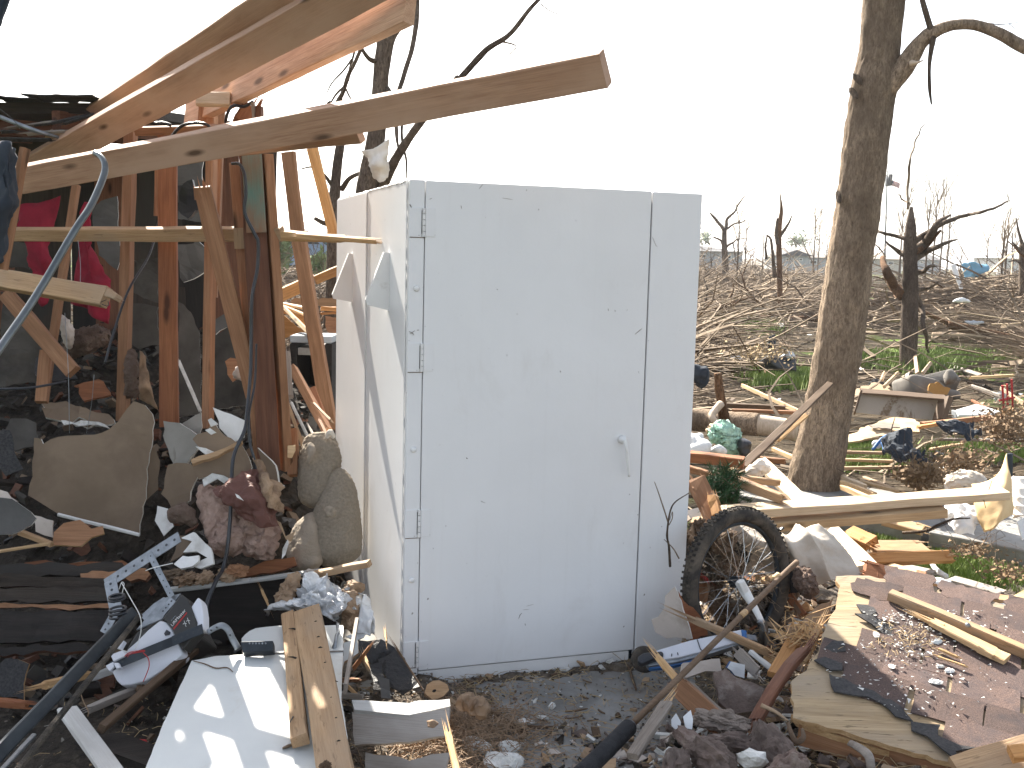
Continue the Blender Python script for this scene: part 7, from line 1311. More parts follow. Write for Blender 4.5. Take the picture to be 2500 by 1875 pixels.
blob('grey_insulation', [('R5', 140, 690, 7.5), ('R5', 175, 670, 7.45), ('R5', 215, 690, 7.5)], [30, 42, 26], KRAFT, 'small brown fibre lump above the mint green one', 'insulation', amp=.4, fine=.3)
patch('white_packing', [[('R5', -20, 690, 7.2), ('R5', 60, 720, 7.15), ('R5', 130, 780, 7.2)], [('R5', -20, 770, 7.1), ('R5', 70, 790, 7.02), ('R5', 150, 820, 7.1)], [('R5', -20, 830, 7.05), ('R5', 80, 840, 7.0), ('R5', 160, 840, 7.05)]], WHITEBG, .006, 8, .08, 7, 'white crumpled packing beside the shelter edge', 'packing')
blob('white_lump', [('R5', 150, 810, 7.1), ('R5', 200, 800, 7.05), ('R5', 250, 820, 7.1)], [14, 30, 16], WHITEBG, 'small white bundle under the mint green insulation', 'packing', amp=.3)
blob('dark_bag', [('R5', 340, 760, 7.3), ('R5', 370, 780, 7.25), ('R5', 380, 850, 7.25)], [26, 54, 34], BLACKPL, 'black bag right of the mint green insulation', 'bag', amp=.4)
blob('navy_bag', [('R5', 30, 270, 12), ('R5', 70, 300, 11.9), ('R5', 90, 400, 11.9)], [26, 60, 34], NAVY, 'dark bag at the shelter edge above the log', 'bag', amp=.5)
# black cart and other mid things
ct = empty('black_cart', at('R5', 640, 290, 15), 'black tipped plastic cart with white corner left of the thick trunk', 'cart')
prism('tub', 'R5', [(520, 180), (620, 190), (660, 150), (705, 160), (722, 290), (600, 275), (545, 240)], at('R5', 640, 220, 15), nrm(10, 20), .4, BLACKPL, .03, ct); prism('lining', 'R5', [(655, 158), (690, 155), (712, 190), (706, 200), (670, 195)], at('R5', 640, 220, 14.9), nrm(10, 20), .1, WHITEPL, .01, ct); prism('flap', 'R5', [(530, 60), (575, 40), (575, 130), (525, 150)], at('R5', 550, 100, 15.2), nrm(-20, 10), .05, NAVY, .01, ct)
dr = empty('stained_box', at('R5', 1400, 610, 9.6), 'pale stained drawer bottom standing on edge right of the trunk', 'drawer')
shard('bottom', 'R5', [(1145, 425), (1690, 470), (1640, 612), (1105, 560)], 9.6, (4, 18), .02, (plain('stained_panel', (.30, .26, .22), (.36, .32, .28), 3, .9, .1, 40, dirt=(.17, .12, .08), dscale=1.9, dth=(.53, .58)),) * 3, parent=dr, jag=0)
board('side', ('R5', 1700, 462, 9.55), ('R5', 1655, 612, 9.45), 40, .12, W_STICK, parent=dr, rot=-40); board('side', ('R5', 1140, 418, 9.62), ('R5', 1700, 462, 9.58), 12, .12, W_STICK, parent=dr, rot=20); board('side', ('R5', 1138, 425, 9.58), ('R5', 1098, 560, 9.5), 14, .1, W_STICK, parent=dr)
sf = empty('sofa_wreck', at('R5', 1620, 440, 12.2), 'torn grey sofa body with orange patch behind the stained drawer', 'sofa')
SOFA = plain('sofa_grey', (.13, .12, .105), (.22, .2, .175), 4, .95, .4, 60)
prism('base', 'R5', [(1455, 315), (1500, 300), (1660, 340), (1720, 400), (1800, 410), (1812, 470), (1480, 440)], at('R5', 1620, 390, 12), nrm(5, 15), .5, SOFA, .05, sf); prism('arm', 'R5', [(1500, 300), (1560, 310), (1740, 265), (1800, 340), (1690, 350), (1640, 345)], at('R5', 1640, 310, 12.2), nrm(0, 50), .2, SOFA, .05, sf); shard('lining', 'R5', [(1590, 370), (1640, 360), (1725, 400), (1710, 440), (1580, 430)], 11.85, (5, 15), .02, (plain('orange_cloth', (.3, .15, .04), (.4, .22, .07), 6, .9),) * 3, parent=sf, jag=.01); prism('pillow', 'R5', [(1700, 270), (1740, 265), (1790, 330), (1720, 340)], at('R5', 1740, 300, 11.9), nrm(0, 40), .15, SOFA, .03, sf)
PLYB = plain('pale_plywood', (.40, .30, .19), (.48, .37, .25), 3, .85, .1, 40, dirt=(.28, .2, .13), dscale=2)
shard('plywood_sheet', 'R5', [(1050, 705), (1200, 640), (1400, 568), (1560, 640), (1510, 690), (1300, 715), (1050, 755)], 0, nrm(0, 78), .02, (PLYB, PLYB, W_TAN), 'large pale plywood sheet lying flat right of the trunk', 'plywood', P=gz('R5', 1300, 660, .15), jag=.02, warp=.02)
shard('plywood_sheet', 'R5', [(1090, 410), (1220, 360), (1320, 380), (1330, 420), (1140, 425), (1110, 460)], 0, nrm(0, 70), .02, (PLYB, PLYB, W_TAN), 'pale plywood scrap above the stained drawer', 'plywood', P=gz('R5', 1200, 410, .1), jag=.02)
shard('plywood_sheet', 'R5', [(1200, 640), (1290, 620), (1400, 650), (1300, 665), (1220, 660)], 0, nrm(0, 78), .01, (W_GRAY,) * 3, 'grey peeled patch on the large plywood sheet', 'scrap', P=gz('R5', 1300, 650, .175), jag=.02)
wb = empty('appliance_cover', gz('R5', 1900, 590, .1), 'flat white appliance lid right of the stained drawer', 'lid')
prism('top', 'R5', [(1765, 538), (1900, 500), (2070, 552), (1990, 572), (1780, 575)], gz('R5', 1900, 550, .3), nrm(0, 72), .03, TRIMW, .01, wb); prism('front', 'R5', [(1765, 545), (2000, 575), (2000, 612), (1770, 600)], gz('R5', 1890, 580, .22), nrm(5, 5), .1, HWG, .01, wb)
b5(1540, 640, 8.6, 2000, 590, 9.0, 34, .04, W_STUD, 'brown beam lying right of the large plywood sheet'); b5(1520, 655, 8.5, 1720, 620, 8.7, 22, .04, W_ORANGE, 'orange board end at the plywood sheet corner')
bt = empty('blue_tub', gz('R5', 1330, 800, .0), 'blue plastic tub edge under black cloth right of the trunk', 'tub')
tube('rim', [('R5', 1215, 805, 7.2), ('R5', 1280, 730, 7.25), ('R5', 1350, 702, 7.3), ('R5', 1420, 730, 7.25), ('R5', 1430, 790, 7.2)], [10, 12, 14, 11], BLUEPL, 10, parent=bt, sq=.6); patch('wall', [[('R5', 1270, 750, 7.3), ('R5', 1350, 715, 7.4), ('R5', 1425, 740, 7.3)], [('R5', 1280, 820, 7.2), ('R5', 1350, 820, 7.3), ('R5', 1420, 800, 7.2)]], BLUEPL, .01, 6, .01, 5, parent=bt)
patch('black_cloth', [[('R5', 1290, 770, 7.1), ('R5', 1370, 745, 7.05), ('R5', 1450, 790, 7.0), ('R5', 1560, 810, 7.05)], [('R5', 1280, 830, 6.95), ('R5', 1390, 830, 6.85), ('R5', 1490, 850, 6.8), ('R5', 1600, 860, 6.9)], [('R5', 1330, 860, 6.85), ('R5', 1450, 880, 6.75), ('R5', 1540, 900, 6.7), ('R5', 1640, 905, 6.8)]], NAVY, .01, 9, .14, 6, 'black bundle of cloth spilling from the blue tub', 'cloth', smooth=False)
patch('black_cloth', [[('R5', 1710, 650, 8.0), ('R5', 1770, 640, 7.95), ('R5', 1860, 680, 8.0)], [('R5', 1700, 710, 7.9), ('R5', 1790, 690, 7.8), ('R5', 1900, 690, 7.9)], [('R5', 1730, 730, 7.8), ('R5', 1800, 730, 7.75), ('R5', 1940, 680, 7.8)]], NAVY, .01, 9, .12, 7, 'dark blue cloth bundle below the white lid', 'cloth', smooth=False)
blob('white_rag', [('R5', 1340, 860, 6.9), ('R5', 1380, 850, 6.85), ('R5', 1440, 880, 6.85)], [10, 22, 14], WHITEBG, 'white rag under the black bundle by the blue tub', 'cloth', amp=.5); blob('white_rag', [('R5', 1210, 770, 7.3), ('R5', 1240, 765, 7.3), ('R5', 1265, 790, 7.3)], [10, 22, 14], WHITEBG, 'white rag left of the blue tub', 'cloth', amp=.5)
# stacked lumber right of the trunk base
for i, (x0, y0, x1, y1, w, m, lab) in enumerate(((1010, 990, 1170, 1055, 44, W_PALE, 'topmost board of the pale lumber stack right of the trunk base'), (1010, 1020, 1230, 1105, 40, W_NEW, 'middle board of the pale lumber stack right of the trunk base'), (1010, 1050, 1180, 1120, 36, W_NEW, 'lower board of the pale lumber stack right of the trunk base'),
        (1130, 1010, 1420, 1090, 20, W_NEW, 'long thin lath lying right of the pale lumber stack'), (1160, 985, 1390, 1080, 16, W_TAN, 'thin tan lath above the pale lumber stack'), (1030, 820, 1290, 825, 18, W_TAN, 'level tan board on the grass right of the trunk'), (1030, 870, 1350, 880, 20, W_NEW, 'pale level board below the tan one right of the trunk'), (1020, 925, 1500, 915, 18, W_TAN, 'long level lath below the black bundle'),
        (1650, 735, 2212, 745, 18, W_GRAY, 'long grey lath below the dark blue bundle'), (1600, 800, 1810, 765, 16, W_NEW, 'pale lath right of the black bundle'), (1800, 760, 1960, 640, 20, W_TAN, 'tan lath leaning up right of the dark blue bundle'), (1290, 390, 1385, 295, 22, W_NEW, 'short pale board leaning behind the stained drawer'), (1275, 345, 1295, 295, 22, W_NEW, 'small upright pale block behind the stained drawer'), (1490, 140, 1510, 300, 20, W_TAN, 'upright tan stake beside the jagged tree base'),
        (1545, 300, 1600, 230, 24, W_TAN, 'short leaning tan board beside the upright stake'), (355, 380, 735, 555, 24, W_NEW, 'long pale lath pointing to the trunk left side'), (230, 510, 640, 530, 34, W_STICK, 'brown branch board above the fallen log'), (290, 545, 740, 560, 24, W_STUD, 'level brown lath on the fallen log'), (560, 800, 700, 860, 30, W_NEW, 'pale board left of the trunk base'), (420, 860, 640, 880, 36, W_STUD, 'brown board left of the trunk base'),
        (2000, 580, 2140, 540, 30, W_ORANGE, 'orange board right of the white lid'), (1870, 480, 2080, 590, 18, W_RED, 'thin reddish pole behind the white lid'), (1870, 385, 2060, 450, 22, W_GRAY, 'grey board behind the white lid'), (2060, 400, 2212, 500, 22, W_TAN, 'tan board near the right border behind the white lid'), (1860, 330, 2140, 315, 20, W_NEW, 'pale level board near the right border'))):
    YY = lambda y: 1.5 / max(.06, (800 + y / 2.698 - 652) / F) * .93
    board('loose_board', ('R5', x0, y0, YY(y0)), ('R5', x1, y1, YY(y1)), w, .025, m, lab, 'board', rot=25, end=(.2, .2))
for i, (x, y, w, h) in enumerate(((2070, 380, 14, 190), (2100, 370, 12, 200), (2130, 340, 12, 200), (2050, 480, 110, 10))):
    board('red_bar', ('R5', x, y, 11), ('R5', x + (10 if w < 50 else 100), y + (h if w < 50 else -20), 11), min(w, 14), .03, REDPL, ['left', 'middle', 'right', 'level'][i] + ' bar of the red metal frame near the right border', 'frame')
# dead leaf bushes
def leafbush(k, cx, cy, Y, sx, sy, n, label, m=DEADLEAF, ls=.022, seed=1):
    rs = random.Random(seed); V = []; Fc = []; V3 = []; F3 = []
    for i in range(n):
        p = at(k, rs.gauss(cx, sx), rs.gauss(cy, sy), Y + rs.uniform(-.3, .3)); a = Vector((rs.gauss(0, 1), rs.gauss(0, 1), rs.gauss(0, 1))).normalized(); b = a.orthogonal().normalized(); L = ls * rs.uniform(.5, 1.3); q = len(V)
        V += [p - a * L, p + b * L * .5, p + a * L, p - b * L * .5]; Fc += [(q, q+1, q+2), (q, q+2, q+3)]
    for i in range(max(8, n // 40)):
        p = at(k, rs.gauss(cx, sx), cy + sy * 1.5, Y + rs.uniform(-.2, .2)); twigs_vf(p, Vector((rs.gauss(0, .6), rs.gauss(0, .4), .5)), .26 * Y / 7, .003 * Y / 7, 1, rs, V3, F3, .6)
    t = empty('dead_bush', at(k, cx, cy + 1.5 * sy, Y), label, 'bush'); o = put('leaves', V, Fc, m, parent=t); o['kind'] = 'stuff'; put('stems', V3, F3, BRUSH, parent=t)
leafbush('R5', 1530, 965, 6.6, 75, 36, 1100, 'brown leafy dead branch heap below the black bundle', seed=2); leafbush('R5', 1800, 880, 6.9, 80, 40, 600, 'brown dead leaf heap right of the black bundle', seed=3); leafbush('R5', 2090, 650, 8.2, 80, 70, 900, 'dull brown leaf heap near the right border', seed=4)
leafbush('R7', 1560, 640, 5.4, 110, 30, 260, 'low brown weeds growing over the kerb', m=DEADLEAF, ls=.012, seed=6); leafbush('R7', 1880, 810, 4.6, 110, 45, 260, 'brown dry weeds in the grass at the right border', ls=.012, seed=7)
leafbush('R5', 480, 160, 14, 130, 40, 300, 'brown dry brush left of the black cart', m=STRAW, ls=.03, seed=8); leafbush('S6', 220, 350, 30, 50, 90, 500, 'green grey bush seen in the gap between the studs', m=LEAF, ls=.12, seed=9); leafbush('S6', 720, 520, 24, 70, 60, 400, 'low green bush seen left of the shelter back edge', m=LEAF, ls=.09, seed=10); leafbush('S6', 340, 420, 42, 60, 30, 300, 'far green hedge seen in the gap between the studs', m=LEAF, ls=.16, seed=11)
leafbush('R4', 730, 400, 150, 34, 26, 150, 'pale green tree crown behind the pale grey house', m=LEAF_FLARE, ls=.34, seed=12); leafbush('R4', 110, 380, 150, 22, 26, 110, 'pale green tree crown behind the sagging roof house', m=LEAF_FLARE, ls=.34, seed=13)
# blue tarp and white sheet far right
tp = patch('blue_tarp', [[('R4', 1815, 550, 30), ('R4', 1880, 545, 29.8), ('R4', 1970, 552, 30)], [('R4', 1812, 600, 29.9), ('R4', 1880, 600, 29.6), ('R4', 1975, 595, 29.8)], [('R4', 1815, 632, 29.8), ('R4', 1880, 640, 29.6), ('R4', 1940, 640, 29.7)]], plain('tarp_blue', (.12, .27, .38), (.17, .34, .46), 3, .5, .2, 8, bd=.05), .02, 8, .15, 1.4, 'pale blue tarp draped on the brush pile at the right', 'tarp')
shard('white_gutter', 'R4', [(1732, 560), (1760, 545), (1812, 715), (1795, 720)], 29, (0, 20), .05, (TRIMW,) * 3, 'white board sticking out left of the blue tarp', 'board')
blob('white_bundle', [('R4', 1740, 800, 19), ('R4', 1790, 790, 18.9), ('R4', 1860, 800, 19)], [6, 16, 8], WHITEBG, 'white plastic bundle in the brush right of the jagged tree', 'bundle', amp=.6); blob('white_bundle', [('R4', 1820, 930, 16), ('R4', 1880, 940, 15.9), ('R4', 1950, 935, 16)], [6, 18, 9], HWG, 'grey plastic bundle in the brush at right', 'bundle', amp=.6)
for i, (x, y, Y, m) in enumerate(((1260, 627, 60, YELLOW), (1578, 622, 50, W_ORANGE), (440, 700, 30, TRIMW), (620, 690, 26, WHITEBG), (330, 680, 30, YELLOW), (780, 640, 34, W_NEW), (1690, 700, 24, TRIMW), (2100, 700, 24, TRIMW), (520, 800, 20, NAVY), (310, 860, 17, WHITEBG), (1270, 945, 14, DSG), (2090, 1020, 13, WHITEBG))):
    q_ = at('R4', x, y, Y); q_.z = field_h(q_.x, q_.y) + .12
    lump('scrap', q_, .0042 * Y, m, ['yellow scrap right of the thick trunk far off', 'orange scrap beside the jagged tree far off', 'white scrap in front of the forked tree', 'white scrap right of the slim splintered stem', 'tan scrap below the forked tree', 'tan board scrap below the pale grey house', 'white scrap left of the blue tarp', 'white scrap right of the blue tarp', 'dark lump for a shaded hollow in the brush left of the slim stem', 'white scrap on the grass patch', 'dark scrap left of the jagged tree', 'small white ball in the brush at right'][i], 'scrap', sq=(1.7, 1, .4), amp=.7, sub=3)  # the navy lump paints the shade of a hollow in the brush
# loose boards over the field: alike, one group
rs = random.Random(77); pb0 = None
proto = [board('field_board', Vector((-.6, 0, 0)), Vector((.6, 0, 0)), .1, .03, m, 'loose weathered board lying in the far debris field', 'board', n=Vector((0, 0, 1)), group='loose boards scattered over the debris field', end=(.3, .3)) for m in (W_TAN, W_NEW, W_GRAY, W_SPL)]
used = set()
def field_pos(rs, y0, y1):
    while True:
        Y = y0 * (y1 / y0) ** rs.random(); u = rs.uniform(-.34, .62); x = u * Y
        if (-.33 * Y < x < .16 * Y) and Y < 8: continue
        if x > 0 and Y < 10.5 and y0 == 7.5: continue
        if -.2 < x < 1.0 and Y < 7: continue
        if lawn_test(x, Y, 1.25) and rs.random() < .97: continue
        return x, Y
for i in range(110):
    x, Y = field_pos(rs, 7.5, 34); o = proto[i % 4] if i < 4 else proto[i % 4].copy()
    if i >= 4: C.objects.link(o)
    s = rs.uniform(.4, 1.2)
    o.matrix_basis = Matrix.Translation((x, Y, field_h(x, Y) + rs.uniform(.05, .28))) @ Matrix.Rotation(rs.uniform(0, 6.28), 4, 'Z') @ Matrix.Rotation(rs.gauss(0, .22), 4, 'Y') @ Matrix.Rotation(rs.gauss(0, .4), 4, 'X') @ Matrix.Diagonal((s, rs.uniform(.7, 1.5), 1, 1))
# ================================================================== MASSES NOBODY COULD COUNT
rs = random.Random(31)
def mass(name, n, y0, y1, mats, label, cat, rmin, rmax, L0, L1, zf, reg, dz=.13, seg=4):
    V = []; Fc = []; mi = []
    for i in range(n):
        x, Y = reg(y0, y1); z0 = field_h(x, Y) + zf(x, Y) * rs.random() ** 1.3; L = rs.uniform(L0, L1) * (1 + Y / 40); a = rs.uniform(0, 6.28)
        d = Vector((math.cos(a), math.sin(a) * .6, rs.gauss(.02, dz))).normalized(); p = Vector((x, Y, z0)); P = [p]; r = rmin * (rmax / rmin) ** (rs.random() ** 1.7) * (1 + Y / 45)
        for k in range(seg): d = (d + Vector((rs.gauss(0, .22), rs.gauss(0, .22), rs.gauss(-.02, .10)))).normalized(); P.append(P[-1] + d * L / seg)
        for q in P: q.z = max(q.z, field_h(q.x, q.y) + .005)
        f0 = len(Fc); tube_vf(P, [r * (1 - .17 * k) for k in range(seg + 1)], 3, V, Fc, caps=False); mi += [rs.choice((0, 0, 0, 1, 2, 2)) if len(mats) > 1 else 0] * (len(Fc) - f0)
    return put(name, V, Fc, mats, mi, kind='stuff', label=label, cat=cat)
def clump(x, Y): return max(0, noise.noise(Vector((x * .22, Y * .22, 7))) + .35)
def reg_r(y0, y1): return field_pos(rs, y0, y1)
mass('branch_litter', 14000, 6.4, 16, [TWIG, TWIGL, BRUSH], 'tangle of broken branches covering the ground in the middle distance', 'branches', .003, .022, .2, 1.0, lambda x, Y: .05 + .2 * clump(x, Y), reg_r)
mass('branch_litter', 25000, 15, 36, [TWIG, TWIGL, BRUSH], 'brush and broken branches heaped over the field beyond the trunk', 'branches', .004, .034, .4, 1.9, lambda x, Y: .1 + (.65 + .5 * sstep(5, 9, x)) * clump(x, Y), reg_r)
mass('brush_pile', 25000, 34, 95, [TWIG, TWIGL, BRUSH], 'far brush piles along the horizon', 'branches', .006, .03, .6, 2.2, lambda x, Y: .2 + 1.15 * clump(x * .6, Y * .6), reg_r)
tq = at('R4', 1880, 600, 30)
def reg_t(y0, y1): return tq.x + rs.gauss(.6, 2.6), tq.y + rs.gauss(-.5, 2.2)
mass('brush_pile', 3200, 0, 0, [TWIG, TWIGL, BRUSH], 'heaped brush pile under the blue tarp', 'branches', .006, .035, .5, 1.6, lambda x, Y: max(.1, (tq.z - .1) * math.exp(-((x - tq.x) / 3.6) ** 2 - ((Y - tq.y) / 3.0) ** 2)), reg_t)
V = []; Fc = []     # standing thin shoots
for i in range(300):
    x, Y = field_pos(rs, 11, 60); twigs_vf(Vector((x, Y, field_h(x, Y))), Vector((rs.gauss(0, .25), 0, 1)), rs.uniform(.4, 1.5) * (1 + Y / 60), .006 * (1 + Y / 40), 1, rs, V, Fc, .5, .02, 3)
put('standing_shoots', V, Fc, BRUSH, kind='stuff', label='thin bare shoots standing up out of the debris field', cat='shoots')
def fallen(i, x, Y, L, r, a, m):
    d = Vector((math.cos(a), math.sin(a), 0)); z = field_h(x, Y) + r * .8; p = Vector((x, Y, z)); t = empty('fallen_log', p, 'broken tree trunk lying in the far debris field', 'log', 'broken trunks lying in the debris field')
    P = catmull([p - d * L / 2 + Vector((0, 0, rs.uniform(0, .2))), p + Vector((0, 0, rs.uniform(0, .1))), p + d * L / 2 + Vector((0, 0, rs.uniform(0, .5)))], 5); V = []; Fc = []; tube_vf(P, lerp_list([r, r * .85, r * .6], len(P)), 9, V, Fc, .14, 5); put('trunk', V, Fc, m, smooth=True, parent=t)
    for q in range(rs.randint(1, 3)):
        b = P[rs.randint(3, 9)]; V = []; Fc = []; twigs_vf(b, Vector((d.x * .6 + rs.gauss(0, .4), d.y * .6 + rs.gauss(0, .4), rs.uniform(.2, .9))), L * rs.uniform(.25, .5), r * .42, 1, rs, V, Fc, .5, 0, 5); put('branch', V, Fc, m, smooth=True, parent=t)
for i in range(34):
    x, Y = field_pos(rs, 10, 55)
    if lawn_test(x, Y, 1.2): continue
    fallen(i, x, Y, rs.uniform(1.2, 3.2) * (1 + Y / 50), rs.uniform(.05, .11) * (1 + Y / 60), rs.gauss(0, .5) + (3.14 if i % 2 else 0), (BARKD, BARK, BARKR)[i % 3])
for i in range(16):
    x, Y = field_pos(rs, 16, 70); t = empty('snapped_stem', Vector((x, Y, field_h(x, Y))), 'thin snapped tree stem standing in the far debris field', 'tree', 'thin snapped stems standing in the field'); h = rs.uniform(1.0, 2.6); r = rs.uniform(.03, .07)
    P = wiggle([Vector((x + .12 * q * (rs.random() - .5), Y, field_h(x, Y) - .05 + h * q / 5)) for q in range(6)], .08, 1.5); V = []; Fc = []; tube_vf(P, [r * (1 - .14 * q) for q in range(6)], 7, V, Fc, .15, 6); put('trunk', V, Fc, BARKD, smooth=True, parent=t)
    V = []; Fc = []
    for q in range(4): twigs_vf(P[rs.randint(2, 5)], Vector((rs.gauss(0, .6), rs.gauss(0, .4), .8)), h * rs.uniform(.2, .45), r * .4, 1, rs, V, Fc, .4, .02, 4)
    put('branches', V, Fc, BARKD, parent=t)
def chips(name, n, reg, mats, label, cat, s0, s1, hf, flat=.5, thick=.25):
    V = []; Fc = []; mi = []
    for i in range(n):
        x, Y, sc0 = reg(); s = rs.uniform(s0, s1) * sc0; a = rs.uniform(0, 6.28); z = hf(x, Y) + rs.uniform(0, s * .7); b = len(V); el = rs.uniform(.3, 1); m = rs.randrange(len(mats))
        ux = Vector((math.cos(a), math.sin(a), rs.gauss(0, flat))).normalized(); uy = ux.orthogonal().normalized(); uy = (Quaternion(ux, rs.gauss(0, .5)) @ Vector((0, 0, 1)).cross(ux)).normalized(); uz = ux.cross(uy)
        t = s * thick * rs.uniform(.3, 1)
        q = [(-1, -el * rs.uniform(.6, 1)), (rs.uniform(.5, 1), -el), (1, el * rs.uniform(.3, 1)), (rs.uniform(-.6, .6), el * rs.uniform(.8, 1.2))]
        c = Vector((x, Y, z))
        V += [c + ux * (p * s) + uy * (w * s) + uz * t for p, w in q] + [c + ux * (p * s) + uy * (w * s) - uz * t for p, w in q]
        Fc += [(b, b+1, b+2, b+3), (b+7, b+6, b+5, b+4)] + [(b + (k + 1) % 4, b + k, b + 4 + k, b + 4 + (k + 1) % 4) for k in range(4)]; mi += [m] * 6
    return put(name, V, Fc, mats, mi, kind='stuff', label=label, cat=cat)
def reg_f():
    x, Y = field_pos(rs, 6.2, 60); return x, Y, 1 + Y / 22
chips('field_litter', 11000, reg_f, [W_NEW, W_TAN, GYP_P, W_STICK, KRAFT, NAVY, W_TAN, DIRT, HWG, W_STICK, BRUSH, DIRTD, TRIMW], 'small pieces of wood, paper and plastic littering the field', 'litter', .015, .06, lambda x, Y: field_h(x, Y) + rs.random() * (.05 + .3 * clump(x, Y)), .35, .12)
def dirt_h(x, y):
    w = (x - SO.x) * SU.x + (y - SO.y) * SU.y; v = (x - SO.x) * SV.x + (y - SO.y) * SV.y
    m = max(sstep(.25, -.35, x) * sstep(2.4, 3.3, y) * .9, sstep(3.15, 2.85, y), sstep(.6, .95, x), sstep(-.16, -.03, v) * .62 * sstep(-.1, .1, w))
    return .075 * m * (.62 + .8 * noise.noise(Vector((x * 4, y * 4, 3))) + .4 * noise.noise(Vector((x * 11, y * 11, 5))) + .25 * noise.noise(Vector((x * 30, y * 30, 7)))) - .024
o_ = grid_sheet('dirt', [-.85 + .022 * i for i in range(112)], [2.2 + .022 * i for i in range(92)], lambda x, y: dirt_h(x, y) if (x - SO.x) * SV.x + (y - SO.y) * SV.y < -.004 or x < SO.x - .03 else -.03, DIRT, 'structure')
tag(o_, 'thin brown dirt and dust lying over the slab before the shelter', 'dirt')
def reg_c():     # in front of the shelter
    while True:
        x = rs.gauss(.05, .6); Y = rs.uniform(2.8, 4.35)
        w = (x - SO.x) * SU.x + (Y - SO.y) * SU.y; v = (x - SO.x) * SV.x + (Y - SO.y) * SV.y
        if v > -.005: continue
        keep = .28 + .72 * max(sstep(.15, -.25, x), sstep(.45, .85, x), sstep(-.10, -.02, v) * .55)
        if rs.random() < keep: return x, Y, 1
chips('floor_litter', 5200, reg_c, [DIRTD, DIRT, KRAFT, GYP_E, DIRT, STRAW, W_STICK, DIRT, GYP_G, MORTAR], 'fine crumbs and chips scattered on the slab before the shelter door', 'litter', .0014, .0065, lambda x, Y: max(0, heap_h(x, Y), dirt_h(x, Y)), .5, .4)
chips('floor_litter', 210, reg_c, [DIRTD, KRAFT, GYP_E, MORTAR, W_STICK, GYP_G, W_TAN, BRICKM], 'larger chips and clods scattered on the slab before the shelter door', 'litter', .008, .022, lambda x, Y: max(0, heap_h(x, Y), dirt_h(x, Y)), .5, .45)
V = []; Fc = []
for i in range(2600):
    x, Y, _ = reg_c(); z = max(0, heap_h(x, Y)) + rs.uniform(0, .02); a = rs.uniform(0, 6.28); L = rs.uniform(.015, .07); d = Vector((math.cos(a), math.sin(a), rs.gauss(0, .25))) * L; p = Vector((x, Y, z + .003))
    tube_vf([p, p + d * .5 + Vector((rs.gauss(0, .005), rs.gauss(0, .005), .004)), p + d], [.0011, .0013, .0005], 3, V, Fc, caps=False)
put('straw_litter', V, Fc, [STRAW], kind='stuff', label='straw and dry needles strewn on the slab before the shelter', cat='straw')
# matted straw clump beside the siding board
V = []; Fc = []
for i in range(2600):
    x = rs.gauss(-.16, .15); Y = rs.gauss(3.42, .16); z = .05 * math.exp(-((x + .16) ** 2 / .05 + (Y - 3.42) ** 2 / .06)) * rs.random() + .01; a = rs.uniform(0, 6.28); L = rs.uniform(.02, .08); d = Vector((math.cos(a), math.sin(a), rs.gauss(0, .35))) * L; p = Vector((x, Y, z))
    tube_vf([p, p + d * .5 + Vector((rs.gauss(0, .008), rs.gauss(0, .008), rs.gauss(.006, .006))), p + d], [.0013, .0014, .0005], 3, V, Fc, caps=False)
put('straw_clump', V, Fc, [KRAFT], kind='stuff', label='matted clump of straw and fibres right of the grey siding board', cat='straw')
blob('fibre_wad', [('R8', 430, 900, 3.4), ('R8', 540, 880, 3.38), ('R8', 640, 930, 3.36), ('R8', 560, 1000, 3.34)], [40, 90, 80, 40], KRAFT, 'tan fibrous wad lying on the slab near the siding board', 'fibre', amp=.6, fine=.5, finefr=50)
shard('white_chip', 'R8', [(985, 1035), (1050, 1022), (1138, 1060), (1080, 1072), (1000, 1060)], 0, Vector((.1, -.2, 1)).normalized(), .006, (GYP_W,) * 3, 'flat white chip on the slab in front of the door', 'chip', P=gz('R8', 1060, 1045, .012))
for i, (x, y, r) in enumerate(((860, 1420, .045), (800, 1390, .03), (560, 1260, .03), (900, 1290, .025), (640, 1290, .025))):
    lump('plaster_lump', gz('R8', x, y, .02), r, GYP_E, 'pale dusty plaster lump on the slab near the bottom edge', 'plaster', group='plaster lumps near the bottom edge', sq=(1.5, 1, .5), sub=2, seed=i)
for i, (x0, y0, x1, y1, r) in enumerate(((1400, 965, 1600, 940, .004), (1700, 950, 1760, 985, .004), (1540, 820, 1610, 850, .004), (2085, 875, 2160, 890, .003), (1600, 1050, 1700, 1035, .003), (1560, 680, 1640, 705, .003), (1400, 1030, 1560, 1005, .003), (700, 960, 1060, 1160, .012), (1970, 560, 2040, 770, .006), (1230, 1180, 1310, 1090, .006), (1060, 1100, 1290, 1105, .006), (1280, 640, 1335, 615, .006))):
    tube('stick', [gz('R8', x0, y0, .008), gz('R8', (x0 + x1) / 2, (y0 + y1) / 2 + 5, .012), gz('R8', x1, y1, .008)], [r, r, r * .7], W_STICK, 5, label='small dark stick lying on the slab before the shelter door', cat='stick', group='small sticks on the slab')
def reg_h():
    while True:
        x = rs.uniform(-3.6, -.55); Y = rs.uniform(3.4, 7.6)
        if heap_h(x, Y) > .03 or (Y < 3.9 and x < -.5): return x, Y, 1
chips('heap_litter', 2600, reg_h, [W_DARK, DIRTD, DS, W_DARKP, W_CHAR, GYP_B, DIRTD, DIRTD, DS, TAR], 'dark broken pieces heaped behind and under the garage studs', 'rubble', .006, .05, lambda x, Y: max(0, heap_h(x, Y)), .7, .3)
def reg_hr():
    while True:
        x = rs.uniform(.6, 3.4); Y = rs.uniform(2.3, 5.8)
        w = (x - SO.x) * SU.x + (Y - SO.y) * SU.y
        if w < SW + .03 and Y > 3.6: continue
        if x > 1.35 and Y > 3.85 and rs.random() < .9: continue
        d_ = Vector((x, Y, 0)); 
        if heap_h(x, Y) > .01: return x, Y, 1
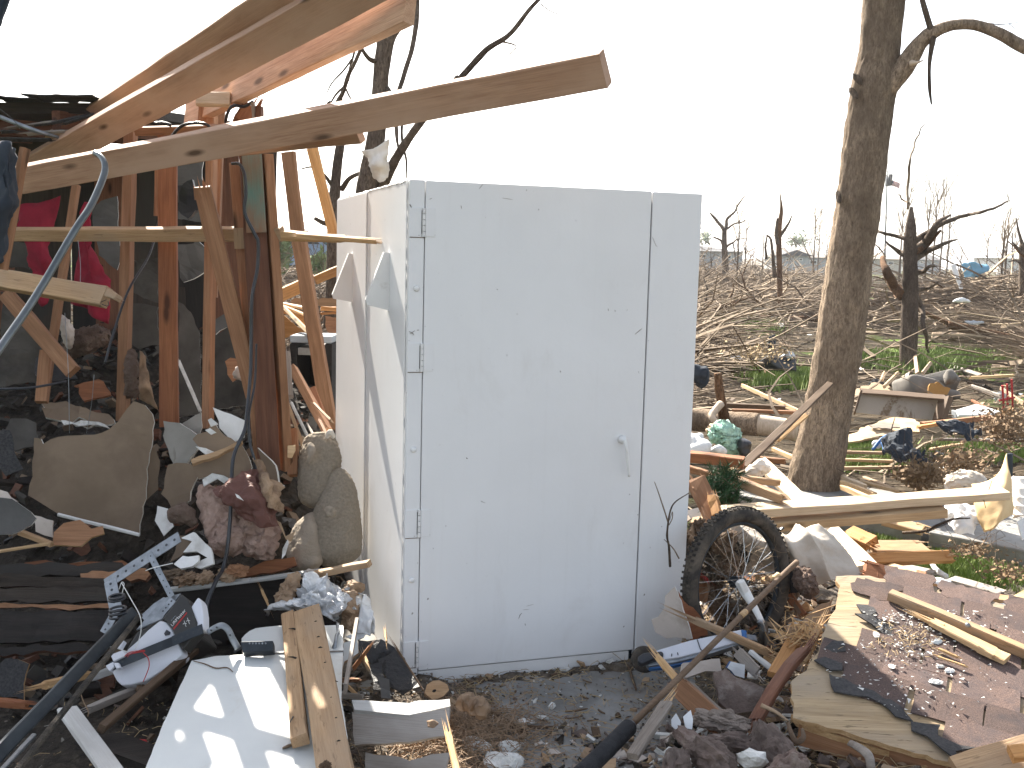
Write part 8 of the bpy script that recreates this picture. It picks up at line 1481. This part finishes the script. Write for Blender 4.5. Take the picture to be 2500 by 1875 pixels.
chips('heap_litter', 3600, reg_hr, [DIRT, W_STICK, W_TAN, GYP_E, KRAFT, DIRTD, W_RED, BRICKM, W_SPL], 'broken bits of wood, brick and plaster around the roof panel', 'rubble', .006, .035, lambda x, Y: max(0, heap_h(x, Y)), .45, .25)
def reg_b():
    while True:
        x = rs.gauss(.62, .26); Y = rs.uniform(2.55, 3.5)
        if x > .1: return x, Y, 1
chips('brick_rubble', 900, reg_b, [BRICKM, MORTAR, DIRT, W_STICK, KRAFT, BRICKM, W_TAN, GYP_E, DIRTD, GYP_P], 'broken brick, mortar and wood bits below the roof panel', 'rubble', .005, .034, lambda x, Y: max(0, heap_h(x, Y), dirt_h(x, Y)), .8, .28)
V = []; Fc = []
for i in range(3200):
    x, Y, _ = reg_hr(); z = max(0, heap_h(x, Y)); a = rs.uniform(0, 6.28); L = rs.uniform(.02, .11); d = Vector((math.cos(a), math.sin(a), rs.gauss(0.1, .35))) * L; p = Vector((x, Y, z))
    tube_vf([p, p + d * .5 + Vector((rs.gauss(0, .008), rs.gauss(0, .008), .004)), p + d], [.0013, .0016, .0005], 3, V, Fc, caps=False)
put('straw_litter', V, Fc, [STRAW], kind='stuff', label='straw and fibres strewn around the roof panel', cat='straw')
# grass patches
V = []; Fc = []
def blades(n, k, cx, cy, sx, sy, hmin, hmax):
    for i in range(int(n * 1.8)):
        p = gz(k, rs.gauss(cx, sx), rs.gauss(cy, sy), 0); 
        if p.y < 0 or p.y > 60: continue
        p.z = field_h(p.x, p.y); h = rs.uniform(hmin, hmax); a = rs.uniform(0, 6.28); w = Vector((math.cos(a), math.sin(a), 0)) * h * .13; l = Vector((rs.gauss(0, .3), rs.gauss(0, .3), 1)) * h; q = len(V)
        V.extend([p - w, p + w, p + l]); Fc.append((q, q + 1, q + 2))
blades(7000, 'R4', 300, 970, 120, 26, .1, .25); blades(2500, 'R4', 140, 805, 60, 14, .15, .35); blades(2500, 'R4', 650, 610, 40, 8, .2, .5); blades(5000, 'R5', 650, 330, 100, 22, .08, .2); blades(5000, 'R5', 1700, 230, 180, 26, .1, .22); blades(4000, 'R5', 1170, 830, 110, 28, .05, .13); blades(2500, 'R5', 1900, 790, 140, 22, .05, .13); blades(2600, 'R5', 1180, 210, 60, 14, .1, .2)
blades(2600, 'R7', 900, 540, 120, 30, .03, .09); blades(3200, 'R7', 1400, 720, 150, 50, .03, .09); blades(1800, 'R7', 1150, 830, 100, 25, .02, .07); blades(2500, 'R7', 1750, 800, 170, 60, .03, .09); blades(900, 'R7', 1600, 990, 60, 15, .02, .06)
put('grass', V, Fc, GRASS, kind='stuff', label='short bright green grass growing in patches between the debris', cat='grass')

hm = bpy.data.materials.new('flare_haze'); hm.use_nodes = True; ht = hm.node_tree; ht.nodes.clear()
ho = ht.nodes.new('ShaderNodeOutputMaterial'); hv = ht.nodes.new('ShaderNodeVolumePrincipled'); hv.inputs['Density'].default_value = HAZE; hv.inputs['Color'].default_value = (.93, .95, 1, 1); hv.inputs['Anisotropy'].default_value = .2
ht.links.new(hv.outputs[0], ho.inputs['Volume'])
if HAZE: box('haze', Vector((-4700, -700, -3)), Vector((1, 0, 0)), Vector((0, 1, 0)), Vector((0, 0, 1)), 9400, 6900, 33, hm, label='added thin haze for the lens flare over the field', cat='haze', kind='stuff')  # haze volume added to give the far field the paling of lens flare
for o in list(C.objects):
    if o.parent is None and o.get('category') and not o.get('kind'): o['kind'] = 'thing'
